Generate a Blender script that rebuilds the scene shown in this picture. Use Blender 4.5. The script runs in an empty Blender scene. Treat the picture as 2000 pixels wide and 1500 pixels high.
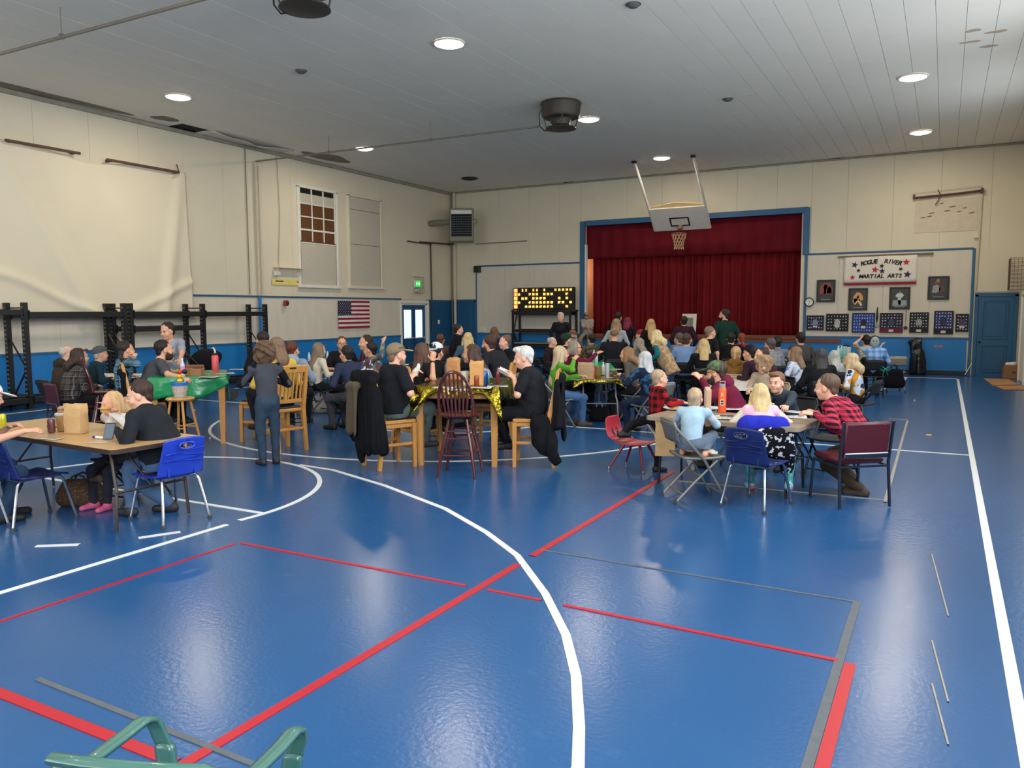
import bpy, bmesh, math, random
import numpy as np
from mathutils import Vector, Matrix, Euler
random.seed(7); rng = np.random.default_rng(7)
PI = math.pi
C = bpy.context.scene.collection
scene = bpy.context.scene
# ------------------------------------------------------------------ camera
CAM_H = 1.80
FPX = 1544.24
cR = np.array([0.87800364, 0.47863221, -0.00456261]); cU = np.array([-0.04002166, 0.08290792, 0.99575325]); cF = np.array([-0.47697786, 0.87409238, -0.09194912])
camd = bpy.data.cameras.new('camera'); cam = bpy.data.objects.new('camera', camd); C.objects.link(cam)
camd.sensor_width = 36; camd.lens = FPX / 2000 * 36; camd.clip_start = .05; camd.clip_end = 200
cam.matrix_world = Matrix([[cR[0], cU[0], -cF[0], 0], [cR[1], cU[1], -cF[1], 0], [cR[2], cU[2], -cF[2], CAM_H], [0, 0, 0, 1]])
scene.camera = cam
# ------------------------------------------------------------------ world, light, exposure
ZC, XL, XR, YB, YF = 6.085, -15.963, 1.76, 24.653, -4.5      # ceiling, left wall, right wall, stage wall, wall behind the camera
w = bpy.data.worlds.new('world'); scene.world = w; w.use_nodes = True
bg = w.node_tree.nodes['Background']; bg.inputs[0].default_value = (.72, .84, 1, 1); bg.inputs[1].default_value = 1.6
vs = scene.view_settings; vs.view_transform = 'Standard'; vs.look = 'None'; vs.gamma = 1; vs.exposure = 0.0; vs.use_curve_mapping = False
WINDOWS = [(-2.4, 0.2), (2.2, 4.8), (7.0, 9.6), (11.8, 14.4), (16.6, 19.2)]       # window bays in the right-hand wall (Y from, Y to)
WZ0, WZ1 = 2.5, 5.2
DAY = 185
def area(name, loc, rot, sx, sy, power, col, shape='RECTANGLE'):
    l = bpy.data.lights.new(name, 'AREA'); l.shape = shape; l.size = sx
    if shape == 'RECTANGLE': l.size_y = sy
    l.energy = power; l.color = col
    o = bpy.data.objects.new(name, l); C.objects.link(o); o.location = loc; o.rotation_euler = rot; return o
for (a, b), k in zip(WINDOWS, (1.7, 1.55, 1.25, .45, .2)):       # near bays strengthened, far bays turned down to keep the stage end darker
    area('daylight', (XR + .12, (a + b) / 2, (WZ0 + WZ1) / 2), (0, PI / 2, 0), WZ1 - WZ0, b - a, DAY * k, (.88, .94, 1))
area('daylight', (-7, YF - .1, 3.4), (PI / 2, 0, 0), 7, 3.2, 440, (.88, .94, 1))
LAMP_W = 64
# ------------------------------------------------------------------ measuring helpers: a sight line of the photograph met with a real plane of the hall
def ray(px, py): return cF + cR * (px - 1000) / FPX - cU * (py - 750) / FPX
O0 = np.array([0, 0, CAM_H])
def P(px, py, z=0.): d = ray(px, py); return O0 + d * ((z - CAM_H) / d[2])
def PB(px, py, y=YB): d = ray(px, py); return O0 + d * (y / d[1])
def PL(px, py, x=XL): d = ray(px, py); return O0 + d * (x / d[0])
def PD(px, py, D): return O0 + ray(px, py) * D
# ------------------------------------------------------------------ materials
def lin(c): return tuple(((x / 255) / 12.92 if x <= 10 else ((x / 255 + .055) / 1.055) ** 2.4) for x in c)
MATS = {}
def M(name, rgb, rough=.6, metal=0, var=.12, scale=6, bump=0, bscale=40, coat=0, emit=0, spec=.5, stretch=None):
    if name in MATS: return MATS[name]
    m = bpy.data.materials.new(name); m.use_nodes = True; nt = m.node_tree; N = nt.nodes; L = nt.links
    b = N['Principled BSDF']; c = lin(rgb)
    b.inputs['Roughness'].default_value = rough; b.inputs['Metallic'].default_value = metal; b.inputs['Coat Weight'].default_value = coat
    b.inputs['Specular IOR Level'].default_value = spec
    if emit:
        b.inputs['Base Color'].default_value = (*c, 1); b.inputs['Emission Color'].default_value = (*c, 1); b.inputs['Emission Strength'].default_value = emit
    else:
        tc = N.new('ShaderNodeTexCoord'); mp = N.new('ShaderNodeMapping'); L.new(tc.outputs['Object'], mp.inputs[0])
        if stretch: mp.inputs['Scale'].default_value = stretch
        n = N.new('ShaderNodeTexNoise'); n.inputs['Scale'].default_value = scale; n.inputs['Detail'].default_value = 4; L.new(mp.outputs[0], n.inputs['Vector'])
        r = N.new('ShaderNodeMix'); r.data_type = 'RGBA'; L.new(n.outputs['Fac'], r.inputs['Factor'])
        r.inputs['A'].default_value = (*[x * (1 - var) for x in c], 1); r.inputs['B'].default_value = (*[min(1, x * (1 + var)) for x in c], 1)
        L.new(r.outputs['Result'], b.inputs['Base Color'])
        if bump:
            n2 = N.new('ShaderNodeTexNoise'); n2.inputs['Scale'].default_value = bscale; n2.inputs['Detail'].default_value = 3; L.new(mp.outputs[0], n2.inputs['Vector'])
            bp = N.new('ShaderNodeBump'); bp.inputs['Strength'].default_value = bump; bp.inputs['Distance'].default_value = .02
            L.new(n2.outputs['Fac'], bp.inputs['Height']); L.new(bp.outputs[0], b.inputs['Normal'])
    MATS[name] = m; return m
def cloth(rgb, name=None): return M(name or 'cloth_%d_%d_%d' % rgb, rgb, .9, var=.2, scale=9, bump=.55, bscale=14, spec=.2)
def hairm(rgb): return M('hair_%d_%d_%d' % rgb, rgb, .55, var=.45, scale=30, bump=.5, bscale=60, stretch=(1, 1, .15), spec=.35)
def skinm(rgb): return M('skin_%d_%d_%d' % rgb, rgb, .55, var=.08, scale=12, spec=.35)
def plaid(name, c1, c2, c3, period=.11, mixed=.5):
    if name in MATS: return MATS[name]
    m = bpy.data.materials.new(name); m.use_nodes = True; nt = m.node_tree; N = nt.nodes; L = nt.links; b = N['Principled BSDF']
    b.inputs['Roughness'].default_value = .9; b.inputs['Specular IOR Level'].default_value = .2
    tc = N.new('ShaderNodeTexCoord'); sp = N.new('ShaderNodeSeparateXYZ'); L.new(tc.outputs['Object'], sp.inputs[0])
    def stripe(sock, per, th, ph=0):
        a = N.new('ShaderNodeMath'); a.operation = 'MULTIPLY_ADD'; L.new(sock, a.inputs[0]); a.inputs[1].default_value = 1 / per; a.inputs[2].default_value = ph
        f = N.new('ShaderNodeMath'); f.operation = 'FRACT'; L.new(a.outputs[0], f.inputs[0])
        g = N.new('ShaderNodeMath'); g.operation = 'LESS_THAN'; L.new(f.outputs[0], g.inputs[0]); g.inputs[1].default_value = th; return g.outputs[0]
    xy = N.new('ShaderNodeMath'); xy.operation = 'MULTIPLY_ADD'; L.new(sp.outputs[1], xy.inputs[0]); xy.inputs[1].default_value = .12; L.new(sp.outputs[0], xy.inputs[2])
    s1 = stripe(xy.outputs[0], period, .5); s2 = stripe(sp.outputs[2], period, .5); s3 = stripe(xy.outputs[0], period, .1, .2); s4 = stripe(sp.outputs[2], period, .1, .2)
    ad = N.new('ShaderNodeMath'); L.new(s1, ad.inputs[0]); L.new(s2, ad.inputs[1])
    hf = N.new('ShaderNodeMath'); hf.operation = 'MULTIPLY'; L.new(ad.outputs[0], hf.inputs[0]); hf.inputs[1].default_value = .5
    mx = N.new('ShaderNodeMix'); mx.data_type = 'RGBA'; L.new(hf.outputs[0], mx.inputs['Factor']); mx.inputs['A'].default_value = (*lin(c1), 1); mx.inputs['B'].default_value = (*lin(c2), 1)
    mm = N.new('ShaderNodeMath'); mm.operation = 'MAXIMUM'; L.new(s3, mm.inputs[0]); L.new(s4, mm.inputs[1])
    m5 = N.new('ShaderNodeMath'); m5.operation = 'MULTIPLY'; L.new(mm.outputs[0], m5.inputs[0]); m5.inputs[1].default_value = mixed
    m2 = N.new('ShaderNodeMix'); m2.data_type = 'RGBA'; L.new(m5.outputs[0], m2.inputs['Factor']); L.new(mx.outputs['Result'], m2.inputs['A']); m2.inputs['B'].default_value = (*lin(c3), 1)
    L.new(m2.outputs['Result'], b.inputs['Base Color']); MATS[name] = m; return m
def camo(name, c1, c2, scale=14, th=.5, c3=None):
    if name in MATS: return MATS[name]
    m = bpy.data.materials.new(name); m.use_nodes = True; nt = m.node_tree; N = nt.nodes; L = nt.links; b = N['Principled BSDF']
    b.inputs['Roughness'].default_value = .9; b.inputs['Specular IOR Level'].default_value = .2
    tc = N.new('ShaderNodeTexCoord'); n = N.new('ShaderNodeTexNoise'); n.inputs['Scale'].default_value = scale; L.new(tc.outputs['Object'], n.inputs['Vector'])
    r = N.new('ShaderNodeValToRGB'); r.color_ramp.interpolation = 'CONSTANT'; L.new(n.outputs['Fac'], r.inputs[0])
    e = r.color_ramp.elements; e[0].color = (*lin(c1), 1); e[1].position = th; e[1].color = (*lin(c2), 1)
    if c3: x = e.new(th + .09); x.color = (*lin(c3), 1)
    L.new(r.outputs[0], b.inputs['Base Color']); MATS[name] = m; return m
# ------------------------------------------------------------------ mesh building
def link(name, me, mat, parent=None, loc=None, rot=None):
    o = bpy.data.objects.new(name, me); C.objects.link(o)
    if mat is not None:
        for x in (mat if isinstance(mat, (list, tuple)) else [mat]): me.materials.append(x)
    if parent is not None: o.parent = parent
    if loc is not None: o.location = loc
    if rot is not None: o.rotation_euler = rot
    return o
def tag(o, label=None, cat=None, group=None, kind=None):
    if label: o['label'] = label
    if cat: o['category'] = cat
    if group: o['group'] = group
    if kind: o['kind'] = kind
    return o
def thing(name, label, cat, loc=(0, 0, 0), rz=0, group=None):
    o = bpy.data.objects.new(name, None); o.empty_display_size = .1; C.objects.link(o); o.location = loc; o.rotation_euler = (0, 0, rz); return tag(o, label, cat, group)
def dup(root, loc, rz, label=None, group=None):
    r = root.copy(); C.objects.link(r); r.location = loc; r.rotation_euler = (0, 0, rz)
    if label: r['label'] = label
    if group: r['group'] = group
    for ch in list(root.children):
        c = ch.copy(); C.objects.link(c); c.parent = r
        for g in list(ch.children):
            d = g.copy(); C.objects.link(d); d.parent = c
    return r
class MB:
    def __init__(s): s.v = []; s.f = []; s.m = []; s.cm = 0
    def add(s, vs, fs):
        n = len(s.v); s.v += [tuple(map(float, q)) for q in vs]; s.f += [tuple(i + n for i in q) for q in fs]; s.m += [s.cm] * len(fs); return s
    def box(s, c, d, rot=None, bev=0.):
        hx, hy, hz = d[0] / 2, d[1] / 2, d[2] / 2; R = Euler(rot).to_matrix() if rot is not None and not isinstance(rot, Matrix) else (rot or Matrix.Identity(3)); c = Vector(c)
        if not bev:
            q = [(x, y, z) for x in (-hx, hx) for y in (-hy, hy) for z in (-hz, hz)]
            return s.add([c + R @ Vector(p) for p in q], [(0, 1, 3, 2), (4, 6, 7, 5), (0, 4, 5, 1), (2, 3, 7, 6), (0, 2, 6, 4), (1, 5, 7, 3)])
        b = min(bev, hx * .9, hy * .9, hz * .9); V = []; ix = {}
        for X in (-1, 1):
            for Y in (-1, 1):
                for Z in (-1, 1):
                    for ax in range(3):
                        p = [X * hx, Y * hy, Z * hz]; p = [p[k] - ((X, Y, Z)[k] * b if k != ax else 0) for k in range(3)]
                        ix[(X, Y, Z, ax)] = len(V); V.append(c + R @ Vector(p))
        F = []
        for ax in range(3):
            for sg in (-1, 1):
                o = [(-1, -1), (1, -1), (1, 1), (-1, 1)]; q = []
                for a, bb in o:
                    t = [0, 0, 0]; t[ax] = sg; t[(ax + 1) % 3] = a; t[(ax + 2) % 3] = bb; q.append(ix[(*t, ax)])
                F.append(tuple(q if sg > 0 else q[::-1]))
        for ax in range(3):
            b1, b2 = (ax + 1) % 3, (ax + 2) % 3
            for u in (-1, 1):
                for w_ in (-1, 1):
                    t0 = [0, 0, 0]; t0[ax] = -1; t0[b1] = u; t0[b2] = w_; t1 = list(t0); t1[ax] = 1
                    q = [ix[(*t0, b1)], ix[(*t1, b1)], ix[(*t1, b2)], ix[(*t0, b2)]]; F.append(tuple(q if u * w_ < 0 else q[::-1]))
        for X in (-1, 1):
            for Y in (-1, 1):
                for Z in (-1, 1):
                    q = [ix[(X, Y, Z, k)] for k in range(3)]; F.append(tuple(q if X * Y * Z > 0 else q[::-1]))
        return s.add(V, F)
    def tube(s, pts, r, n=8, cap=True, closed=False, flat=None):
        pts = [Vector(p) for p in pts]; k = len(pts); rr = r if isinstance(r, (list, tuple)) else [r] * k; V = []; F = []; up = None
        for i, p in enumerate(pts):
            if closed: t = pts[(i + 1) % k] - pts[i - 1]
            else: t = pts[min(i + 1, k - 1)] - pts[max(i - 1, 0)]
            t.normalize()
            if up is None: up = Vector((0, 0, 1)) if abs(t.z) < .9 else Vector((1, 0, 0))
            a = t.cross(up); a.normalize(); b = a.cross(t); b.normalize(); up = b
            for j in range(n):
                an = 2 * PI * j / n + (PI / n if n == 4 else 0); V.append(p + (a * math.cos(an) + b * math.sin(an) * (flat or 1)) * rr[i])
        for i in range(k if closed else k - 1):
            i2 = (i + 1) % k
            for j in range(n): F.append((i * n + j, i * n + (j + 1) % n, i2 * n + (j + 1) % n, i2 * n + j))
        if cap and not closed: F += [tuple(range(n))[::-1], tuple((k - 1) * n + j for j in range(n))]
        return s.add(V, F)
    def lathe(s, prof, c=(0, 0, 0), n=16, R=None, cap=True):
        V = []; F = []; k = len(prof); c = Vector(c); R = R or Matrix.Identity(3)
        for r_, z in prof:
            for j in range(n): V.append(c + R @ Vector((r_ * math.cos(2 * PI * j / n), r_ * math.sin(2 * PI * j / n), z)))
        for i in range(k - 1):
            for j in range(n): F.append((i * n + j, i * n + (j + 1) % n, (i + 1) * n + (j + 1) % n, (i + 1) * n + j))
        if cap: F += [tuple(range(n))[::-1], tuple((k - 1) * n + j for j in range(n))]
        return s.add(V, F)
    def grid(s, fn, nu, nv):
        V = [fn(i / nu, j / nv) for j in range(nv + 1) for i in range(nu + 1)]
        return s.add(V, [(j * (nu + 1) + i, j * (nu + 1) + i + 1, (j + 1) * (nu + 1) + i + 1, (j + 1) * (nu + 1) + i) for j in range(nv) for i in range(nu)])
    def prism(s, poly, z0, z1, R=None, c=(0, 0, 0)):
        n = len(poly); c = Vector(c); R = R or Matrix.Identity(3)
        V = [c + R @ Vector((x, y, z)) for z in (z0, z1) for x, y in poly]
        return s.add(V, [tuple(range(n))[::-1], tuple(range(n, 2 * n))] + [(i, (i + 1) % n, (i + 1) % n + n, i + n) for i in range(n)])
    def build(s, name, mat, parent=None, smooth=False, loc=None, rot=None, solid=0):
        me = bpy.data.meshes.new(name); me.from_pydata(s.v, [], s.f); me.update()
        o = link(name, me, mat, parent, loc, rot)
        if any(s.m): me.polygons.foreach_set('material_index', s.m)
        if smooth:
            me.shade_smooth()
            try: me.set_sharp_from_angle(angle=math.radians(42))
            except Exception: pass
        if solid:
            md = o.modifiers.new('solid', 'SOLIDIFY'); md.thickness = solid; md.offset = 0
        return o
def struct(o): o['kind'] = 'structure'; return o
RZ = lambda a: Matrix.Rotation(a, 3, 'Z')
RX = lambda a: Matrix.Rotation(a, 3, 'X')
RY = lambda a: Matrix.Rotation(a, 3, 'Y')
FACE_S = Matrix(((1, 0, 0), (0, 0, -1), (0, 1, 0)))     # local xy drawn on the stage wall (x right, y up, facing -Y)
def text(body, size, name, mat, parent, loc, R, extrude=.002, shear=0., bold=0.):
    cu = bpy.data.curves.new('t', 'FONT'); cu.body = body; cu.size = size; cu.extrude = extrude; cu.align_x = 'CENTER'; cu.align_y = 'CENTER'; cu.shear = shear; cu.offset = bold; cu.resolution_u = 2
    t = bpy.data.objects.new('t', cu); C.objects.link(t); me = bpy.data.meshes.new_from_object(t); bpy.data.objects.remove(t); bpy.data.curves.remove(cu)
    me.materials.clear(); o = link(name, me, mat, parent); o.matrix_local = Matrix.Translation(loc) @ R.to_4x4(); return o
# ------------------------------------------------------------------ smooth solids (signed distance, surface nets) for bodies, clothes, hair, bags
class SDF:
    def __init__(s, lo, hi, h):
        s.lo = np.array(lo, float); s.h = h; s.n = np.ceil((np.array(hi) - s.lo) / h).astype(int) + 1; s.g = np.full(s.n, 1., np.float32)
    def _sub(s, lo, hi):
        a = np.clip(np.floor((np.array(lo) - s.lo) / s.h).astype(int), 0, s.n - 1); b = np.clip(np.ceil((np.array(hi) - s.lo) / s.h).astype(int) + 1, a + 1, s.n)
        ax = [(s.lo[i] + s.h * np.arange(a[i], b[i])).astype(np.float32) for i in range(3)]
        return tuple(slice(a[i], b[i]) for i in range(3)), ax[0][:, None, None], ax[1][None, :, None], ax[2][None, None, :]
    def _comb(s, sl, d, k, op):
        a = s.g[sl]
        if op == 'u': h = np.maximum(k - np.abs(a - d), 0); s.g[sl] = np.minimum(a, d) - h * h / (4 * k)
        else: d = -d; h = np.maximum(k - np.abs(a - d), 0); s.g[sl] = np.maximum(a, d) + h * h / (4 * k)
    def cap(s, a, b, ra, rb=None, k=.02, flat=None, op='u'):
        rb = ra if rb is None else rb; a = np.array(a, float); b = np.array(b, float); m = max(ra, rb) + k + 2 * s.h
        sl, x, y, z = s._sub(np.minimum(a, b) - m, np.maximum(a, b) + m)
        ba = b - a; L = max(ba @ ba, 1e-9); px, py, pz = x - a[0], y - a[1], z - a[2]
        t = np.clip((px * ba[0] + py * ba[1] + pz * ba[2]) / L, 0, 1); px = px - t * ba[0]; py = py - t * ba[1]; pz = pz - t * ba[2]
        if flat is not None:
            e, f = np.array(flat[0], float), flat[1]; e = e / np.linalg.norm(e); q = (px * e[0] + py * e[1] + pz * e[2]) * (1 / f - 1)
            d = np.sqrt((px + q * e[0]) ** 2 + (py + q * e[1]) ** 2 + (pz + q * e[2]) ** 2) - (ra + t * (rb - ra))
        else: d = np.sqrt(px * px + py * py + pz * pz) - (ra + t * (rb - ra))
        s._comb(sl, d, k, op)
    def ell(s, c, r, R=None, k=.02, op='u'):
        c = np.array(c, float); r = np.array(r, float); R = np.eye(3) if R is None else np.array(R); e = np.sqrt(((R * r) ** 2).sum(1)) + k + 2 * s.h
        sl, x, y, z = s._sub(c - e, c + e); px, py, pz = x - c[0], y - c[1], z - c[2]
        q = [(R[0, i] * px + R[1, i] * py + R[2, i] * pz) for i in range(3)]
        k0 = np.sqrt(sum((q[i] / r[i]) ** 2 for i in range(3))) + 1e-6; k1 = np.sqrt(sum((q[i] / r[i] ** 2) ** 2 for i in range(3))) + 1e-6
        s._comb(sl, k0 * (k0 - 1) / k1, k, op)
    def half(s, c, nrm, k=.008):     # cut away the side the normal points to
        nrm = np.array(nrm, float); nrm /= np.linalg.norm(nrm); sl, x, y, z = s._sub(s.lo, s.lo + s.h * s.n)
        s._comb(sl, (c[0] - x) * -nrm[0] * -1 + (c[1] - y) * nrm[1] + (c[2] - z) * nrm[2], k, 's')
    def mesh(s):
        g = s.g; I = g < 0; n = np.array(g.shape)
        cnt = np.zeros(n - 1, np.int8); off = [(i, j, k) for i in (0, 1) for j in (0, 1) for k in (0, 1)]
        for o in off: cnt += I[o[0]:n[0] - 1 + o[0], o[1]:n[1] - 1 + o[1], o[2]:n[2] - 1 + o[2]]
        act = (cnt > 0) & (cnt < 8); ci = np.argwhere(act)
        if len(ci) == 0: return np.zeros((0, 3)), np.zeros((0, 4), int)
        idx = np.full(n - 1, -1, np.int32); idx[act] = np.arange(len(ci))
        val = {o: g[ci[:, 0] + o[0], ci[:, 1] + o[1], ci[:, 2] + o[2]] for o in off}
        acc = np.zeros((len(ci), 3)); num = np.zeros(len(ci))
        for o in off:
            for ax in range(3):
                if o[ax]: continue
                o2 = list(o); o2[ax] = 1; a = val[o]; b = val[tuple(o2)]; m = (a < 0) != (b < 0)
                t = np.where(m, a / np.where(m, a - b, 1), 0); p = np.tile(np.array(o, float), (len(ci), 1)); p[:, ax] = t
                acc += p * m[:, None]; num += m
        v = s.lo + s.h * (ci + acc / num[:, None])
        F = []
        for ax in range(3):
            sl0 = [slice(None)] * 3; sl1 = [slice(None)] * 3; sl0[ax] = slice(0, n[ax] - 1); sl1[ax] = slice(1, n[ax])
            e = np.argwhere(I[tuple(sl0)] != I[tuple(sl1)]); b1, b2 = (ax + 1) % 3, (ax + 2) % 3
            e = e[(e[:, b1] > 0) & (e[:, b2] > 0) & (e[:, b1] < n[b1] - 1) & (e[:, b2] < n[b2] - 1)]
            q = []
            for d1, d2 in ((-1, -1), (0, -1), (0, 0), (-1, 0)): c = e.copy(); c[:, b1] += d1; c[:, b2] += d2; q.append(idx[c[:, 0], c[:, 1], c[:, 2]])
            q = np.stack(q, 1); ins = I[e[:, 0], e[:, 1], e[:, 2]]; q[~ins] = q[~ins][:, ::-1]; F.append(q)
        F = np.concatenate(F); return v, F[(F >= 0).all(1)]
    def build(s, name, mat, parent=None, fn=None, floor=None):
        v, f = s.mesh()
        if fn is not None: v = fn(v)
        if floor is not None: v[:, 2] = np.maximum(v[:, 2], floor)
        me = bpy.data.meshes.new(name); me.vertices.add(len(v)); me.vertices.foreach_set('co', v.astype(np.float32).ravel())
        me.loops.add(f.size); me.loops.foreach_set('vertex_index', f.astype(np.int32).ravel()); me.polygons.add(len(f))
        me.polygons.foreach_set('loop_start', np.arange(0, f.size, 4, dtype=np.int32)); me.update(calc_edges=True)
        me.polygons.foreach_set('use_smooth', np.ones(len(f), bool)); return link(name, me, mat, parent)
def unit(a): a = np.array(a, float); return a / max(np.linalg.norm(a), 1e-9)
def rot(ax, deg):
    a = math.radians(deg); c, s_ = math.cos(a), math.sin(a)
    return np.array({'x': [[1, 0, 0], [0, c, -s_], [0, s_, c]], 'y': [[c, 0, s_], [0, 1, 0], [-s_, 0, c]], 'z': [[c, -s_, 0], [s_, c, 0], [0, 0, 1]]}[ax])
def ik(a, t, l1, l2, pole):
    a = np.array(a, float); t = np.array(t, float); d = t - a; L = np.linalg.norm(d); u = d / max(L, 1e-6); L2 = min(L, (l1 + l2) * .995); t = a + u * L2
    x = (l1 * l1 - l2 * l2 + L2 * L2) / (2 * L2); y = math.sqrt(max(l1 * l1 - x * x, 0)); p = np.array(pole, float); p = p - (p @ u) * u; return a + u * x + unit(p) * y, t
def ripple(c, amp, freq=26):
    c = np.array(c)
    def fn(v):
        d = v - c; a = np.arctan2(d[:, 0], d[:, 1]); r = np.linalg.norm(d, axis=1, keepdims=True) + 1e-6
        return v + d / r * (amp * (np.sin(a * freq + d[:, 2] * 20) + .7 * np.sin(a * freq * .43 + 1 + d[:, 2] * 9)))[:, None]
    return fn
def folds(amp=.006, seed=0, fq=(16, 16, 22)):
    r = np.random.default_rng(seed); K = r.normal(size=(4, 3)) * np.array(fq); ph = r.uniform(0, 6, 4); dr = r.normal(size=(4, 3)); dr /= np.linalg.norm(dr, axis=1)[:, None]
    def fn(v):
        o = v.copy()
        for i in range(4): o += dr[i] * (amp * np.sin(v @ K[i] + ph[i]))[:, None]
        return o
    return fn
SKIN = skinm((214, 160, 132)); SKIN2 = skinm((224, 172, 146)); SKIN3 = skinm((186, 128, 100))
BLACKC = cloth((18, 19, 23)); SHOE = M('shoe_dark', (26, 25, 26), .6); DENIM = cloth((52, 76, 108)); DARKP = cloth((24, 26, 32)); GREYH = hairm((176, 172, 166)); BROWN = hairm((66, 46, 34)); BLOND = hairm((206, 174, 122)); DKB = hairm((34, 27, 24))
WHITE_EYE = M('eye_white', (186, 178, 168), .3); PUPIL = M('pupil', (30, 24, 20), .3); LIP = M('lip', (176, 96, 88), .5); LENS = M('lens_dark', (15, 15, 18), .1)
PEOPLE = []
def person(label, hx, hy, D, rel=0, mode='sit', seat=.43, lean=8, side=0, head=(0, 0, 0), b=1., sk=None, hair=('short', DKB), hat=None, top=None, sl='long', hood=None, legs=DARKP, shoes=SHOE,
           L=None, R=None, fL=None, fR=None, beard=None, glasses=None, vox=None, S=None, stripe=None, sub=None, fold=.004, base=0., vest=None, group=None, female=0, kneel=0, z0=None):
    sk = sk or SKIN; top = top or BLACKC
    Hw = PD(hx, hy, D); az = 28.6 + math.degrees(math.atan((1000 - hx) / FPX)); yaw = math.radians(az + rel); cy, sy = math.cos(yaw), math.sin(yaw)
    Mw = np.array([[cy, -sy, 0], [sy, cy, 0], [0, 0, 1]])
    dirT = rot('y', side) @ rot('x', -lean) @ np.array([0, 0, 1.]); ax = rot('y', side) @ np.array([1., 0, 0]); fw = np.cross(dirT, ax)
    neckd = rot('y', side * .4) @ rot('x', -lean * .55 - 8) @ np.array([0, 0, 1.])
    slump = -.03 if mode == 'sit' else 0
    hoff = dirT * .50 + fw * slump * .3 + neckd * .15 + np.array([0, .015, 0])
    zb = seat + .0 if mode == 'sit' else base
    kz = .095 if mode == 'sit' else .93
    if S is None: S = (Hw[2] - zb) / (kz + hoff[2])
    S = float(np.clip(S, .42, 1.12)); hs = 1.04 * S * (1 + max(0, 1 - S) * .55)
    PEOPLE.append((label[:50], round(S, 2), round(D, 1)))
    pw = Hw - Mw @ (hoff * S); org = np.array([pw[0], pw[1], 0.])
    hz = Hw[2] - hoff[2] * S
    loc = lambda wp: Mw.T @ (np.array(wp, float) - org)
    def tgt(t):
        if t is None: return None
        t = np.array(t, float); return loc(PD(*t)) if abs(t[0]) > 20 else t
    Pv = np.array([0, 0, hz]); nb = Pv + (dirT * .50 + fw * slump * .3) * S; ch = Pv + (dirT * .33 + fw * slump) * S; wa = Pv + (dirT * .16 + fw * slump * .8) * S
    Hc = nb + (neckd * .15 + np.array([0, .015, 0])) * S
    Rh = rot('z', head[0]) @ rot('y', head[2]) @ rot('x', head[1])
    hp = lambda x, y, z: Hc + Rh @ (np.array([x, y, z]) * hs)
    sw = (.165 if female else .182) * S * (.92 + .08 * b); sh = [nb - dirT * .045 * S + ax * s_ * sw for s_ in (-1, 1)]; hip = [Pv - dirT * .02 * S + ax * s_ * .088 * S for s_ in (-1, 1)]
    l1, l2, t1, t2 = .285 * S, .25 * S, .43 * S, .41 * S
    dl = {'sit': [np.array([s_ * .17 * S, .34 * S, hz + .17 * S]) for s_ in (-1, 1)], 'stand': [np.array([s_ * .25 * S, .06 * S, hz - .10 * S]) for s_ in (-1, 1)]}[mode]
    hand = [tgt(L), tgt(R)]; hand = [dl[i] if hand[i] is None else hand[i] for i in (0, 1)]
    el = []; wr = []; hd = []
    for i, s_ in ((0, -1), (1, 1)):
        full = hand[i]; e, wq = ik(sh[i], full - unit(full - sh[i]) * .07 * S, l1, l2, (s_ * .75, -.55, -.75)); el.append(e); wr.append(wq); hd.append(unit(unit(wq - e) + .6 * unit(full - wq)))
    zf = .075 * S
    if mode == 'sit':
        rest = 0 if seat < .5 else .24
        df = [np.array([s_ * .12 * S, (.40 if seat < .5 else .36) * S, zf + rest]) for s_ in (-1, 1)]
    else: df = [np.array([s_ * .10 * S, -.01, zf + base]) for s_ in (-1, 1)]
    ft = [tgt(fL), tgt(fR)]; ft = [df[i] if ft[i] is None else ft[i] for i in (0, 1)]
    kn = []; an = []
    for i, s_ in ((0, -1), (1, 1)): k_, a_ = ik(hip[i], ft[i], t1, t2, (s_ * .22, 1, .45)); kn.append(k_); an.append(a_)
    fd = []
    for i in (0, 1):
        sh_ = unit(an[i] - kn[i]); f_ = np.array([(-.12, .12)[i], 1, 0]); f_ = f_ - (f_ @ sh_) * sh_ * .35; f_ = unit(f_); fd.append(f_ if an[i][2] > zf + base + .12 and kneel else unit([(-.15, .15)[i], 1, -.02]))
    h = vox or (.0100 if D < 9.6 else .0135 if D < 12.6 else .0185); hc = h * 1.4
    allp = np.array([Hc, *sh, *el, *wr, *[wr[i] + hd[i] * .2 * S for i in (0, 1)], *hip, *kn, *an, *[an[i] + fd[i] * .22 * S for i in (0, 1)], Pv, wa])
    lo = allp.min(0) - .22 * S * max(1, b) - .03; hi = allp.max(0) + .22 * S * max(1, b) + .03
    root = thing('person', label, 'person', tuple(org), yaw, group)
    fl = (fw, .66 + .12 * (b - 1)); bt = (b - 1)
    # --- the body: one continuous skin
    g = SDF(lo, hi, h); E = lambda c, r, k=.02, op='u': g.ell(hp(*c), np.array(r) * hs, Rh, k, op); Cc = lambda a, c, ra, rb=None, k=.012, op='u': g.cap(hp(*a), hp(*c), ra * hs, (rb or ra) * hs, k, None, op)
    g.cap(Pv, wa, .135 * S, .115 * S, .05, fl); g.cap(wa, ch, .115 * S, .135 * S, .05, fl); g.cap(ch, nb - dirT * .05 * S, .13 * S, .08 * S, .05, fl); g.cap(sh[0], sh[1], .05 * S, .05 * S, .05)
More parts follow.
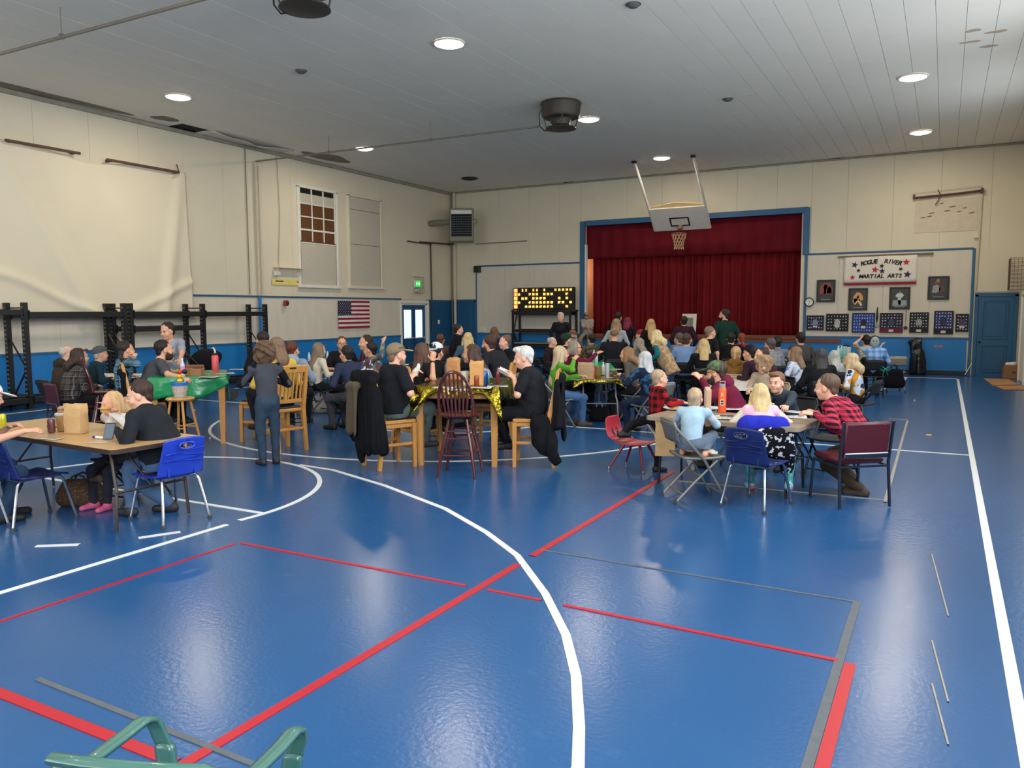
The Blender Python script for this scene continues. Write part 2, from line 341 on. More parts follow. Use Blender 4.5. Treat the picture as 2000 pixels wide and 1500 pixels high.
    for i in (0, 1):
        g.cap(sh[i], el[i], .046 * S, .037 * S, .03); g.cap(el[i], wr[i], .038 * S, .026 * S, .02)
        d = hd[i]; s_ = (-1, 1)[i]; nrm = np.array([-s_ * .35, 0, -1.]); nrm = unit(nrm - (nrm @ d) * d); sd = np.cross(nrm, d) * s_; sd = unit(sd)
        if sd[0] * s_ > 0: sd = -sd                                   # thumb side points to the middle
        pk = wr[i] + d * .085 * S; g.cap(wr[i] + d * .01 * S, pk, .030 * S, .040 * S, .015, (nrm, .42))
        if D < 13.5:
            for j, (o, ln) in enumerate(((.030, .068), (.010, .076), (-.011, .072), (-.031, .056))):
                q0 = wr[i] + d * .085 * S + sd * o * S; m_ = q0 + unit(d + nrm * .45 + sd * o * 3) * ln * .52 * S; e_ = m_ + unit(d * .55 + nrm * .9) * ln * .5 * S
                g.cap(q0, m_, .0098 * S, .0092 * S, .006); g.cap(m_, e_, .0092 * S, .008 * S, .005)
            q0 = wr[i] + d * .030 * S + sd * .030 * S; m_ = q0 + unit(d * .6 + sd * .8 + nrm * .3) * .042 * S; g.cap(q0, m_, .014 * S, .011 * S, .008); g.cap(m_, m_ + unit(d * .9 + nrm * .4) * .032 * S, .011 * S, .009 * S, .006)
        else: g.cap(pk, pk + unit(d + nrm * .5) * .07 * S, .034 * S, .022 * S, .015, (nrm, .4)); g.cap(pk - d * .04 * S + sd * .03 * S, pk + sd * .055 * S, .013 * S, .010 * S, .01)
        g.cap(hip[i], kn[i], .07 * S, .05 * S, .03); g.cap(kn[i], an[i], .05 * S, .036 * S, .03); g.cap(an[i] - fd[i] * .03 * S - np.array([0, 0, .03 * S]), an[i] + fd[i] * .15 * S - np.array([0, 0, .045 * S]), .032 * S, .03 * S, .03)
    g.cap(nb - dirT * .03 * S, hp(0, -.02, -.05), .058 * S * (1 + .2 * bt), .055 * hs * (1 + .15 * bt), .03)
    E((0, -.012, .035), (.074, .095, .086)); E((0, .022, -.042), (.058 + .01 * bt, .068, .075), .03); E((0, .058, -.092), (.03, .026, .024), .025)
    for s_ in (-1, 1):
        E((s_ * .033, .104, .004), (.017, .014, .012), .014, 's'); E((s_ * .077, -.006, -.012), (.011, .026, .034), .008); E((s_ * .043, .06, -.035), (.026, .026, .026), .02)
    Cc((-.03, .083, .026), (.03, .083, .026), .011, .011, .016); Cc((0, .090, .012), (0, .108, -.022), .009, .013, .010); E((0, .100, -.027), (.018, .014, .010), .010)
    Cc((-.018, .084, -.060), (.018, .084, -.060), .009, .009, .008)
    g.build('body', sk, root)
    if D < 12.5 and not (abs(rel + head[0]) < 50 and rel + head[0] < 180) and D < 12.5:
        for s_ in (-1, 1):
            m = MB(); m.lathe([(.0005, -.010), (.0072, -.0072), (.010, 0), (.0072, .0072), (.0005, .010)], n=10); m.cm = 1; m.lathe([(.0005, .0118), (.0048, .0104), (.0062, .0078)], n=8, cap=False)
            e = m.build('eye', [WHITE_EYE, PUPIL], root, True); e.matrix_local = Matrix.Translation(hp(s_ * .032, .081, .003)) @ (Matrix(Rh.tolist()).to_4x4() @ Matrix.Rotation(-PI / 2, 4, 'X') @ Matrix.Scale(float(hs), 4))
            m = MB(); m.tube([hp(s_ * .018, .092, .024), hp(s_ * .033, .0935, .029), hp(s_ * .048, .083, .024)], .004 * hs, 5); m.build('eyebrow', hair[1] if hair else DKB, root)
        q = SDF(hp(0, .085, -.06) - .05, hp(0, .085, -.06) + .05, .005); q.cap(hp(-.017, .089, -.061), hp(.017, .089, -.061), .0055 * hs, None, .004); q.build('lips', LIP, root)
    # --- top
    def sitf(fn):
        def g_(v):
            v = fn(v)
            if mode == 'sit' and not kneel: m_ = (v[:, 1] < Pv[1] + .20 * S) & (v[:, 2] > seat - .17) & (np.hypot(v[:, 0] - Pv[0], v[:, 1] - Pv[1]) < .4 * S); v[m_, 2] = np.maximum(v[m_, 2], seat + (.022 if seat > .5 else .006))
            return v
        return g_
    t = SDF(lo, hi, hc); u = .016 * S; hem = (.03 if mode == 'sit' else .09 if not vest else .20) * S; lowp = Pv - dirT * (hem + .02)
    t.cap(lowp, wa, (.150 + .13 * bt + (.03 if vest else 0)) * S, (.136 + .16 * bt) * S, .05, (fw, .74 + .22 * bt)); t.cap(wa, ch, (.136 + .16 * bt) * S, (.152 + .08 * bt) * S, .05, (fw, .74 + .22 * bt)); t.cap(ch, nb - dirT * .06 * S, (.15 + .07 * bt) * S, (.095 + .04 * bt) * S, .05, (fw, .72 + .12 * bt)); t.cap(sh[0], sh[1], .064 * S * (.8 + .2 * b), None, .045)
    t.half(Pv - dirT * hem, -dirT)
    if b > 1.15: t.ell(wa + fw * .06 * S - dirT * .02 * S, np.array([.13, .11, .13]) * S * (.7 + .3 * b), None, .06)
    if female: t.ell(ch + fw * .085 * S, np.array([.12, .06, .065]) * S, None, .05)
    for i in (0, 1):
        rb = .058 * S * (.6 + .4 * b)
        if sl == 'long': t.cap(sh[i], el[i], rb, rb * .86, .03); t.cap(el[i], wr[i] - hd[i] * .005, rb * .86, .036 * S, .02)
        elif sl == 'short': t.cap(sh[i], sh[i] + (el[i] - sh[i]) * .72, rb, rb * 1.02, .03)
    if not hood: t.ell(nb + fw * .03 * S + dirT * .035 * S, np.array([.066, .07, .05]) * S, None, .01, 's')
    t.cap(nb - dirT * .02 * S, nb + dirT * .012 * S, .066 * S, .06 * S, .02) if hood or sl == 'long' else None
    t.build({'vest': 'vest'}.get(sub, sub or ('sweatshirt' if hood else 'shirt')), top, root, sitf(folds(fold * S, len(PEOPLE))))
    if sub == 'vest' and vest:
        t = SDF(lo, hi, hc)
        for i in (0, 1): t.cap(sh[i], el[i], .058 * S, .05 * S, .03); t.cap(el[i], wr[i], .05 * S, .036 * S, .02)
        t.build('sleeves', vest, root)
    if hood and hood is not True:
        t = SDF(lo, hi, hc); t.cap(nb - fw * .08 * S + ax * .07 * S, nb - fw * .08 * S - ax * .07 * S, .06 * S, None, .04); t.cap(nb - fw * .09 * S, nb - fw * .1 * S - dirT * .12 * S, .09 * S, .05 * S, .04, (fw, .6)); t.build('hood', hood, root, folds(.004 * S, 3))
    if stripe:
        t = SDF(lo, hi, hc)
        for i in (0, 1): rb = .063 * S * (.6 + .4 * b); t.cap(sh[i] + (el[i] - sh[i]) * (-.05), el[i], rb, rb * .88, .02); t.cap(el[i], wr[i], rb * .88, .04 * S, .02)
        t.build('raglan_sleeves', stripe, root, folds(.003 * S, 5))
    # --- trousers, shoes
    t = SDF(lo, hi, hc); bt = 0 if vest else bt; t.cap(Pv - dirT * .03 * S, Pv + dirT * .04 * S, (.146 + .10 * bt) * S, (.136 + .12 * bt) * S, .05, (fw, .74 + .2 * bt))
    for i in (0, 1): t.cap(hip[i], kn[i], .088 * S * (.5 + .5 * b), .066 * S * (.6 + .4 * b), .07); t.cap(kn[i], an[i] + (kn[i] - an[i]) * .04, .064 * S * (.7 + .3 * b), .054 * S, .03)
    t.build('trousers', legs, root, sitf(folds(.005 * S, 9)))
    if shoes:
        for i in (0, 1):
            a = an[i]; f_ = fd[i]; dn = unit(an[i] - kn[i]) if kneel and a[2] > zf + base + .12 else np.array([0, 0, -1.]); q = SDF(np.minimum(a - .16, a - .16 + f_ * .2), np.maximum(a + .16, a + .16 + f_ * .25), h)
            q.cap(a - f_ * .035 * S + dn * .035 * S, a + f_ * .15 * S + dn * .045 * S, .046 * S, .04 * S, .03, (np.cross(f_, dn), .95)); q.cap(a + dn * .0, a + dn * .04 * S, .046 * S, .045 * S, .03)
            zfl = a[2] - .075 * S; q.build('shoe', shoes, root, floor=max(zfl, .004) if not (kneel and a[2] > zf + base + .12) else None)
    # --- hair
    if hair:
        st, hm = hair; pad = .14 * hs
        lo2 = hp(0, 0, 0) - .24 * hs; hi2 = hp(0, 0, 0) + .24 * hs
        dn = -np.array([0, 0, 1.]) * .75 + (nb - Hc - np.array([0, 0, (nb - Hc)[2]])) * 1.2
        if st in ('long', 'verylong', 'tail', 'braid'): lo2 = lo2 - np.array([.05, .05, .55 * S]); lo2[:2] -= .15; hi2[:2] += .15
        q = SDF(lo2, hi2, min(h, .011)); ex = {'curly': .05, 'afro': .06, 'buzz': .004, 'bald': .004}.get(st, .010)
        E2 = lambda c, r, k=.02, op='u': q.ell(hp(*c), np.array(r) * hs, Rh, k, op); C2 = lambda a, c, ra, rb=None, k=.02, flat=None: q.cap(hp(*a), hp(*c), ra * hs, (rb or ra) * hs, k, flat)
        E2((0, -.033, .044), (.074 + ex, .090 + ex, .082 + ex))
        if st in ('curly',): E2((0, -.03, -.02), (.12, .11, .10)); [E2((.085 * math.sin(q_ * 2.4) * (1 - (q_ / 15) ** 2 * .5), -.035 + .085 * math.cos(q_ * 2.4) * (1 if math.cos(q_ * 2.4) < 0 else .45), -.05 + .011 * q_), (.038, .038, .035), .012) for q_ in range(16)]
        if st in ('short', 'buzz', 'bald', 'bun', 'tail', 'swept', 'braid'):
            q.half(hp(0, .075, .082), Rh @ np.array([0, .80, -1.]) if st != 'bald' else Rh @ np.array([0, .5, -1.]))
            if st == 'bald': E2((0, .02, .10), (.085, .10, .075), .01, 's')
            else: E2((0, -.075, -.03), (.068, .03, .055), .015)
        if st == 'swept': E2((.01, .05, .105), (.06, .05, .03))
        if st in ('long', 'verylong', 'bob', 'wavy'):
            ln = {'long': .30, 'verylong': .44, 'bob': .11, 'wavy': .22}[st]; bk = -Rh[:, 1] * .055 * hs
            E2((0, -.05, -.04), (.085, .065, .11)); e0 = hp(0, -.075, -.03); e1 = nb + bk * 1.6 - np.array([0, 0, 1]) * max(ln - .12, -.02) * S - fw * .05 * S
            q.cap(e0, e1, .085 * hs, .075 * hs if st != 'bob' else .08 * hs, .04, (Rh[:, 1], .5))
            for s_ in (-1, 1):
                a = hp(s_ * .075, -.01, .0); b_ = hp(s_ * .088, .0, -.115) if st == 'bob' else hp(s_ * .09, -.03, -.11); q.cap(a, b_, .034 * hs, .03 * hs, .03)
                if st != 'bob': q.cap(b_, b_ + np.array([0, 0, -1]) * ln * .55 * S - fw * .02 * S, .034 * hs, .022 * hs, .03)
            E2((0, .115, -.045), (.062, .075, .098), .012, 's')
        if st == 'bun': E2((0, -.085, .10), (.042, .042, .04), .012)
        if st == 'tail': E2((0, -.115, .05), (.035, .03, .035)); q.cap(hp(0, -.125, .045), hp(0, -.15, -.18), .034 * hs, .018 * hs, .02)
        if st == 'braid': q.cap(hp(.04, -.10, -.04), hp(.09, -.10, -.10), .026 * hs, .024 * hs, .02); q.cap(hp(.09, -.1, -.1), nb + ax * .10 * S + fw * .02 - np.array([0, 0, .24 * S]), .024 * hs, .015 * hs, .02)
        q.build('hair', hm, root, folds(.014 * hs, 7, (60, 60, 60)) if st == 'curly' else ripple(hp(0, -.02, 0), {'curly': .020, 'afro': .012, 'buzz': .0, 'bald': 0}.get(st, .0035) * hs, {'curly': 12}.get(st, 26)))
    if beard:
        q = SDF(hp(0, .04, -.07) - .16 * hs, hp(0, .04, -.07) + .15 * hs, min(h, .009)); q.ell(hp(0, .022, -.052), np.array([.067, .076, .084]) * hs, Rh, .02); q.ell(hp(0, .055, -.100), np.array([.04, .036, .036]) * hs, Rh, .03); q.half(hp(0, -.012, 0), Rh @ np.array([0, -1., .25])); q.half(hp(0, 0, -.022), Rh @ np.array([0, .05, 1.])); q.ell(hp(0, .115, .0), np.array([.062, .06, .046]) * hs, Rh, .012, 's'); q.ell(hp(0, .095, -.060), np.array([.02, .022, .007]) * hs, Rh, .006, 's'); q.build('beard', beard, root, ripple(hp(0, 0, -.06), .002 * hs, 40))
    if hat:
        hk, hm = hat[0], hat[1]; q = SDF(hp(0, 0, 0) - .28 * hs, hp(0, 0, 0) + .30 * hs, min(h, .011))
        q.ell(hp(0, -.015, .045), np.array([.092, .113, .098]) * hs, Rh, .02); q.half(hp(0, .085, .062 if hk != 'beanie' else .045), Rh @ np.array([0, .30, -1.]) if hk != 'back' else Rh @ np.array([0, .05, -1.]))
        q.build({'beanie': 'beanie', 'hood': 'hood'}.get(hk, 'cap'), hm, root, folds(.002, 4) if hk != 'hood' else None)
        if hk in ('cap', 'back', 'brim'):
            s_ = -1 if hk == 'back' else 1; q = SDF(hp(0, 0, 0) - .32 * hs, hp(0, 0, 0) + .34 * hs, min(h, .009)); tl = Rh @ rot('x', -8 * s_)
            if hk == 'brim': q.ell(hp(0, -.01, .05), np.array([.18, .20, .012]) * hs, Rh, .01)
            else: q.ell(hp(0, s_ * .125, .050), np.array([.078, .085, .010]) * hs, tl, .006)
            q.build('brim', hat[2] if len(hat) > 2 else hm, root)
    if glasses:
        m = MB(); z_ = {'eye': .006, 'brow': .075, 'top': .10}[glasses[0]]; y_ = {'eye': .108, 'brow': .115, 'top': .085}[glasses[0]]
        for s_ in (-1, 1):
            m.tube([hp(s_ * .034 + .026 * math.cos(q), y_, z_ + .02 * math.sin(q)) for q in np.linspace(0, 2 * PI, 12, endpoint=False)], .0032 * hs, 5, closed=True); m.tube([hp(s_ * .06, y_ - .006, z_ + .006), hp(s_ * .092, .02, z_ + .012), hp(s_ * .09, -.02, z_ + .004)], .003 * hs, 5)
        m.tube([hp(-.01, y_ + .004, z_ + .004), hp(.01, y_ + .004, z_ + .004)], .003 * hs, 5); o = m.build('glasses', LENS, root, True)
        if glasses[1]:
            for s_ in (-1, 1): m = MB(); m.lathe([(.024 * hs, -.001), (.024 * hs, .001)], n=12); e = m.build('lens', LENS, o); e.matrix_local = Matrix.Translation(hp(s_ * .034, y_, z_)) @ Matrix(Rh.tolist()).to_4x4() @ Matrix.Rotation(PI / 2, 4, 'X') @ Matrix.Diagonal((1, .8, 1, 1))
    return dict(root=root, org=org, yaw=yaw, S=S, hz=hz, nb=nb, hp=hp, hs=hs, Rh=Rh, wr=wr, hd=hd, loc=loc, seat=seat)
# ------------------------------------------------------------------ the hall
CREAM = M('cream_paint', (216, 207, 184), .75, var=.07, scale=1.1, bump=.12, bscale=25); BOARD = M('tackboard_weave', (214, 206, 190), .95, var=.09, scale=5, bump=.3, bscale=160, stretch=(1, 1, .25))
BLUEP = M('blue_wall_paint', (16, 116, 186), .5, var=.06, scale=2, bump=.08, bscale=30); BLUED = M('blue_door_paint', (22, 84, 124), .45, var=.06, scale=2); BLUET = M('blue_trim_paint', (38, 92, 134), .5)
CEIL = M('ceiling_paint', (232, 227, 216), .8, var=.05, scale=.7, bump=.1, bscale=50); WHITEP = M('white_paint', (225, 222, 212), .6); DARK = M('dark_void', (10, 9, 9), .9); BLACKM = M('black_powder_coat', (17, 18, 20), .45)
WOODP = M('plywood', (94, 56, 22), .7, var=.4, scale=7, stretch=(1, 1, .2)); CHROME = M('chrome', (190, 192, 196), .22, metal=1); STEEL = M('grey_steel', (128, 130, 132), .4, metal=.6); RUST = M('rusty_iron', (92, 62, 50), .7)
OAK = M('honey_oak', (198, 140, 72), .4, var=.25, scale=9, stretch=(6, 6, .7), coat=.2); CHERRY = M('cherry_wood', (78, 24, 20), .25, var=.25, scale=8, coat=.5, stretch=(4, 4, .8)); STAGEW = M('stage_wood', (112, 62, 34), .5)
def floor_mat():
    m = bpy.data.materials.new('blue_gym_floor'); m.use_nodes = True; nt = m.node_tree; N = nt.nodes; L = nt.links; b = N['Principled BSDF']
    tc = N.new('ShaderNodeTexCoord'); n = N.new('ShaderNodeTexNoise'); n.inputs['Scale'].default_value = .9; n.inputs['Detail'].default_value = 5; L.new(tc.outputs['Object'], n.inputs['Vector'])
    r = N.new('ShaderNodeMix'); r.data_type = 'RGBA'; L.new(n.outputs['Fac'], r.inputs['Factor']); r.inputs['A'].default_value = (*lin((31, 76, 126)), 1); r.inputs['B'].default_value = (*lin((39, 90, 142)), 1)
    s2 = N.new('ShaderNodeTexNoise'); s2.inputs['Scale'].default_value = 6; s2.inputs['Detail'].default_value = 9; L.new(tc.outputs['Object'], s2.inputs['Vector'])
    rp = N.new('ShaderNodeValToRGB'); e = rp.color_ramp.elements; e[0].position = .66; e[0].color = (0, 0, 0, 1); e[1].position = .86; e[1].color = (.35, .35, .35, 1); L.new(s2.outputs['Fac'], rp.inputs[0])
    r2 = N.new('ShaderNodeMix'); r2.data_type = 'RGBA'; L.new(rp.outputs[0], r2.inputs['Factor']); L.new(r.outputs['Result'], r2.inputs['A']); r2.inputs['B'].default_value = (*lin((96, 124, 160)), 1); L.new(r2.outputs['Result'], b.inputs['Base Color'])
    b.inputs['Roughness'].default_value = .225; b.inputs['Specular IOR Level'].default_value = .5
    n3 = N.new('ShaderNodeTexNoise'); n3.inputs['Scale'].default_value = 35; n3.inputs['Detail'].default_value = 4; L.new(tc.outputs['Object'], n3.inputs['Vector'])
    bp = N.new('ShaderNodeBump'); bp.inputs['Strength'].default_value = .12; bp.inputs['Distance'].default_value = .01; L.new(n3.outputs['Fac'], bp.inputs['Height']); L.new(bp.outputs[0], b.inputs['Normal']); return m
floor = struct(MB().box(((XL + XR) / 2, (YB + YF) / 2, -.1), (XR - XL + .6, YB - YF + .6, .2)).build('floor', floor_mat()))
WLINE = M('white_line_paint', (222, 226, 228), .4, var=.05); RLINE = M('red_line_paint', (172, 22, 40), .4, var=.06); GLINE = M('grey_tape_residue', (84, 92, 100), .6, var=.3, scale=20); TANL = M('tan_tape_residue', (150, 145, 135), .6, var=.3, scale=20)
LN = [0]
def line(pts, wd, mat, z=.003):
    LN[0] += 1; z = z + .00012 * LN[0]
    pts = [np.array(p[:2], float) for p in pts]; V = []; n = len(pts)
    for i, p in enumerate(pts):
        t = unit(pts[min(i + 1, n - 1)] - pts[max(i - 1, 0)]); q = np.array([-t[1], t[0]]) * wd / 2; V += [(*(p + q), z), (*(p - q), z), (*(p + q), 0), (*(p - q), 0)]
    F = []
    for i in range(n - 1):
        a = i * 4; b = a + 4; F += [(a, a + 1, b + 1, b), (a, b, b + 2, a + 2), (a + 1, a + 3, b + 3, b + 1)]
    return MB().add(V, F).build('floor_line', mat, floor)
arc = lambda cx, cy, r, a0, a1, n=48: [(cx + r * math.cos(math.radians(a0 + (a1 - a0) * i / n)), cy + r * math.sin(math.radians(a0 + (a1 - a0) * i / n))) for i in range(n + 1)]
AX = -7.17                                                             # court axis
line([(.362, -3), (.362, 23.35)], .058, WLINE); line([(-14.7, 6), (-14.7, 23.4)], .05, WLINE)
line([P(585, 908), P(650, 918), P(750, 948), P(870, 994), P(950, 1040), P(1010, 1085), P(1065, 1160), P(1105, 1240), P(1125, 1320), P(1131, 1420), P(1129, 1500), (-1.15, 2.3), (-1.2, 1.5), (-1.5, .2)], .052, WLINE)
line(arc(-7.19, 5.03, 1.9, -8, 180), .05, WLINE); line([(-5.29, 4.62), (-5.29, .6)], .05, WLINE); line([(-9.09, 4.62), (-9.09, .6)], .05, WLINE)
line([(-5.3, 5.04), (-9.1, 5.04)], .05, WLINE); line([P(70, 1067), P(155, 1064)], .05, WLINE); line([P(270, 1051), P(352, 1039)], .05, WLINE)
line(arc(-7.2, 11.31, 3.98, -150, 40), .045, WLINE); line(arc(-7.2, 11.15, 1.62, 0, 360), .05, WLINE); line([(-14.7, 11.16), (.33, 11.16)], .045, WLINE)
line([(-14.6, 23.42), (.34, 23.42)], .05, WLINE); line([P(1770, 737), P(1762, 747), P(1740, 756), P(1700, 767), P(1640, 780)], .06, WLINE)
line([(-2.6, 1.2), (-2.6, 4.84)], .058, RLINE); line([(-2.6, 5.06), (-2.6, 8.5)], .055, RLINE); line([(-4.79, 2.2), (-4.79, 4.26)], .025, RLINE)
line([(-4.76, 4.29), (-2.69, 4.29)], .03, RLINE); line([(-2.53, 4.29), (-2.14, 4.29)], .03, RLINE); line([(-1.98, 4.28), (-.41, 4.24)], .032, RLINE); line([(-.352, 4.23), (-.352, 1.5)], .055, RLINE); line([(-5.2, 2.0), (-2.64, 2.0)], .06, RLINE)
line([(-.405, 5.17), (-.405, 1.6)], .045, GLINE, .002); line([(-3.86, 2.17), (-2.35, 2.14)], .03, GLINE, .002); line([(-2.6, 5.22), (-.40, 5.17)], .02, GLINE, .002); line([(-.46, 14.2), (-.42, 8.05)], .03, TANL); line([(-2.4, 8.07), (-.44, 8.13)], .022, TANL); line([(-.75, 14.33), (-.46, 14.33)], .02, TANL)
for y0 in (.2, 1.6, 2.3): line([P(1820, 1060 + 120 * y0), P(1852, 1180 + 120 * y0)], .008, TANL, .002)
# ceiling: a slab and long planks with open joints
ceiling = struct(MB().box(((XL + XR) / 2, (YB + YF) / 2, ZC + .12), (XR - XL + .6, YB - YF + .6, .2)).build('ceiling', DARK))
pw_ = .3985; k0 = math.floor((XL - .112) / pw_); plank = {}
for i in range(int((XR - XL) / pw_) + 2):
    x0 = .112 + pw_ * (k0 + i); x1 = x0 + pw_; a, b = max(x0, XL), min(x1, XR)
    if b - a < .05: continue
    y = 5.0 - (i * 1.37) % 3.6; 
    while y < YB:
        ya, yb = max(y, 4.4), min(y + 3.6, YB); y += 3.6
        if yb - ya < .1: continue
        segs = [(ya, yb)]
        if a < XL + .5 and ya < 13.5 and yb > 12.6: segs = [q for q in ((ya, 12.65), (13.45, yb)) if q[1] - q[0] > .1]
        for ya_, yb_ in segs:
            key = (round(b - a, 3), round(yb_ - ya_, 3))
            if key not in plank: m = MB().box((0, 0, 0), (key[0] - .006, key[1] - .003, .02)).build('ceiling_plank', CEIL, ceiling); plank[key] = m.data
            else: m = link('ceiling_plank', plank[key], None, ceiling)
            m.location = ((a + b) / 2, (ya_ + yb_) / 2, ZC + .012 - rng.uniform(0, .002))
struct(MB().box(((XL + XR) / 2, (YF + 4.4) / 2, ZC + .01), (XR - XL, 4.4 - YF, .03)).build('ceiling', CEIL))
STAIN = M('water_stain', (128, 120, 104), .9, var=.4, scale=5); PEEL = M('peeling_ceiling_paint', (208, 205, 196), .8)
def blotch(name, c, rx, ry, mat, n=26, seed=1, z=ZC - .0005, par=None):
    r = np.random.default_rng(seed); q = 1 + .35 * np.interp(np.linspace(0, 9, n), np.arange(10), np.r_[(v := r.uniform(-1, 1, 9)), v[0]])
    return MB().prism([(c[0] + rx * q[i] * math.cos(2 * PI * i / n), c[1] + ry * q[i] * math.sin(2 * PI * i / n)) for i in range(n)], z - .002, z).build(name, mat, par or ceiling)
blotch('water_stain', P(105, 190, ZC) + [.05, 0, 0], .22, 1.5, STAIN, seed=3); blotch('water_stain', P(315, 232, ZC) + [.05, 0, 0], .2, .35, STAIN, seed=5); blotch('water_stain', P(640, 308, ZC) + [.05, 0, 0], .3, .8, STAIN, seed=9)
for i, (a, b) in enumerate([(1900, 60), (1945, 62), (1935, 90), (1895, 82)]): blotch('paint_patch', P(a, b, ZC), .13, .06, M('bare_plaster', (176, 160, 140), .9), seed=20 + i)
MB().grid(lambda u, v: (XL + .02 + v * .62, 13.45 + u * 2.65, ZC - .004 - .10 * math.sin(PI * min(1, u * 1.05)) * v ** 2 * (1 + .3 * math.sin(u * 14)) - .01), 24, 6).build('peeling_sheet', PEEL, ceiling, True, solid=.006)
# walls
def wallboard(nm, x0, x1, z0, z1, axis, pos, mat, th=.02, wd=1.17, gap=.004, off=0., par=None, out=1):
    x = x0 - off
    while x < x1 - .02:
        a, b = max(x, x0), min(x + wd, x1); x += wd
        if b - a < .03: continue
        c = ((a + b) / 2, pos - th / 2 * out, (z0 + z1) / 2) if axis == 'x' else (pos + th / 2 * out, (a + b) / 2, (z0 + z1) / 2)
        s_ = (b - a - gap, th, z1 - z0) if axis == 'x' else (th, b - a - gap, z1 - z0)
        MB().box(c, s_, bev=.002).build(nm, mat, par)
wall_left = struct(MB().box((XL - .12, (YF + 21.5) / 2, ZC / 2), (.2, 21.5 - YF, ZC)).box((XL - .12, 24.0, ZC / 2), (.2, 1.9, ZC)).box((XL - .12, 22.3, 4.1), (.2, 1.6, ZC - 2.1)).build('wall_left', CREAM))
W1 = (PL(580, 360), PL(660, 560)); W2 = (PL(680, 377), PL(743, 561))
w1y, w1z = (16.82, 18.40), (2.53, 5.31); w2y, w2z = (18.95, 20.50), (2.55, 5.33)
PB0 = 2.215                                                           # top of the tackboards on the left wall
wallboard('wall_panel', YF, w1y[0], PB0, ZC - .02, 'y', XL - .02, CREAM, par=wall_left); wallboard('wall_panel', w1y[0], w2y[1], PB0, w1z[0], 'y', XL - .02, CREAM, par=wall_left); wallboard('wall_panel', w1y[0], w2y[1], w1z[1], ZC - .02, 'y', XL - .02, CREAM, par=wall_left)
wallboard('wall_panel', w1y[1], w2y[0], w1z[0], w1z[1], 'y', XL - .02, CREAM, par=wall_left); wallboard('wall_panel', w2y[1], YB, PB0, ZC - .02, 'y', XL - .02, CREAM, par=wall_left)
wallboard('tackboard', 1, 21.50, .985, PB0 - .03, 'y', XL - .02, BOARD, th=.018, wd=2.34, off=.5, par=wall_left)
MB().box((XL + .003, (YF + 21.5) / 2, .49), (.02, 21.5 - YF, .98)).build('wainscot', BLUEP, wall_left); MB().box((XL + .003, 23.9, 1.1), (.02, 1.5, 2.2)).build('wainscot', BLUED, wall_left)
struct(MB().box((XL + .012, (YF + 21.5) / 2, .99), (.03, 21.5 - YF, .05), bev=.006).build('trim_1', BLUET)); struct(MB().box((XL + .012, (YF + 21.5) / 2, PB0), (.03, 21.5 - YF, .045), bev=.006).build('trim_2', BLUET)); struct(MB().box((XL + .012, 21.50, 1.6), (.03, .045, 1.25), bev=.006).build('trim_3', BLUET))
struct(MB().box((XL + .02, (YF + 21.5) / 2, .06), (.025, 21.5 - YF, .12), bev=.005).build('baseboard_left', M('dark_baseboard', (22, 30, 44), .5)))
struct(MB().box((XL + .03, (YF + YB) / 2, ZC - .05), (.06, YB - YF, .09), bev=.01).build('trim_4', M('old_cornice', (150, 144, 130), .8, var=.3)))
# left windows boarded up
def win(n, ys, zs, boards, panes):
    o = struct(MB().box((XL - .014, sum(ys) / 2, sum(zs) / 2), (.01, ys[1] - ys[0], zs[1] - zs[0])).build('window_%d' % n, DARK))
    y0, y1 = ys; z0, z1 = zs; t = .085
    for c, d in (((XL + .015, y0 + t / 2 - .05, (z0 + z1) / 2), (.07, t, z1 - z0)), ((XL + .015, y1 - t / 2 + .05, (z0 + z1) / 2), (.07, t, z1 - z0)), ((XL + .015, (y0 + y1) / 2, z1 - t / 2 + .04), (.07, y1 - y0 + .1, t)), ((XL + .03, (y0 + y1) / 2, z0 + t / 2 - .05), (.11, y1 - y0 + .2, t))): MB().box(c, d, bev=.01).build('window_frame', WHITEP if n == 1 else CREAM, o)
    for a, b, m in boards: MB().box((XL + .012, (y0 + y1) / 2, (a + b) / 2), (.016, y1 - y0 - .14, b - a), bev=.003).build('board', m, o)
    if panes:
        za, zb = panes; a = y0 + .07; wd = (y1 - y0 - .14)
        for i in range(3):
            for j in range(3): MB().box((XL - .002, a + wd * (i + .5) / 3, za + (zb - za) * (j + .5) / 3), (.012, wd / 3 - .03, (zb - za) / 3 - .03), rot=(0, random.uniform(-.02, .02), random.uniform(-.03, .03))).build('plywood_pane', WOODP, o)
        for i in (0, 1, 2, 3): MB().box((XL + .008, a + wd * i / 3, (za + z1) / 2), (.04, .035, z1 - za - .1), bev=.006).build('muntin', WHITEP, o)
        for j in (0, 1, 2, 3): MB().box((XL + .010, (y0 + y1) / 2, za + (zb - za) * j / 3), (.04, wd, .035 if j != 1 else .055), bev=.006).build('muntin', WHITEP, o)
OSB = M('whitewashed_board', (190, 184, 168), .9, var=.14, scale=22)
win(1, w1y, w1z, [(w1z[0] + .03, 3.73, OSB), (4.86, 5.12, OSB)], (3.75, 4.84)); win(2, w2y, w2z, [(w2z[0] + .03, 3.85, OSB), (3.86, 4.9, OSB), (4.91, 5.28, OSB)], None)
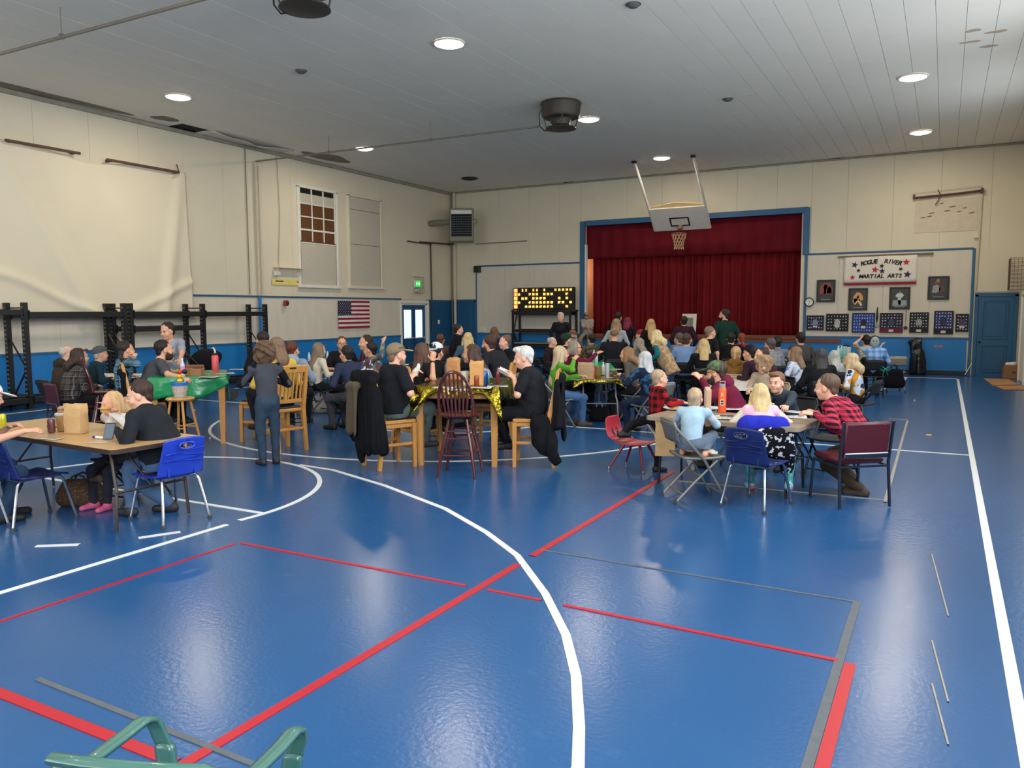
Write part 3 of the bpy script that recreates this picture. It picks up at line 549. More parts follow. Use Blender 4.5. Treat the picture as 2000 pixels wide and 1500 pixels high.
# exit doors in the left wall
d1 = struct(MB().box((XL - .06, 21.55, 1.03), (.1, .10, 2.1)).box((XL - .06, 23.05, 1.03), (.1, .12, 2.1)).box((XL - .06, 22.3, 2.08), (.1, 1.6, .12)).build('door_1', WHITEP)); GLASS = bpy.data.materials.new('door_glass'); GLASS.use_nodes = True; gb = GLASS.node_tree.nodes['Principled BSDF']; gb.inputs['Transmission Weight'].default_value = 1; gb.inputs['Roughness'].default_value = .02; gb.inputs['Base Color'].default_value = (.9, .95, .95, 1)
for i in (0, 1):
    y = 21.97 + .66 * i; lf = MB(); 
    for c, d in (((0, -.29, 1.03), (.045, .12, 1.98)), ((0, .29, 1.03), (.045, .12, 1.98)), ((0, 0, .45), (.045, .5, .86)), ((0, 0, 1.94), (.045, .5, .17))): lf.box((XL - .06 + c[0], y + c[1], c[2]), d, bev=.005)
    lf.build('door_leaf', BLUED, d1); MB().box((XL - .06, y, 1.37), (.008, .48, .98)).build('door_pane', GLASS, d1); MB().tube([(XL + .0, y - .25, .9), (XL + .03, y - .25, .9), (XL + .03, y + .25, .9), (XL, y + .25, .9)], .014, 6).build('push_bar', WHITEP, d1)
struct(MB().box((XL + .012, 21.52, 1.05), (.04, .09, 2.1), bev=.008).box((XL + .012, 23.1, 1.05), (.04, .10, 2.1), bev=.008).box((XL + .012, 22.3, 2.12), (.04, 1.68, .1), bev=.008).build('trim_5', WHITEP))
GREEN = M('leaves_outside', (118, 138, 84), .9, var=.4, scale=8)
for i in range(3):
    q = SDF((-22, 19.5 + i * 2, -.1), (-18.5, 22.5 + i * 2, 2.6), .12); q.ell((-20.2, 21 + i * 1.8, .7 + .2 * i), (.8, .9, .8), None, .3); q.ell((-20.0, 21.3 + i * 1.8, 1.3), (.5, .6, .5), None, .3); tag(q.build('shrub', GREEN, None, folds(.1, i)), ['nearest', 'middle', 'farthest'][i] + ' green shrub outside seen through the glazed exit doors', 'shrub', 'shrubs outside the exit doors')
struct(MB().box((-24, 16, -.15), (16, 30, .1)).build('floor_outside', M('pale_concrete', (200, 196, 188), .9)))
# stage wall
SX0, SX1, SZ0, SZ1 = -10.71, -3.62, .955, 4.66
wall_back = struct(MB().box(((XL + SX0) / 2, YB + .14, ZC / 2), (SX0 - XL, .24, ZC)).box(((XR + SX1) / 2, YB + .14, ZC / 2), (XR - SX1 + .3, .24, ZC)).box(((SX0 + SX1) / 2, YB + .14, (ZC + SZ1) / 2), (SX1 - SX0, .24, ZC - SZ1)).box(((SX0 + SX1) / 2, YB + .14, SZ0 / 2), (SX1 - SX0, .24, SZ0)).build('wall_back', CREAM))
wallboard('wall_panel', XL, SX0 - .1, 3.42, ZC - .02, 'x', YB + .02, CREAM, par=wall_back, off=.3); wallboard('wall_panel', SX1 + .1, XR, 3.42, ZC - .02, 'x', YB + .02, CREAM, par=wall_back, off=.2); wallboard('wall_panel', SX0 - .1, SX1 + .1, SZ1 + .12, ZC - .02, 'x', YB + .02, CREAM, par=wall_back, off=.7)
wallboard('wall_panel', XL, -14.9, 2.23, 3.42, 'x', YB + .02, CREAM, par=wall_back); wallboard('wall_panel', .62, XR, 2.25, 3.42, 'x', YB + .02, CREAM, par=wall_back)
wallboard('tackboard', -14.88, SX0 - .05, .985, 3.38, 'x', YB + .02, BOARD, th=.018, wd=1.17, off=.02, par=wall_back); wallboard('tackboard', SX1 + .03, .60, .985, 3.38, 'x', YB + .02, BOARD, th=.018, wd=1.17, off=.3, par=wall_back)
MB().box(((-14.88 + .55) / 2, YB - .001, .49), (15.43, .02, .98)).build('wainscot', BLUEP, wall_back); MB().box((-15.45, YB - .001, 1.11), (1.1, .02, 2.22)).build('wainscot', BLUED, wall_back)
for i, (c, d) in enumerate([(((-14.88 + SX0) / 2, YB, 3.41), (SX0 + 14.88, .04, .05)), ((-14.9, YB, 1.7), (.045, .04, 3.42)), (((SX1 + .62) / 2, YB, 3.41), (.62 - SX1, .04, .05)), ((.625, YB, 1.7), (.07, .05, 3.42)), (((-14.9 + SX0) / 2, YB, .99), (SX0 + 14.9, .04, .05)), (((SX1 + .6) / 2, YB, 1.0), (.6 - SX1, .04, .06)), ((SX0 - .02, YB, (SZ1 + .9) / 2 + .05), (.17, .09, SZ1 - .8)), ((SX1 - .02, YB, (SZ1 + 3.4) / 2 + .05), (.17, .09, SZ1 - 3.3)), ((SX1 + .0, YB, 2.2), (.07, .07, 2.5)), (((SX0 + SX1) / 2, YB, SZ1 + .03), (SX1 - SX0 - .17, .09, .17))]): struct(MB().box(c, d, bev=.008).build('trim_%d' % (6 + i), BLUET))
struct(MB().box(((XL + .6) / 2, YB - .01, .06), (.6 - XL, .03, .12), bev=.005).build('baseboard_back', M('dark_baseboard', (22, 30, 44), .5)))
struct(MB().box(((XL + XR) / 2, YB - .02, ZC - .03), (XR - XL, .05, .05), bev=.01).build('trim_16', M('old_cornice', (150, 144, 130), .8)))
struct(MB().box(((SX0 + SX1) / 2, YB + 2, SZ0 - .06), (SX1 - SX0 + 2, 4.1, .12)).box(((SX0 + SX1) / 2, YB - .02, SZ0 + .02), (SX1 - SX0 + .04, .10, .13), bev=.02).build('stage_floor', STAGEW))
STW = M('stage_side_wall', (206, 150, 118), .8); struct(MB().box((SX0 - .9, YB + 2.2, 2.9), (.1, 3.8, 4)).box(((SX0 + SX1) / 2, YB + 4, 2.9), (SX1 - SX0 + 2, .1, 4)).box((SX1 + .9, YB + 2.2, 2.9), (.1, 3.8, 4)).box(((SX0 + SX1) / 2, YB + 2.2, 4.9), (SX1 - SX0 + 2, 3.8, .1)).build('wall_stage', STW))
struct(MB().box((SX0 + .075, YB + .06, 2.5), (.06, .16, 3.0), bev=.01).build('trim_17', WHITEP))
pl_ = bpy.data.lights.new('stage_bulb', 'POINT'); pl_.energy = 60; pl_.color = (1, .72, .5); pl_.shadow_soft_size = .1; po = bpy.data.objects.new('stage_bulb', pl_); C.objects.link(po); po.location = (SX0 + .1, YB + 2.0, 3.2)
VELVET = M('red_velvet', (104, 6, 18), .85, var=.25, scale=3, bump=.2, bscale=60, spec=.25); VELVET2 = M('red_velvet_valance', (100, 8, 24), .85, var=.2, scale=3, spec=.25)
def curtain(x0, x1, z0, z1, y, per, amp, seed):
    r = np.random.default_rng(seed); n = int((x1 - x0) / per); ph = np.cumsum(r.uniform(.7, 1.3, n + 2)); ph = ph / ph[-1] * n * 2 * PI
    def fn(u, v):
        f = np.interp(u * (n + 1), np.arange(n + 2), ph); return (x0 + (x1 - x0) * u, y + amp * math.sin(f) * (1 - .35 * v) + .3 * amp * math.sin(f * .37 + 2 * v), z0 + (z1 - z0) * v)
    return MB().grid(fn, n * 7, 8)
tag(curtain(SX0 + .20, -7.05, SZ0 + .0, 3.75, YB + .42, .19, .055, 1).build('stage_curtain', VELVET, None, True, solid=.006), 'left half of the pleated dark red stage curtain', 'curtain'); tag(curtain(-7.12, SX1 + .06, SZ0 + .0, 3.75, YB + .44, .19, .055, 2).build('stage_curtain', VELVET, None, True, solid=.006), 'right half of the pleated dark red stage curtain', 'curtain')
tag(curtain(SX0 + .03, SX1 + .04, 3.53, SZ1 + .0, YB + .24, .46, .03, 3).build('valance', VELVET2, None, True, solid=.006), 'wide red velvet valance across the top of the stage opening', 'valance')
# doors in the stage wall
def pdoor(n, x0, x1, z1, knob):
    o = struct(MB().box(((x0 + x1) / 2, YB - .012, z1 / 2), (x1 - x0, .03, z1)).build('door_%d' % n, BLUED)); wd = x1 - x0
    for za, zb in ((.12, .82), (1.0, z1 - .12)):
        xa, xb = x0 + .13, x1 - .13; m = MB()
        for c, d in ((((xa + xb) / 2, YB - .032, za), (xb - xa, .02, .022)), (((xa + xb) / 2, YB - .032, zb), (xb - xa, .02, .022)), ((xa, YB - .032, (za + zb) / 2), (.022, .02, zb - za)), ((xb, YB - .032, (za + zb) / 2), (.022, .02, zb - za))): m.box(c, d, bev=.006)
        m.build('door_moulding', BLUED, o); MB().box(((xa + xb) / 2, YB - .03, (za + zb) / 2), (xb - xa - .12, .014, zb - za - .12), bev=.006).build('door_panel', BLUED, o)
    for c, d in (((x0 - .04, YB - .02, z1 / 2 + .03), (.09, .06, z1 + .06)), ((x1 + .04, YB - .02, z1 / 2 + .03), (.09, .06, z1 + .06)), (((x0 + x1) / 2, YB - .02, z1 + .05), (wd + .17, .06, .1))): MB().box(c, d, bev=.008).build('door_frame', BLUED, o)
    MB().lathe([(.012, 0), (.012, .03), (.03, .04), (.032, .06), (.015, .075)], (knob, YB - .03, .92), 12, RX(PI / 2)).build('door_knob', BLACKM, o, True)
pdoor(2, .78, 1.6, 2.12, .84); pdoor(3, -15.72, -14.98, 2.12, -15.66)
# right wall with its window bays, wall behind the camera
rw = MB(); ys = [YF] + [q for ab in WINDOWS for q in ab] + [YB]
for i in range(0, len(ys), 2): rw.box((XR + .12, (ys[i] + ys[i + 1]) / 2, ZC / 2), (.24, ys[i + 1] - ys[i], ZC))
for a, b in WINDOWS: rw.box((XR + .12, (a + b) / 2, WZ0 / 2), (.24, b - a, WZ0)).box((XR + .12, (a + b) / 2, (ZC + WZ1) / 2), (.24, b - a, ZC - WZ1))
wall_right = struct(rw.build('wall_right', CREAM)); MB().box((XR - .003, (YF + 21) / 2, .49), (.02, 21 - YF, .98)).build('wainscot', BLUEP, wall_right)
struct(MB().box(((XL + XR) / 2, YF - .3, ZC / 2), (XR - XL + .6, .2, ZC)).build('wall_front', CREAM))
struct(MB().box((XR - .03, 23.75, 1.06), (.10, .09, 2.2), bev=.01).box((XR - .03, 22.2, 1.06), (.10, .09, 2.2), bev=.01).box((XR - .03, 22.97, 2.18), (.10, 1.64, .1), bev=.01).build('trim_18', WHITEP)); struct(MB().box((XR - .02, 22.97, 1.07), (.05, 1.46, 2.14), bev=.01).build('door_4', WHITEP))
# ------------------------------------------------------------------ lamps and ceiling fittings
LAMPG = M('lamp_glow', (255, 238, 208), emit=12)
LAMPS = [(-13.57, 11.05, 'nearest the hanging wall sheet on the left'), (-13.57, 16.82, 'crossed by the ceiling pipe above the left windows'), (-7.15, 11.05, 'large and bright in the upper middle of the ceiling'), (-7.19, 16.82, 'just behind the hanging ceiling fan'), (-7.18, 22.03, 'between the two arms of the basketball hoop'), (-.69, 16.82, 'nearer of two above the martial arts wall'), (-.69, 22.02, 'farther of two above the martial arts wall'), (-.69, 11.05, ''), (-13.57, 5.3, ''), (-7.15, 5.3, ''), (-.69, 5.3, ''), (-7.15, -.5, ''), (-.69, -.5, '')]
cl0 = None
for x, y, tx in LAMPS:
    if cl0 is None:
        cl0 = thing('ceiling_lamp', '', 'lamp', (0, 0, 0), 0, 'round recessed ceiling lamps'); MB().lathe([(.25, -.004), (.262, -.022), (.235, -.03), (.225, -.012)], n=28, cap=False).build('trim_ring', WHITEP, cl0, True); MB().lathe([(.225, -.012), (.20, -.04), (.12, -.062), (.001, -.07)], n=28, cap=False).build('lens', LAMPG, cl0, True); o = cl0
    else: o = dup(cl0, (0, 0, 0), 0)
    o.location = (x, y, ZC + .004); o['label'] = 'lit round ceiling lamp ' + (tx or 'outside the picture at %s' % {(-.69, 11.05): 'the top right corner', (-13.57, 5.3): 'the upper left', (-7.15, 5.3): 'the upper middle', (-.69, 5.3): 'the upper right', (-7.15, -.5): 'the left behind the camera', (-.69, -.5): 'the right behind the camera'}[(x, y)])
    area('lamp_light', (x, y, ZC - .075), (0, 0, 0), .42, 0, LAMP_W, (1, .86, .66), 'DISK')
o = thing('ceiling_lamp', 'unlit dark round ceiling fitting in the far left corner', 'lamp', (-13.66, 22.23, ZC)); MB().lathe([(.26, -.002), (.27, -.03), (.2, -.05), (.15, -.02), (.001, -.015)], n=24, cap=False).build('dark_reflector', M('dark_reflector', (38, 36, 34), .5), o, True)
for px, py, lb in ((588, 138, 'small dark detector on the ceiling left of the big lamp'), (1422, 193, 'small dark detector on the ceiling right of the fan'), (1237, 8, 'grey smoke detector at the top edge of the picture')):
    c = P(px, py, ZC); o = thing('smoke_detector', lb, 'detector', (c[0], c[1], ZC)); MB().lathe([(.09, 0), (.09, -.02), (.06, -.045), (.001, -.05)], n=16, cap=False).build('housing', M('grey_plastic', (92, 92, 92), .6), o, True); MB().lathe([(.11, .002), (.11, -.006)], n=16).build('base_ring', STEEL, o)
FANM = M('dusty_fan_metal', (66, 60, 52), .5, metal=.3, var=.3)
def fan(x, y, lb):
    o = thing('ceiling_fan', lb, 'fan', (x, y, ZC)); MB().lathe([(.40, 0), (.43, -.03), (.41, -.06), (.40, -.26), (.37, -.31), (.30, -.33)], n=32).build('housing', FANM, o, True); MB().lathe([(.22, -.33), (.19, -.38), (.19, -.46), (.14, -.48)], n=20).build('motor', FANM, o, True); MB().lathe([(.10, -.47), (.31, -.51), (.32, -.535), (.10, -.56), (.001, -.565)], n=28, cap=False).build('deflector_plate', FANM, o, True)
    for k in range(4): a = k * PI / 2 + .5; MB().tube([(.36 * math.cos(a), .36 * math.sin(a), -.28), (.30 * math.cos(a), .30 * math.sin(a), -.50)], .012, 6).build('strut', FANM, o)
    for k in range(5): a = k * 2 * PI / 5; MB().box((.12 * math.cos(a), .12 * math.sin(a), -.40), (.20, .09, .006), rot=(.4, 0, a)).build('blade', STEEL, o)
    MB().tube([(-.40, -.05, -.04), (-.47, -.06, -.2), (-.46, -.06, -.42), (-.36, -.04, -.54), (-.25, -.02, -.53)], .012, 6).build('cable', BLACKM, o, True); return o
fan(-7.14, 15.25, 'dark round ceiling fan hanging from the ceiling beside a bright lamp'); fan(-7.14, 7.75, 'dark round ceiling fan cut by the top edge of the picture')
PIPE = M('painted_pipe', (120, 114, 102), .5, var=.15); PIPEC = M('cream_pipe', (196, 188, 164), .55)
def pipe(lb, pts, r, mat, name='pipe', hang=()):
    o = thing(name, lb, 'pipe', tuple(pts[0])); q = [Vector(p) - Vector(pts[0]) for p in pts]; MB().tube(q, r, 8).build('tube', mat, o, True)
    for p in pts[1:-1]: MB().lathe([(r * 1.5, -r * 1.6), (r * 1.5, r * 1.6)], Vector(p) - Vector(pts[0]), 8).build('coupling', mat, o)
    for p in hang: MB().tube([Vector(p) - Vector(pts[0]), Vector((p[0], p[1], ZC)) - Vector(pts[0])], .007, 5).build('hanger', mat, o); MB().lathe([(r * 1.7, -.02), (r * 1.7, .02)], Vector(p) - Vector(pts[0]), 8, RY(PI / 2)).build('clamp', mat, o)
    return o
pipe('long thin gas pipe hung below the ceiling running to the fan', [(XL + .06, 15.25, 5.70), (-7.6, 15.25, 5.66)], .022, PIPE, hang=[(-13.4, 15.25, 5.69), (-10.4, 15.25, 5.68)]); pipe('long pipe hung below the ceiling at the top left corner', [(XL + .06, 7.12, 5.70), (-7.5, 7.12, 5.66)], .026, PIPE, hang=[(-11.1, 7.12, 5.69)])
pipe('cream pipe running down the left wall from the ceiling pipe', [(XL + .06, 15.25, 5.70), (XL + .06, 15.25, 2.26)], .032, PIPEC); pipe('thin cream conduit beside the cream pipe on the left wall', [(XL + .05, 15.36, 5.60), (XL + .05, 15.36, 2.26)], .014, PIPEC)
pipe('bright blue painted lower end of the wall pipe behind the racks', [(XL + .07, 15.25, 2.2), (XL + .07, 15.25, .05)], .04, BLUEP); pipe('thin vertical conduit on the left wall left of the cream pipe', [(XL + .03, 14.95, 6.0), (XL + .03, 14.95, 2.26)], .012, PIPE)
pipe('thin hanging cord on the left wall beside the boarded window', [(XL + .03, 16.05, 6.0), (XL + .03, 16.1, 4.4), (XL + .03, 16.0, 3.2), (XL + .03, 16.05, 2.8)], .006, PIPE, 'cord')
pipe('tall cream pipe in the far left corner', [(XL + .22, YB - .12, 6.05), (XL + .22, YB - .12, .1)], .05, PIPEC); pipe('dark thin pipe rising in the far left corner', [(XL + .08, YB - .1, 6.05), (XL + .08, YB - .1, .1)], .022, PIPE); pipe('dark conduit bending down the left wall above the exit doors', [(XL + .05, 21.9, 4.15), (XL + .05, 23.25, 4.13), (XL + .05, 23.3, 1.0)], .025, M('dark_pipe', (62, 58, 52), .5)); pipe('dark pipe from the wall heater to the left wall', [(XL + .05, 22.6, 4.17), (XL + .10, YB - .3, 4.22), (XL + .3, YB - .3, 4.22)], .03, M('dark_pipe', (62, 58, 52), .5))
a = PB(1030, 470); pipe('conduit running along the stage wall from the heater', [(-14.9, YB - .03, 4.2), (a[0], YB - .03, 4.22)], .016, PIPE)
HEATM = M('heater_enamel', (122, 120, 104), .5, var=.1)
o = thing('unit_heater', 'grey wall heater with a black louvred front high in the far left corner', 'heater', (-14.62, 23.25, 4.16), math.radians(30)); MB().box((0, .2, .57), (.82, .5, 1.14), bev=.02).build('cabinet', HEATM, o); MB().box((0, -.055, .60), (.70, .012, .80)).build('grille_back', DARK, o); MB().box((0, -.065, 1.0), (.70, .02, .13), bev=.006).build('top_panel', WHITEP, o)
for k in range(8): MB().box((0, -.075, .28 + .08 * k), (.70, .03, .02), rot=(.5, 0, 0)).build('louvre', STEEL, o)
for k in range(9): MB().box((-.32 + .08 * k, -.085, .57), (.014, .01, .66)).build('louvre_bar', BLACKM, o)
MB().box((0, -.06, .1), (.80, .06, .16), bev=.02).build('bottom_tray', HEATM, o); MB().tube([(.41, 0, .75), (.50, 0, .78), (.52, 0, .66), (.42, 0, .6)], .02, 7).build('gas_loop', HEATM, o, True)
MB().tube([(-.38, .2, .70), (-1.13, .64, .70)], .10, 14).build('flue', HEATM, o, True)
# basketball hoop hung from the ceiling
o = thing('basketball_hoop', 'white basketball backboard on two ceiling arms with net in front of the stage', 'hoop', (AX, 0, 0)); Tm = Vector((0, 23.45, 4.86)); Bm = Vector((0, 24.05, 4.25)); dn = (Bm - Tm).normalized(); nn = Vector((1, 0, 0)).cross(dn); nn = -nn if nn.y > 0 else nn
RB = Matrix((Vector((1, 0, 0)), -dn, nn)).transposed(); mid = (Tm + Bm) / 2; hw = .86; BB = M('backboard_white', (206, 200, 190), .5)
MB().box(mid, (2 * hw, (Bm - Tm).length, .035), rot=RB, bev=.006).build('backboard', BB, o); MB().prism([(-hw, 0), (hw, 0), (hw - .1, .06), (0, .17), (-hw + .1, .06)], -.02, 0, RB, Tm - nn * .02).build('back_brace', M('pale_wood', (214, 188, 136), .6), o)
tf = MB(); c0 = mid + dn * .10
for dx, dy, sx, sy in ((0, .145, .60, .045), (0, -.145, .60, .045), (-.28, 0, .045, .29), (.28, 0, .045, .29)): tf.box(c0 + RB @ Vector((dx, dy, .019)), (sx, sy, .004), rot=RB)
tf.build('target_square', BLACKM, o); rc = c0 + dn * .19 + nn * .30 + Vector((0, .02, -.02)); rr = .225
MB().tube([rc + Vector((rr * math.cos(t), rr * math.sin(t), 0)) for t in np.linspace(0, 2 * PI, 24, endpoint=False)], .011, 6, closed=True).build('rim', M('faded_orange_steel', (112, 84, 62), .5), o, True); MB().box(c0 + dn * .17 + nn * .09, (.12, .1, .16), rot=RB, bev=.01).build('rim_bracket', M('faded_orange_steel', (112, 84, 62), .5), o)
net = MB(); NN = 12
prof = [(.225, 0), (.20, -.10), (.17, -.2), (.145, -.3), (.135, -.4), (.15, -.48)]
for k in range(NN):
    for sgn in (-1, 1): net.tube([rc + Vector((r_ * math.cos(2 * PI * (k + sgn * .5 * i) / NN), r_ * math.sin(2 * PI * (k + sgn * .5 * i) / NN), z)) for i, (r_, z) in enumerate(prof)], .0075, 4, cap=False)
net.build('net', M('dirty_net_cord', (176, 150, 118), .9), o)
for sx, t in ((-1, (-.86, 22.12, ZC)), (1, (.86, 22.12, ZC))): MB().tube([t, Vector((sx * hw, Tm.y, Tm.z)) - nn * .03, Vector((sx * hw, Bm.y, Bm.z)) - nn * .03], .042, 8).build('arm', BB, o, True); MB().box((t[0], t[1], ZC - .03), (.12, .14, .07), bev=.01).build('ceiling_mount', BLACKM, o)
# ------------------------------------------------------------------ things on the left wall
SHEET = M('hanging_plastic_sheet', (224, 214, 190), .5, var=.06, scale=1.2, spec=.4)
def sheet(u, v):
    y = 7.9 + u * 5.15; top = 5.07 + .03 * math.sin(u * 9) - .10 * math.exp(-((u - .55) / .12) ** 2); z = top - v * (top - 1.72 - .12 * max(0, u - .6))
    sag = .03 * math.sin(8 * u + 1.2) + .10 * math.exp(-((u - .16 - .35 * v) / .035) ** 2) + .09 * math.exp(-((u - .97 + .12 * v) / .03) ** 2) + .06 * math.exp(-((u - .26 - .3 * v) / .05) ** 2) + .06 * math.exp(-((v - .86 - .12 * math.cos((u - .6) * 6)) / .03) ** 2)
    return (XL + .06 + .05 * v + sag * (.35 + .65 * v), y + (.05 * v if u > .9 else 0), z)
tag(MB().grid(sheet, 110, 70).build('wall_sheet', SHEET, None, True, solid=.004), 'large cream plastic sheet draped down the left wall behind the black racks', 'sheet')
for lb, a, b in (('rusty rail above the left half of the hanging sheet', (10, 273), (157, 300)), ('rusty rail above the right half of the hanging sheet', (208, 312), (350, 336))):
    A, B = PL(*a, XL + .16), PL(*b, XL + .16); o = thing('wall_rail', lb, 'rail', tuple(A)); d = Vector(B - A); MB().box(d / 2, (.05, d.length, .05), bev=.008).build('bar', RUST, o); MB().box((-.08, .1, -.0), (.15, .05, .05)).build('bracket', RUST, o); MB().box((-.08, d.length - .1, 0), (.15, .05, .05)).build('bracket', RUST, o)
    if a[0] > 100: MB().tube([(0, d.length, 0), (.1, d.length - .25, -.05)], .02, 6).build('brace', RUST, o); MB().tube([(0, d.length, 0), (-.1, d.length + .02, .2)], .014, 6).build('hook_rod', RUST, o)
fy, fz0, fz1, fy1 = 18.35, 1.30, 2.13, 19.82; o = thing('flag', 'American flag pinned flat on the tackboard of the left wall', 'flag', (XL + .045, fy, fz0)); FR, FWm, FB = M('flag_red', (150, 26, 44), .9), M('flag_white', (222, 218, 220), .9), M('flag_navy', (36, 38, 66), .9); fh = (fz1 - fz0) / 13
for k in range(13): ya = 0 if k < 6 else (fy1 - fy) * .40; MB().grid(lambda u, v, k=k, ya=ya: (.006 * math.sin(u * 9 + k), ya + (fy1 - fy - ya) * u, fh * (k + v)), 10, 1).build('stripe', FR if k % 2 == 0 else FWm, o, solid=.003)
MB().grid(lambda u, v: (.003, (fy1 - fy) * .40 * u, fh * (6 + 7 * v)), 4, 1).build('canton', FB, o, solid=.004); st = MB()
for r_ in range(9):
    for c_ in range(6 if r_ % 2 == 0 else 5): y, z = (fy1 - fy) * .40 * ((c_ + (.5 if r_ % 2 == 0 else 1)) / 6), fh * (6 + 7 * (r_ + .5) / 9); st.add([(.009, y + .018 * (1 if q % 2 == 0 else .4) * math.sin(q * PI / 5), z + .018 * (1 if q % 2 == 0 else .4) * math.cos(q * PI / 5)) for q in range(10)], [tuple(range(10))])
tag(st.build('stars', FWm, o), kind='stuff')
c = PL(812, 556); o = thing('exit_sign', 'green lit exit sign in a wire guard above the glazed doors', 'sign', (XL + .02, c[1], c[2])); MB().box((.04, 0, .02), (.07, .34, .26), bev=.012).build('housing', WHITEP, o); MB().box((.078, 0, .03), (.008, .26, .2), bev=.004).build('lit_panel', M('exit_green', (40, 225, 90), emit=1.1), o); t = text('EXIT', .11, 'lettering', M('exit_white', (190, 255, 200), emit=1.6), o, (.085, 0, .03), Matrix(((0, 0, 1), (1, 0, 0), (0, 1, 0))))
for k in range(6): MB().tube([(.0, -.24 + .096 * k, .26), (.15, -.24 + .096 * k, .26), (.15, -.24 + .096 * k, -.3), (0, -.24 + .096 * k, -.3)], .006, 4).build('guard_wire', STEEL, o)
for k in range(4): MB().tube([(.15, -.25, -.28 + .18 * k), (.15, .25, -.28 + .18 * k)], .006, 4).build('guard_wire', STEEL, o)
MB().box((.05, -.02, -.2), (.08, .2, .1), bev=.02).build('battery_box', WHITEP, o)
c = PL(555, 592); o = thing('fire_alarm', 'small red fire alarm on the left wall above the end of the rack', 'alarm', (XL + .03, c[1], c[2])); MB().box((.04, 0, 0), (.08, .15, .15), bev=.02).build('case', M('alarm_red', (150, 24, 28), .4), o); MB().lathe([(.05, 0), (.05, .03), (.03, .045)], (.08, 0, 0), 12, RY(PI / 2)).build('horn', M('alarm_dark', (70, 14, 18), .5), o)
A, B = PL(533, 522), PL(586, 527); o = thing('wall_shelf', 'narrow cream shelf on the left wall beside the boarded window', 'shelf', (XL + .02, A[1], A[2])); MB().box((.08, (B[1] - A[1]) / 2, 0), (.16, B[1] - A[1], .03), bev=.005).build('board', CREAM, o); MB().box((.05, .1, -.05), (.1, .03, .08)).build('bracket', CREAM, o); MB().box((.05, B[1] - A[1] - .1, -.05), (.1, .03, .08)).build('bracket', CREAM, o)
c = PL(538, 534); o = thing('junction_box', 'small cream box on the wall under the narrow shelf', 'box', (XL + .02, c[1], c[2])); MB().box((.04, 0, 0), (.08, .2, .13), bev=.01).build('case', WHITEP, o); MB().box((.083, 0, 0), (.006, .16, .09), bev=.002).build('cover', CREAM, o)
A, B = PL(530, 550), PL(586, 553); o = thing('yellow_notice', 'faded yellow paper strip taped beside the boarded window', 'notice', (XL + .02, (A[1] + B[1]) / 2, A[2])); MB().box((.008, 0, 0), (.004, B[1] - A[1], .16)).build('paper', M('faded_yellow', (222, 208, 118), .8), o)
for yy, ww in ((-.35, .12), (-.2, .16), (.42, .06)): MB().box((.012, yy, .02), (.003, ww, .03)).build('marker_stroke', BLACKM, o)
o = thing('light_switch', 'white switch plate on the blue wall by the corner', 'switch', (XL + .015, 23.75, 1.42)); MB().box((.008, 0, 0), (.012, .12, .14), bev=.004).build('plate', WHITEP, o); MB().box((.018, 0, 0), (.012, .02, .04)).build('toggle', WHITEP, o)
# pallet racks
XB, XF_ = XL + .22, XL + .80; RK = [8.70, 10.75, 10.90, 12.77, 14.70]
def upright(y, lb):
    o = thing('rack_upright', lb, 'rack', (XB, y, 0), 0, 'pallet rack uprights along the left wall')
    for dx in (0, XF_ - XB):
        m = MB(); t = .02
        m.box((dx - .045, 0, 1.0), (.012, .085, 2.0)).box((dx + .045, 0, 1.0), (.012, .085, 2.0)).box((dx, -.04, 1.0), (.09, .008, 2.0)); m.build('post', BLACKM, o); MB().box((dx, 0, .008), (.14, .14, .016)).build('foot_plate', BLACKM, o); hm_ = MB()
        for k in range(22):
            for s_ in (-.018, .018): hm_.box((dx + s_ + .002 * (k % 2), -.0445, .12 + .085 * k), (.014, .002, .03))
        tag(hm_.build('slots', M('slot_light', (150, 150, 146), .8), o), kind='stuff')
    wd = XF_ - XB
    for z0, z1 in ((.15, .75), (.75, 1.35), (1.35, .75 + 1.2)): 
        if z1 < 1.9: MB().tube([(0.03, 0, z0), (wd - .03, 0, z1)] if z0 != .75 else [(wd - .03, 0, z0), (.03, 0, z1)], .018, 5).build('brace', BLACKM, o)
    MB().tube([(0.03, 0, 1.9), (wd - .03, 0, 1.9)], .014, 5).build('brace', BLACKM, o); return o
for y, lb in zip(RK, ('black rack upright behind the old couple at the far left', 'black rack upright left one of the pair near the woman in blue plaid', 'black rack upright right one of the pair near the woman in blue plaid', 'black rack upright behind the red bottle and stroller', 'black rack upright at the right end of the row')): upright(y, lb)
def beam(y0, y1, z, x, lb, hh=.11):
    o = thing('rack_beam', lb, 'rack beam', (x, y0, z), 0, 'pallet rack beams'); MB().box((0, (y1 - y0) / 2, 0), (.045, y1 - y0 - .09, hh), bev=.006).build('bar', BLACKM, o)
    for y in (.05, y1 - y0 - .05): MB().box((0.0, y, 0), (.07, .012, hh + .06)).build('end_plate', BLACKM, o)
for y0, y1, z, nm in ((5.2, RK[0], 1.82, 'top beam at the left edge'), (RK[0], RK[1], 1.77, 'top beam behind the seated old couple'), (RK[2], RK[3], 1.77, 'top beam behind the standing woman in grey'), (RK[3], RK[4], 1.76, 'top beam above the curly haired boy'), (RK[2], RK[3], 1.45, 'second beam behind the standing woman in grey'), (5.2, RK[0], .16, 'bottom beam at the left edge'), (RK[0], RK[1], .16, 'bottom beam behind the old couple'), (RK[3], RK[4], .16, 'bottom beam near the curly haired boy')):
    for x, ww in ((XF_ + .05, 'front '), (XB + .05, 'rear ')): beam(y0, y1, z, x, 'black rack ' + ww + nm)
o = thing('rack_deck', 'dark deck of the low rack shelf at the left edge', 'shelf', (XB, 5.2, .23))
for k in range(9): MB().box((.31, .2 + .40 * k, .015), (.66, .36, .02), bev=.003).build('deck_board', M('dark_deck', (32, 32, 36), .7), o)
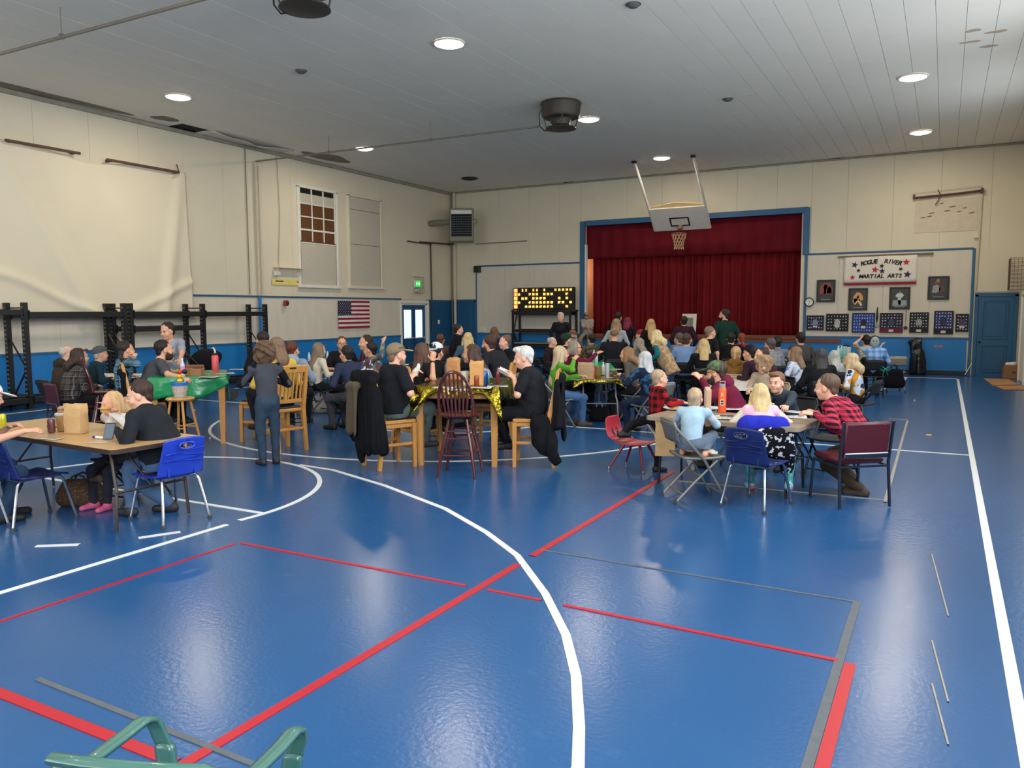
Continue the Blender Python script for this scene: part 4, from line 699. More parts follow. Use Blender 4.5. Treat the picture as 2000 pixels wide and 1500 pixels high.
# bingo board on its rack
bx0, bx1 = -13.10, -10.86; o = thing('storage_rack', 'black metal rack under the lit number board left of the stage', 'rack', ((bx0 + bx1) / 2, YB - .35, 0)); wd = bx1 - bx0
for dx in (-wd / 2 + .04, wd / 2 - .04):
    for dy in (-.28, .22): MB().box((dx, dy, .92), (.07, .06, 1.84), bev=.004).build('post', BLACKM, o)
for z in (1.72, 1.12, .62, .14):
    for dy in (-.28, .22): MB().box((0, dy, z), (wd, .045, .11), bev=.005).build('beam', BLACKM, o)
for dx in (-wd / 2 + .04, wd / 2 - .04): MB().tube([(dx, -.27, 1.1), (dx, .2, .5)], .02, 5).build('brace', BLACKM, o)
for k in range(3): MB().box((0, -.19 + .2 * k, .70), (wd - .1, .19, .03), bev=.004).build('shelf_plank', M('pale_plank', (150, 140, 122), .8), o)
MB().box((0, -.02, 1.80), (wd + .04, .6, .03), bev=.004).build('top_plank', BLACKM, o)
bb = thing('bingo_board', 'black bingo number board with rows of glowing yellow numbers on a rack', 'number board', ((bx0 + bx1) / 2, YB - .42, 1.83)); bw, bh = wd + .06, .76; MB().box((0, 0, bh / 2), (bw, .14, bh), bev=.012).build('case', M('board_black', (14, 13, 12), .5), bb); MB().box((0, -.072, bh / 2), (bw - .03, .006, bh - .03)).build('face', M('board_face', (20, 17, 15), .4), bb)
LIT = {2, 3, 5, 6, 8, 11, 12, 13, 14, 15, 16, 19, 20, 21, 23, 24, 25, 29, 32, 33, 35, 36, 37, 38, 42, 44, 46, 49, 50, 51, 52, 53, 54, 55, 57, 58, 60, 63, 64, 65, 66, 67, 68, 69, 70, 74}
NL, NW, NO = M('number_lit', (255, 206, 92), emit=2.2), M('number_orange', (255, 132, 34), emit=2.0), M('number_off', (58, 54, 50), .6); CB = M('lit_cell', (120, 62, 14), emit=.35)
for r_ in range(5):
    z = bh - .09 - r_ * (bh - .12) / 4.6; x = -bw / 2 + .11; MB().box((x, -.077, z), (.15, .005, .125), bev=.002).build('letter_cell', M('letter_cell_glow', (255, 160, 60), emit=.9), bb); text('BINGO'[r_], .13, 'letter', M('letter_glow', (255, 226, 150), emit=2.0), bb, (x, -.084, z), FACE_S, bold=.003)
    for c_ in range(15):
        n = r_ * 15 + c_ + 1; x = -bw / 2 + .24 + c_ * (bw - .30) / 14.4; on = n in LIT
        if on: MB().box((x, -.077, z), (.10, .005, .115), bev=.002).build('lit_cell', CB, bb)
        text(str(n), .105 if n < 10 else .088, 'number', (NL if on else NO), bb, (x, -.084, z), FACE_S, bold=.006 if on else 0)
pts = [PB(1012, 592, YB - .1), PB(1008, 620, YB - .08), PB(1003, 650, YB - .06), PB(1006, 672, YB - .06), PB(1010, 690, YB - .06)]; pipe('thick black cable hanging down from the number board', [tuple(p) for p in pts], .02, BLACKM, 'cable')
c = PB(935, 526); o = thing('speaker_box', 'small dark speaker at the top corner of the left tackboard', 'speaker', (c[0], YB - .1, c[2])); MB().box((0, 0, 0), (.22, .18, .24), bev=.02).build('cabinet', M('dark_green_box', (34, 44, 36), .6), o); MB().box((0, -.092, 0), (.18, .006, .2)).build('grille', BLACKM, o)
o = thing('wall_outlet', 'white outlet box low on the left tackboard of the stage wall', 'outlet', (-14.65, YB - .03, 1.12)); MB().box((0, 0, 0), (.28, .04, .18), bev=.008).build('plate', WHITEP, o); MB().box((0, -.024, 0), (.2, .01, .12), bev=.003).build('cover', CREAM, o)
# ------------------------------------------------------------------ the martial arts wall
o = thing('banner', 'white cloth banner reading ROGUE RIVER MARTIAL ARTS with red fringe', 'banner', (-1.65, YB - .045, 2.54)); bw, bh = 1.86, .75
MB().grid(lambda u, v: (-bw / 2 + bw * u, .006 * math.sin(u * 15 + v * 2), bh * v), 24, 6).build('fabric', M('banner_white', (226, 218, 206), .9), o, True, solid=.004); MB().tube([(-bw / 2 - .18, 0, bh + .01), (bw / 2 + .38, 0, bh + .03)], .02, 7).build('rod', M('banner_rod', (120, 100, 80), .6), o, True); MB().box((bw / 2 + .2, 0, bh + .015), (.38, .03, .05), bev=.006).build('rod_sleeve', M('banner_rod', (120, 100, 80), .6), o)
fr = MB(); MB().box((0, -.008, .0), (bw, .01, .03)).build('hem', M('fringe_red', (150, 20, 50), .8), o)
for k in range(46): x = -bw / 2 + bw * (k + .5) / 46; fr.box((x, -.006, -.03), (bw / 60, .006, .05), rot=(0, random.uniform(-.12, .12), 0))
tag(fr.build('fringe', M('fringe_red', (150, 20, 50), .8), o), kind='stuff'); INK = M('banner_ink', (14, 14, 18), .8)
def arcword(w_, x0, x1, z0, bow, sz, sh=.25):
    for i, ch in enumerate(w_):
        if ch == ' ': continue
        t = i / (len(w_) - 1); x = x0 + (x1 - x0) * t; q = (x / .6); text(ch, sz, 'letter', INK, o, (x, -.014, z0 - bow * q * q), FACE_S @ RZ(-bow * 2 * q / .6), bold=.005, shear=sh)
arcword('ROGUE  RIVER', -.46, .50, .60, .10, .165, .2); arcword('MARTIAL ARTS', -.48, .52, .185, 0, .15, .15)
def star(x, z, r_, mat, a=0.): MB().prism([(r_ * (1 if q % 2 == 0 else .42) * math.sin(q * PI / 5 + a), r_ * (1 if q % 2 == 0 else .42) * math.cos(q * PI / 5 + a)) for q in range(10)], 0, .004, FACE_S, (x, -.010, z)).build('star', mat, o)
SN, SR = M('star_navy', (32, 34, 84), .8), M('star_red', (190, 30, 48), .8)
for x, z, r_, m_, a in ((-.65, .52, .095, SN, .3), (.66, .56, .095, SR, 0), (-.70, .17, .075, SR, .1), (.70, .22, .105, SN, .15), (-.55, .36, .065, INK, .2), (.53, .37, .065, INK, .4), (-.12, .37, .095, SR, .15), (.06, .33, .085, SN, 0), (.05, .47, .068, INK, .2)): star(x, z, r_, m_, a)
def framed(px0, py0, px1, py1, lb, kind):
    A, B = PB(px0, py0), PB(px1, py1); x, z = (A[0] + B[0]) / 2, (A[2] + B[2]) / 2; w_, h_ = abs(B[0] - A[0]), abs(A[2] - B[2]); o = thing('framed_poster', lb, 'poster', (x, YB - .035, z), 0); t = .045
    for c, d in (((0, 0, h_ / 2 - t / 2), (w_, .03, t)), ((0, 0, -h_ / 2 + t / 2), (w_, .03, t)), ((-w_ / 2 + t / 2, 0, 0), (t, .03, h_ - 2 * t)), ((w_ / 2 - t / 2, 0, 0), (t, .03, h_ - 2 * t))): MB().box(c, d, bev=.006).build('frame_bar', BLACKM, o)
    MB().box((0, .004, 0), (w_ - 2 * t, .012, h_ - 2 * t)).build('print', M('poster_dark', (56, 54, 52), .5), o)
    def blob(c, pts, col): MB().prism([(c[0] + a * w_, c[1] + b_ * h_) for a, b_ in pts], 0, .003, FACE_S, (0, -.003, 0)).build('print_shape', M('poster_%d_%d_%d' % col, col, .5, var=.35, scale=14), o)
    if kind == 0: blob((0, 0), [(-.34, -.12), (.34, -.14), (.36, .1), (.2, .33), (0, .38), (-.2, .32), (-.33, .14)], (150, 62, 52)); blob((0, 0), [(-.12, -.12), (.0, -.13), (.02, .1), (.1, .18), (.06, .28), (-.05, .3), (-.14, .2), (-.1, .05)], (60, 44, 34)); blob((0, 0), [(.05, -.1), (.3, -.12), (.3, .1), (.18, .22), (.06, .1)], (226, 120, 72))
    if kind == 1: blob((0, 0), [(-.28, -.1), (-.24, .12), (-.1, .3), (.1, .3), (.25, .15), (.26, -.02), (.12, -.12), (.02, -.02), (-.08, -.1), (-.2, -.22)], (206, 152, 92)); blob((0, 0), [(-.24, .0), (-.05, .05), (0, -.02), (.08, .02), (.24, -.28), (.14, -.3), (.0, -.12), (-.15, -.26)], (236, 196, 140)); blob((0, 0), [(-.06, .08), (.0, .2), (.06, .08), (.0, .02)], (90, 60, 40))
    if kind == 2: blob((0, 0), [(-.35, -.34), (.35, -.34), (.33, -.1), (-.32, -.08)], (142, 158, 152)); blob((0, 0), [(-.06, -.3), (.05, -.3), (.07, 0), (.2, .12), (.12, .22), (0, .25), (-.14, .2), (-.22, .08), (-.1, .02)], (190, 198, 190)); blob((0, 0), [(-.02, .24), (.03, .24), (.05, .32), (-.03, .33)], (120, 110, 96))
    if kind == 3: blob((0, 0), [(-.3, -.2), (-.1, -.22), (.1, -.1), (.1, .0), (-.05, .15), (-.25, .1)], (150, 146, 146)); blob((0, 0), [(.1, -.2), (.32, -.1), (.2, .15), (.05, .1), (.02, -.1)], (84, 58, 54)); blob((0, 0), [(-.12, .25), (.02, .24), (.06, .36), (-.08, .4)], (168, 110, 92)); blob((0, 0), [(-.2, .18), (.1, .2), (.08, .25), (-.18, .26)], (130, 70, 70))
    MB().box((0, -.004, -h_ * .38), (w_ * .5, .003, .018)).build('caption_line', M('caption_grey', (150, 148, 144), .6), o)
framed(1596, 547, 1631, 590, 'black framed poster with a red and orange scene nearest the clock', 0); framed(1658, 563, 1694, 606, 'black framed poster of a golden figure on dark ground under the banner', 1); framed(1738, 561, 1777, 604, 'black framed poster of a pale green baseball player under the banner', 2); framed(1813, 540, 1853, 585, 'black framed dark poster hung highest at the right', 3)
def pins(px0, py0, px1, py1, lb, back, nx, nz, band=None, fr_=(28, 24, 24), mid_=(60, 62, 84)):
    A, B = PB(px0, py0), PB(px1, py1); x, z = (A[0] + B[0]) / 2, (A[2] + B[2]) / 2; w_, h_ = abs(B[0] - A[0]), abs(A[2] - B[2]); o = thing('pin_display', lb, 'pin display', (x, YB - .03, z), 0, 'framed pin displays'); t = .028; bm = M('pins_%d_%d_%d' % back, back, .7)
    FM = M('pinframe_%d_%d_%d' % fr_, fr_, .5)
    for c, d in (((0, 0, h_ / 2 - t / 2), (w_, .035, t)), ((0, 0, -h_ / 2 + t / 2), (w_, .035, t)), ((-w_ / 2 + t / 2, 0, 0), (t, .035, h_ - 2 * t)), ((w_ / 2 - t / 2, 0, 0), (t, .035, h_ - 2 * t))): MB().box(c, d, bev=.005).build('frame_bar', FM, o)
    MB().box((0, .006, 0), (w_ - 2 * t, .012, h_ - 2 * t)).build('backing', bm, o); zl = -h_ / 2 + t
    if band: MB().box((0, -.003, zl + h_ * .09), (w_ - 2 * t, .006, h_ * .18)).build('lower_band', M('band_%d_%d_%d' % band, band, .7), o); zl += h_ * .18
    m = MB(); r = random.Random(nx * 7 + nz)
    for i in range(nx):
        for j in range(nz):
            cx, cz = -w_ / 2 + t + (w_ - 2 * t) * (i + .5) / nx, zl + (h_ / 2 - t - zl) * (j + .5) / nz
            if abs(cx) < w_ * .15 and abs(cz - z * 0) < h_ * .17 and not back[2] > 120: continue
            q = .018 * r.uniform(.8, 1.2); m.prism([(-q, q * .7), (q * r.uniform(.3, 1), q), (q * .8, -q * .2), (q * r.uniform(-.5, .3), -q), (-q * .6, -q * .1)], 0, .006, FACE_S, (cx + r.uniform(-.006, .006), -.004, cz + r.uniform(-.006, .006)))
    tag(m.build('pins', M('pin_enamel', (206, 206, 212), .4), o), kind='stuff'); MB().prism([(-.07, -.09), (.07, -.09), (.08, .02), (.03, .09), (-.05, .08), (-.08, .0)], 0, .008, FACE_S, (0, -.004, .01)).build('centre_piece', M('centre_%d_%d_%d' % mid_, mid_, .6, var=.4, scale=25), o); MB().box((0, -.008, -h_ * (.40 if band else .22)), (.12, .008, .07), bev=.002).build('label_card', M('label_card', (206, 196, 180), .8), o)
pins(1576, 616, 1609, 645, 'small pin display in a black frame nearest the stage', (24, 30, 66), 6, 4, mid_=(120, 130, 160)); pins(1614, 613, 1657, 647, 'black pin display with a pale centre piece second from the stage', (16, 16, 18), 7, 5, mid_=(176, 176, 170)); pins(1665, 611, 1708, 650, 'bright blue pin display with rows of white pins', (34, 64, 150), 8, 6, mid_=(20, 22, 34), fr_=(26, 34, 80)); pins(1719, 611, 1763, 650, 'navy pin display with a dark red band at its bottom', (28, 30, 56), 7, 5, (104, 20, 36), fr_=(70, 22, 32)); pins(1777, 610, 1813, 650, 'black pin display with a white bird like piece right of the medal', (24, 24, 34), 6, 5, (18, 16, 18), mid_=(150, 150, 150)); pins(1825, 607, 1861, 653, 'tall blue pin display with dense white pins at the right', (40, 52, 110), 6, 6, (16, 14, 16), mid_=(44, 46, 70), fr_=(20, 20, 26)); pins(1867, 613, 1891, 648, 'narrow dark pin display at the far right by the door', (30, 24, 56), 4, 5, mid_=(70, 64, 90))
for px, py0, py1, rb, md, lb in ((1714, 600, 636, (16, 16, 18), (140, 136, 128), 'medal on a black ribbon between blue and navy displays'), (1770, 606, 640, (120, 112, 110), (52, 40, 34), 'dark medal on a thin grey ribbon right of the navy display')):
    A, B = PB(px, py0), PB(px, py1); o = thing('medal', lb, 'medal', (A[0], YB - .03, B[2]), 0); hh = A[2] - B[2]; MB().prism([(-.012, hh), (.012, hh), (.028 if rb[0] < 50 else .01, hh * .4), (0, .04), (-.028 if rb[0] < 50 else -.01, hh * .4)], 0, .006, FACE_S).build('ribbon', M('ribbon_%d' % rb[0], rb, .8), o); MB().lathe([(.05, 0), (.05, .01), (.04, .014)], (0, 0, 0), 14, RX(PI / 2)).build('disc', M('medal_%d' % md[0], md, .4, metal=.5), o)
c = PB(1581, 590); o = thing('wall_clock', 'round white wall clock with dark rim beside the stage', 'clock', (c[0], YB - .03, c[2])); MB().lathe([(.105, 0), (.13, 0), (.135, .03), (.115, .045), (.105, .03)], (0, 0, 0), 28, RX(PI / 2), cap=False).build('rim', M('clock_rim', (48, 46, 46), .4), o, True); MB().lathe([(.11, .0), (.11, .02)], (0, 0, 0), 28, RX(PI / 2)).build('dial', M('clock_dial', (226, 222, 218), .5), o)
for a, l, w_ in ((.5, .06, .012), (3.3, .085, .008)): MB().box((math.sin(a) * l / 2, -.025, math.cos(a) * l / 2), (w_, .004, l), rot=(0, a, 0)).build('hand', BLACKM, o)
# torn vent frame, conduits and fittings at the right end
A, B = PB(1787, 388), PB(1918, 374); o = thing('wall_rail', 'rusty broken rail high on the wall above the martial arts banner', 'rail', (A[0], YB - .08, (A[2] + B[2]) / 2)); L_ = B[0] - A[0]; MB().tube([(0, 0, -.03), (.5, 0, -.01), (1.0, 0, .01), (L_, 0, .05)], .035, 6).build('bar', RUST, o); MB().box((-.02, .0, .0), (.05, .12, .12), bev=.01).build('bracket', RUST, o); MB().box((L_, 0, .05), (.06, .12, .14), bev=.01).build('bracket', RUST, o); MB().tube([(-.05, .03, .1), (L_, .03, .17)], .006, 4).build('wire', STEEL, o); MB().tube([(.55, -.01, .15), (.62, -.02, .0), (.56, -.01, -.15), (.5, -.01, -.25)], .012, 5).build('wire', RUST, o)
A, B = PB(1788, 393), PB(1908, 450); o = thing('wall_patch', 'rectangular patch of bare scraped wall under the rusty rail', 'patch', ((A[0] + B[0]) / 2, YB - .005, (A[2] + B[2]) / 2)); MB().box((0, 0, 0), (B[0] - A[0], .012, A[2] - B[2]), bev=.003).build('plaster', M('scraped_plaster', (208, 196, 176), .9, var=.14, scale=7), o); r = random.Random(4)
for k in range(9): MB().prism([(q * r.uniform(.5, 1.5), w_) for q, w_ in ((-.07, 0), (-.02, .018), (.06, .03), (.08, .01), (0, -.012))], 0, .004, FACE_S, (r.uniform(-.6, .6), -.007, r.uniform(-.05, .35))).build('scrape', M('scrape_grey', (120, 108, 96), .9), o)
a = PB(1917, 376); pipe('cream conduit down the stage wall right of the rusty rail', [(a[0] + .02, YB - .04, a[2]), (.70, YB - .04, 2.3)], .022, PIPEC); c = PB(1907, 462); o = thing('junction_box', 'small white box at the top of the conduit by the right door', 'box', (c[0], YB - .04, c[2])); MB().box((0, 0, 0), (.12, .07, .1), bev=.01).build('case', WHITEP, o); MB().box((0, -.037, 0), (.09, .006, .07)).build('cover', CREAM, o)
o = thing('wire_cage', 'wire guard cage high on the right wall at the picture edge', 'cage', (XR - .02, 24.2, 2.28))
for k in range(9): z = .1 * k; MB().tube([(0, -.4, z), (-.32, -.4, z), (-.32, .35, z), (0, .35, z)], .006, 4).build('wire', RUST, o)
for k in range(9): MB().tube([(-.32, -.4 + .094 * k, 0), (-.32, -.4 + .094 * k, .8)], .006, 4).build('wire', RUST, o)
for k in range(4): MB().tube([(-.08 * k, -.4, 0), (-.08 * k, -.4, .8)], .006, 4).build('wire', RUST, o)
c = PB(1797, 676); o = thing('wall_label', 'small pink label stuck on the blue wall right of the black bag', 'label', (PB(1833, 676)[0], YB - .015, PB(1833, 676)[2])); MB().box((0, 0, 0), (.2, .006, .05)).build('sticker', M('pink_label', (206, 130, 130), .7), o); MB().box((0, -.004, .0), (.16, .002, .012)).build('print_line', M('label_print', (150, 60, 60), .7), o)
# ------------------------------------------------------------------ chairs
CUR = {}
def tube_leg(par, pts, r, mat, foot=None, name='leg', n=8):
    o = MB().tube(pts, r, n).build(name, mat, par, True)
    if foot: p = Vector(pts[-1]); MB().lathe([(r * 1.5, 0), (r * 1.6, .012), (r * 1.1, .03)], (p.x, p.y, 0), 10).build('glide', foot, o, True)
    return o
def rsurf(fn, nu, nv, hole=None, th=.012):
    m = MB(); V = []; keep = lambda u, v: not (hole and hole(u, v))
    for j in range(nv + 1):
        for i in range(nu + 1): V.append(fn(i / nu, j / nv))
    m.add(V, [(j * (nu + 1) + i, j * (nu + 1) + i + 1, (j + 1) * (nu + 1) + i + 1, (j + 1) * (nu + 1) + i) for j in range(nv) for i in range(nu) if keep((i + .5) / nu, (j + .5) / nv)]); return m
def make_folding(mat, pad):
    def f():
        o = thing('folding_chair', '', 'chair'); fr = mat
        for s in (-1, 1):
            x = .205 * s; tube_leg(o, [(x * .86, -.285, .77), (x, -.27, .715), (x, .0, .42), (x, .235, .012)], .0125, fr, None); tube_leg(o, [(x * .9, .14, .405), (x * .9, -.06, .22), (x * .9, -.265, .012)], .0115, fr, None)
            for y in (.235, -.265): MB().lathe([(.016, 0), (.017, .03), (.014, .045)], (x if y > 0 else x * .9, y, 0), 8).build('foot_cap', M('rubber', (60, 60, 60), .8), o, True)
        MB().tube([(-.17, -.285, .77), (0, -.288, .775), (.17, -.285, .77)], .0125, 8).build('top_rail', fr, o, True); MB().tube([(-.2, .17, .10), (.2, .17, .10)], .009, 6).build('crossbar', fr, o); MB().tube([(-.185, -.19, .09), (.185, -.19, .09)], .009, 6).build('crossbar', fr, o); MB().tube([(-.185, -.02, .26), (.185, -.02, .26)], .009, 6).build('crossbar', fr, o)
        q = rsurf(lambda u, v: ((u - .5) * .40, -.02 + (v - .5) * .40 + .03, .425 + .012 * (2 * u - 1) ** 2 - .012 * (1 - (2 * v - 1) ** 2)), 8, 8); q.build('seat', pad, o, True, solid=.022)
        rsurf(lambda u, v: ((u - .5) * .385, -.232 - .052 * v - .018 * (1 - (2 * u - 1) ** 2), .575 + .19 * v), 8, 5).build('backrest', pad, o, True, solid=.014); return o
    return f
FGREY = M('folding_grey', (122, 122, 116), .4, metal=.35); FBLK = M('folding_black', (30, 30, 33), .4, metal=.3); FTAN = M('folding_tan', (160, 146, 126), .5, metal=.2); FSEATB = M('folding_pad_black', (22, 22, 25), .7)
BPL = M('blue_chair_plastic', (26, 58, 178), .35, var=.05, coat=.2); BPL2 = M('navy_chair_plastic', (22, 38, 96), .4, var=.05); RPL = M('red_chair_plastic', (168, 34, 52), .35, var=.05); REDM = M('red_enamel', (120, 18, 28), .35)
def make_school(mat):
    def f():
        o = thing('school_chair', '', 'chair'); W_ = lambda v: .42 - .05 * v
        rsurf(lambda u, v: ((u - .5) * .42, -.19 + .40 * v, .412 + .012 * (2 * u - 1) ** 2 - .02 * math.sin(PI * v) + (.0 if v < .9 else -.02)), 10, 9).build('seat', mat, o, True, solid=.014)
        back = rsurf(lambda u, v: ((u - .5) * W_(v), -.19 - .10 * v - .03 * (1 - (2 * u - 1) ** 2), .417 + .315 * v + (.02 * (1 - (2 * u - 1) ** 2) if v > .95 else 0)), 24, 24, lambda u, v: ((u - .5) / .15) ** 2 + ((v - .84) / .075) ** 2 < 1).build('backrest', mat, o, True, solid=.014)
        MB().tube([(.069 * math.cos(t), -.302 - .022, .682 + .028 * math.sin(t)) for t in np.linspace(0, 2 * PI, 20, endpoint=False)], .009, 6, closed=True).build('handle_rim', mat, back, True)
        for z, a in ((.63, -.10), (.605, .10), (.57, -.06), (.55, .07)): MB().box((0, -.2 - .25 * (z - .43) - .042, z), (.36, .014, .012), rot=(0, a, 0), bev=.005).build('rib', mat, back)
        for c, d in (((0, -.243, .525), (.24, .016, .02)), ((-.12, -.232, .475), (.02, .016, .12)), ((.12, -.232, .475), (.02, .016, .12))): MB().box(c, d, bev=.006).build('panel_ridge', mat, back)
        for s in (-1, 1): tube_leg(o, [(s * .15, -.02, .40), (s * .16, -.17, .395), (s * .17, -.20, .36), (s * .215, -.275, .012)], .0125, CHROME, M('rubber', (60, 60, 60), .8)); tube_leg(o, [(s * .15, -.0, .40), (s * .16, .15, .395), (s * .17, .18, .36), (s * .215, .255, .012)], .0125, CHROME, M('rubber', (60, 60, 60), .8))
        MB().tube([(-.16, -.17, .395), (.16, -.17, .395)], .0115, 7).build('crossbar', CHROME, o, True); return o
    return f
def make_red():
    o = thing('child_chair', '', 'chair')
    def prof(t): return ((.17 - .40 * t / .5) if t < .5 else (-.23 - .09 * (t - .5) / .5 - .02 * math.sin(PI * (t - .5) * 2)), (.30 - .02 * math.sin(PI * t / .5) if t < .5 else .30 + .29 * ((t - .5) / .5)))
    def fn(u, v):
        vv = v; y, z = prof(vv); k = .04 * math.exp(-((vv - .5) / .09) ** 2); w_ = .36 * (1 - .22 * max(0, vv - .6) / .4) * (1 if vv < .93 else math.sqrt(max(.25, 1 - ((vv - .93) / .085) ** 2))); return ((u - .5) * w_, y + k * .8, z + k * .9 + .02 * (2 * u - 1) ** 2 * (1 if vv < .5 else 0))
    rsurf(fn, 26, 40, lambda u, v: .60 < v < .74 and (.30 < u < .42 or .58 < u < .70) and abs(v - .67) / .07 < math.sqrt(max(0, 1 - ((abs(u - .5) - .14) / .062) ** 2)) + .05).build('shell', RPL, o, True, solid=.012)
    for sx in (-1, 1):
        for sy, ty in ((.10, .20), (-.10, -.24)): l = MB().tube([(sx * .09, sy, .285), (sx * .19, ty, .02)], [.017, .011], 8).build('leg', REDM, o, True); MB().lathe([(.014, 0), (.016, .012), (.012, .03)], (sx * .19, ty, 0), 8).build('glide', CHROME, l, True)
    return o
VIN = M('burgundy_vinyl', (84, 22, 34), .5, var=.1); NICK = M('dark_nickel', (96, 98, 104), .3, metal=.9)
def make_padded():
    o = thing('padded_chair', '', 'chair'); MB().box((0, .02, .43), (.46, .44, .065), bev=.025).build('seat', VIN, o, True); b = MB().box((0, -.24, .63), (.46, .05, .33), rot=(.12, 0, 0), bev=.02).build('backrest', VIN, o, True); MB().box((0, -.255, .49), (.44, .02, .05), rot=(.12, 0, 0), bev=.008).build('back_strip', NICK, b)
    for s in (-1, 1):
        tube_leg(o, [(s * .245, -.28, .80), (s * .245, -.225, .42), (s * .25, -.26, .01)], .014, NICK, None, n=4); tube_leg(o, [(s * .235, .20, .40), (s * .25, .225, .01)], .014, NICK, None, n=4); MB().tube([(s * .245, -.235, .385), (s * .245, .20, .385)], .012, 4).build('side_rail', NICK, o)
        MB().lathe([(.008, 0), (.008, .006)], (s * .16, -.28, .765), 8, RX(PI / 2)).build('rivet', CHROME, b)
    MB().tube([(-.245, -.235, .385), (.245, -.235, .385)], .012, 4).build('rail', NICK, o); MB().tube([(-.23, .2, .385), (.23, .2, .385)], .012, 4).build('rail', NICK, o); return o
def make_oak():
    o = thing('bar_chair', '', 'chair'); sz = .56; MB().box((0, 0, sz - .02), (.44, .42, .045), bev=.012).build('seat', OAK, o); MB().box((0, .0, sz + .01), (.40, .38, .03), bev=.014).build('seat_pad', M('black_seat_pad', (26, 24, 24), .6), o)
    for s in (-1, 1): MB().tube([(s * .195, .185, sz - .04), (s * .2, .19, 0)], [.036, .028], 4).build('leg', OAK, o); MB().tube([(s * .2, -.315, 1.10), (s * .197, -.27, .86), (s * .195, -.21, sz), (s * .2, -.225, .3), (s * .2, -.265, 0)], [.026, .03, .036, .034, .028], 4).build('leg', OAK, o)
    MB().box((0, -.305, 1.075), (.43, .028, .10), rot=(.2, 0, 0), bev=.01).build('crest_rail', OAK, o); MB().box((0, -.315, 1.09), (.10, .03, .022), rot=(.2, 0, 0), bev=.008).build('handle_slot', DARK, o); MB().box((0, -.222, .66), (.37, .024, .05), rot=(.15, 0, 0), bev=.006).build('lower_rail', OAK, o)
    for k in range(6): x = -.14 + .056 * k; MB().tube([(x, -.224, .68), (x, -.262, .86), (x, -.30, 1.04)], .014, 4).build('slat', OAK, o)
    for c, d in (((0, .19, .22), (.36, .022, .04)), ((0, -.24, .3), (.36, .022, .035)), ((-.198, -.02, .28), (.022, .4, .035)), ((.198, -.02, .28), (.022, .4, .035)), ((0, .185, sz - .06), (.36, .022, .06)), ((-.19, 0, sz - .06), (.022, .38, .06)), ((.19, 0, sz - .06), (.022, .38, .06))): MB().box(c, d, bev=.005).build('stretcher', OAK, o)
    return o
def make_cherry():
    o = thing('windsor_bar_chair', '', 'chair'); sz = .69; MB().lathe([(.001, sz - .045), (.17, sz - .045), (.225, sz - .02), (.23, sz - .005), (.20, sz + .003), (.001, sz - .008)], n=28, cap=False).build('seat', CHERRY, o, True); MB().lathe([(.13, sz - .085), (.13, sz - .05)], n=18).build('swivel', BLACKM, o)
    bow = [(-.185 * math.cos(t) * (1 + .10 * math.sin(2 * t) * 0), -.165 - .12 * math.sin(t) * 1.0 - .0, sz + .47 * math.sin(t) ** .75) for t in np.linspace(0, PI, 21)]; bow = [(x * (1 + .18 * (z - sz) * (1 - (z - sz) / .47) * 2), y, z) for x, y, z in bow]; MB().tube(bow, .018, 8).build('hoop_back', CHERRY, o, True)
    for k in range(7):
        x = -.132 + .044 * k; zt = sz + .47 * (max(.05, 1 - (x / .21) ** 2)) ** .42 - .005; MB().tube([(x * .85, -.165 - .01, sz - .005), (x * 1.0, -.2, sz + .16), (x * 1.05, -.165 - .12 * (1 - (x / .22) ** 2) ** .5, zt)], [.010, .015, .010], 6).build('spindle', CHERRY, o, True)
    for sx in (-1, 1):
        for sy in (-1, 1): MB().tube([(sx * .10, sy * .10, sz - .06), (sx * .125, sy * .125, sz - .22), (sx * .165, sy * .165, .28), (sx * .21, sy * .21, 0)], [.016, .022, .021, .014], 8).build('leg', CHERRY, o, True)
    for z, r_ in ((.24, .172), (.42, .145), (.50, .135)):
        for a, b_ in (((-1, -1), (1, -1)), ((-1, 1), (1, 1)), ((-1, -1), (-1, 1)), ((1, -1), (1, 1))): dz = .03 if a[0] == b_[0] else 0; MB().tube([(a[0] * r_, a[1] * r_, z + dz), ((a[0] + b_[0]) * r_ / 2, (a[1] + b_[1]) * r_ / 2, z + dz), (b_[0] * r_, b_[1] * r_, z + dz)], [.008, .012, .008], 6).build('stretcher', CHERRY, o, True)
    return o
MAKE = {'fold': make_folding(FGREY, FGREY), 'foldb': make_folding(FBLK, FSEATB), 'foldt': make_folding(FTAN, FTAN), 'school': make_school(BPL), 'school2': make_school(BPL2), 'red': make_red, 'pad': make_padded, 'oak': make_oak, 'cherry': make_cherry}
GRP = {'fold': 'grey metal folding chairs', 'foldb': 'black folding chairs at the tables', 'foldt': 'tan folding chairs', 'school': 'blue plastic school chairs', 'school2': 'blue plastic school chairs', 'pad': 'burgundy padded chairs', 'oak': 'oak bar chairs', 'cherry': 'cherry windsor bar chairs'}
ADJ = {'fold': 'grey metal folding chair', 'foldb': 'black folding chair', 'foldt': 'tan metal folding chair', 'oak': 'honey oak slat back bar chair', 'pad': 'burgundy padded chair', 'cherry': 'dark cherry windsor bar chair', 'school': 'blue plastic chair', 'school2': 'navy plastic chair'}
def chair(kind, x, y, rz, label):
    if kind not in CUR: o = MAKE[kind](); o.location = (x, y, 0); o.rotation_euler = (0, 0, rz); o['label'] = label; CUR[kind] = o
    else: o = dup(CUR[kind], (x, y, 0), rz, label)
    if kind in GRP: o['group'] = GRP[kind]
    return o
def under(p, kind, who, back=.0):
    c, s = math.cos(p['yaw']), math.sin(p['yaw']); chair(kind, p['org'][0] - s * back, p['org'][1] + c * back, p['yaw'], ADJ[kind] + ' with ' + who + ' sitting on it')
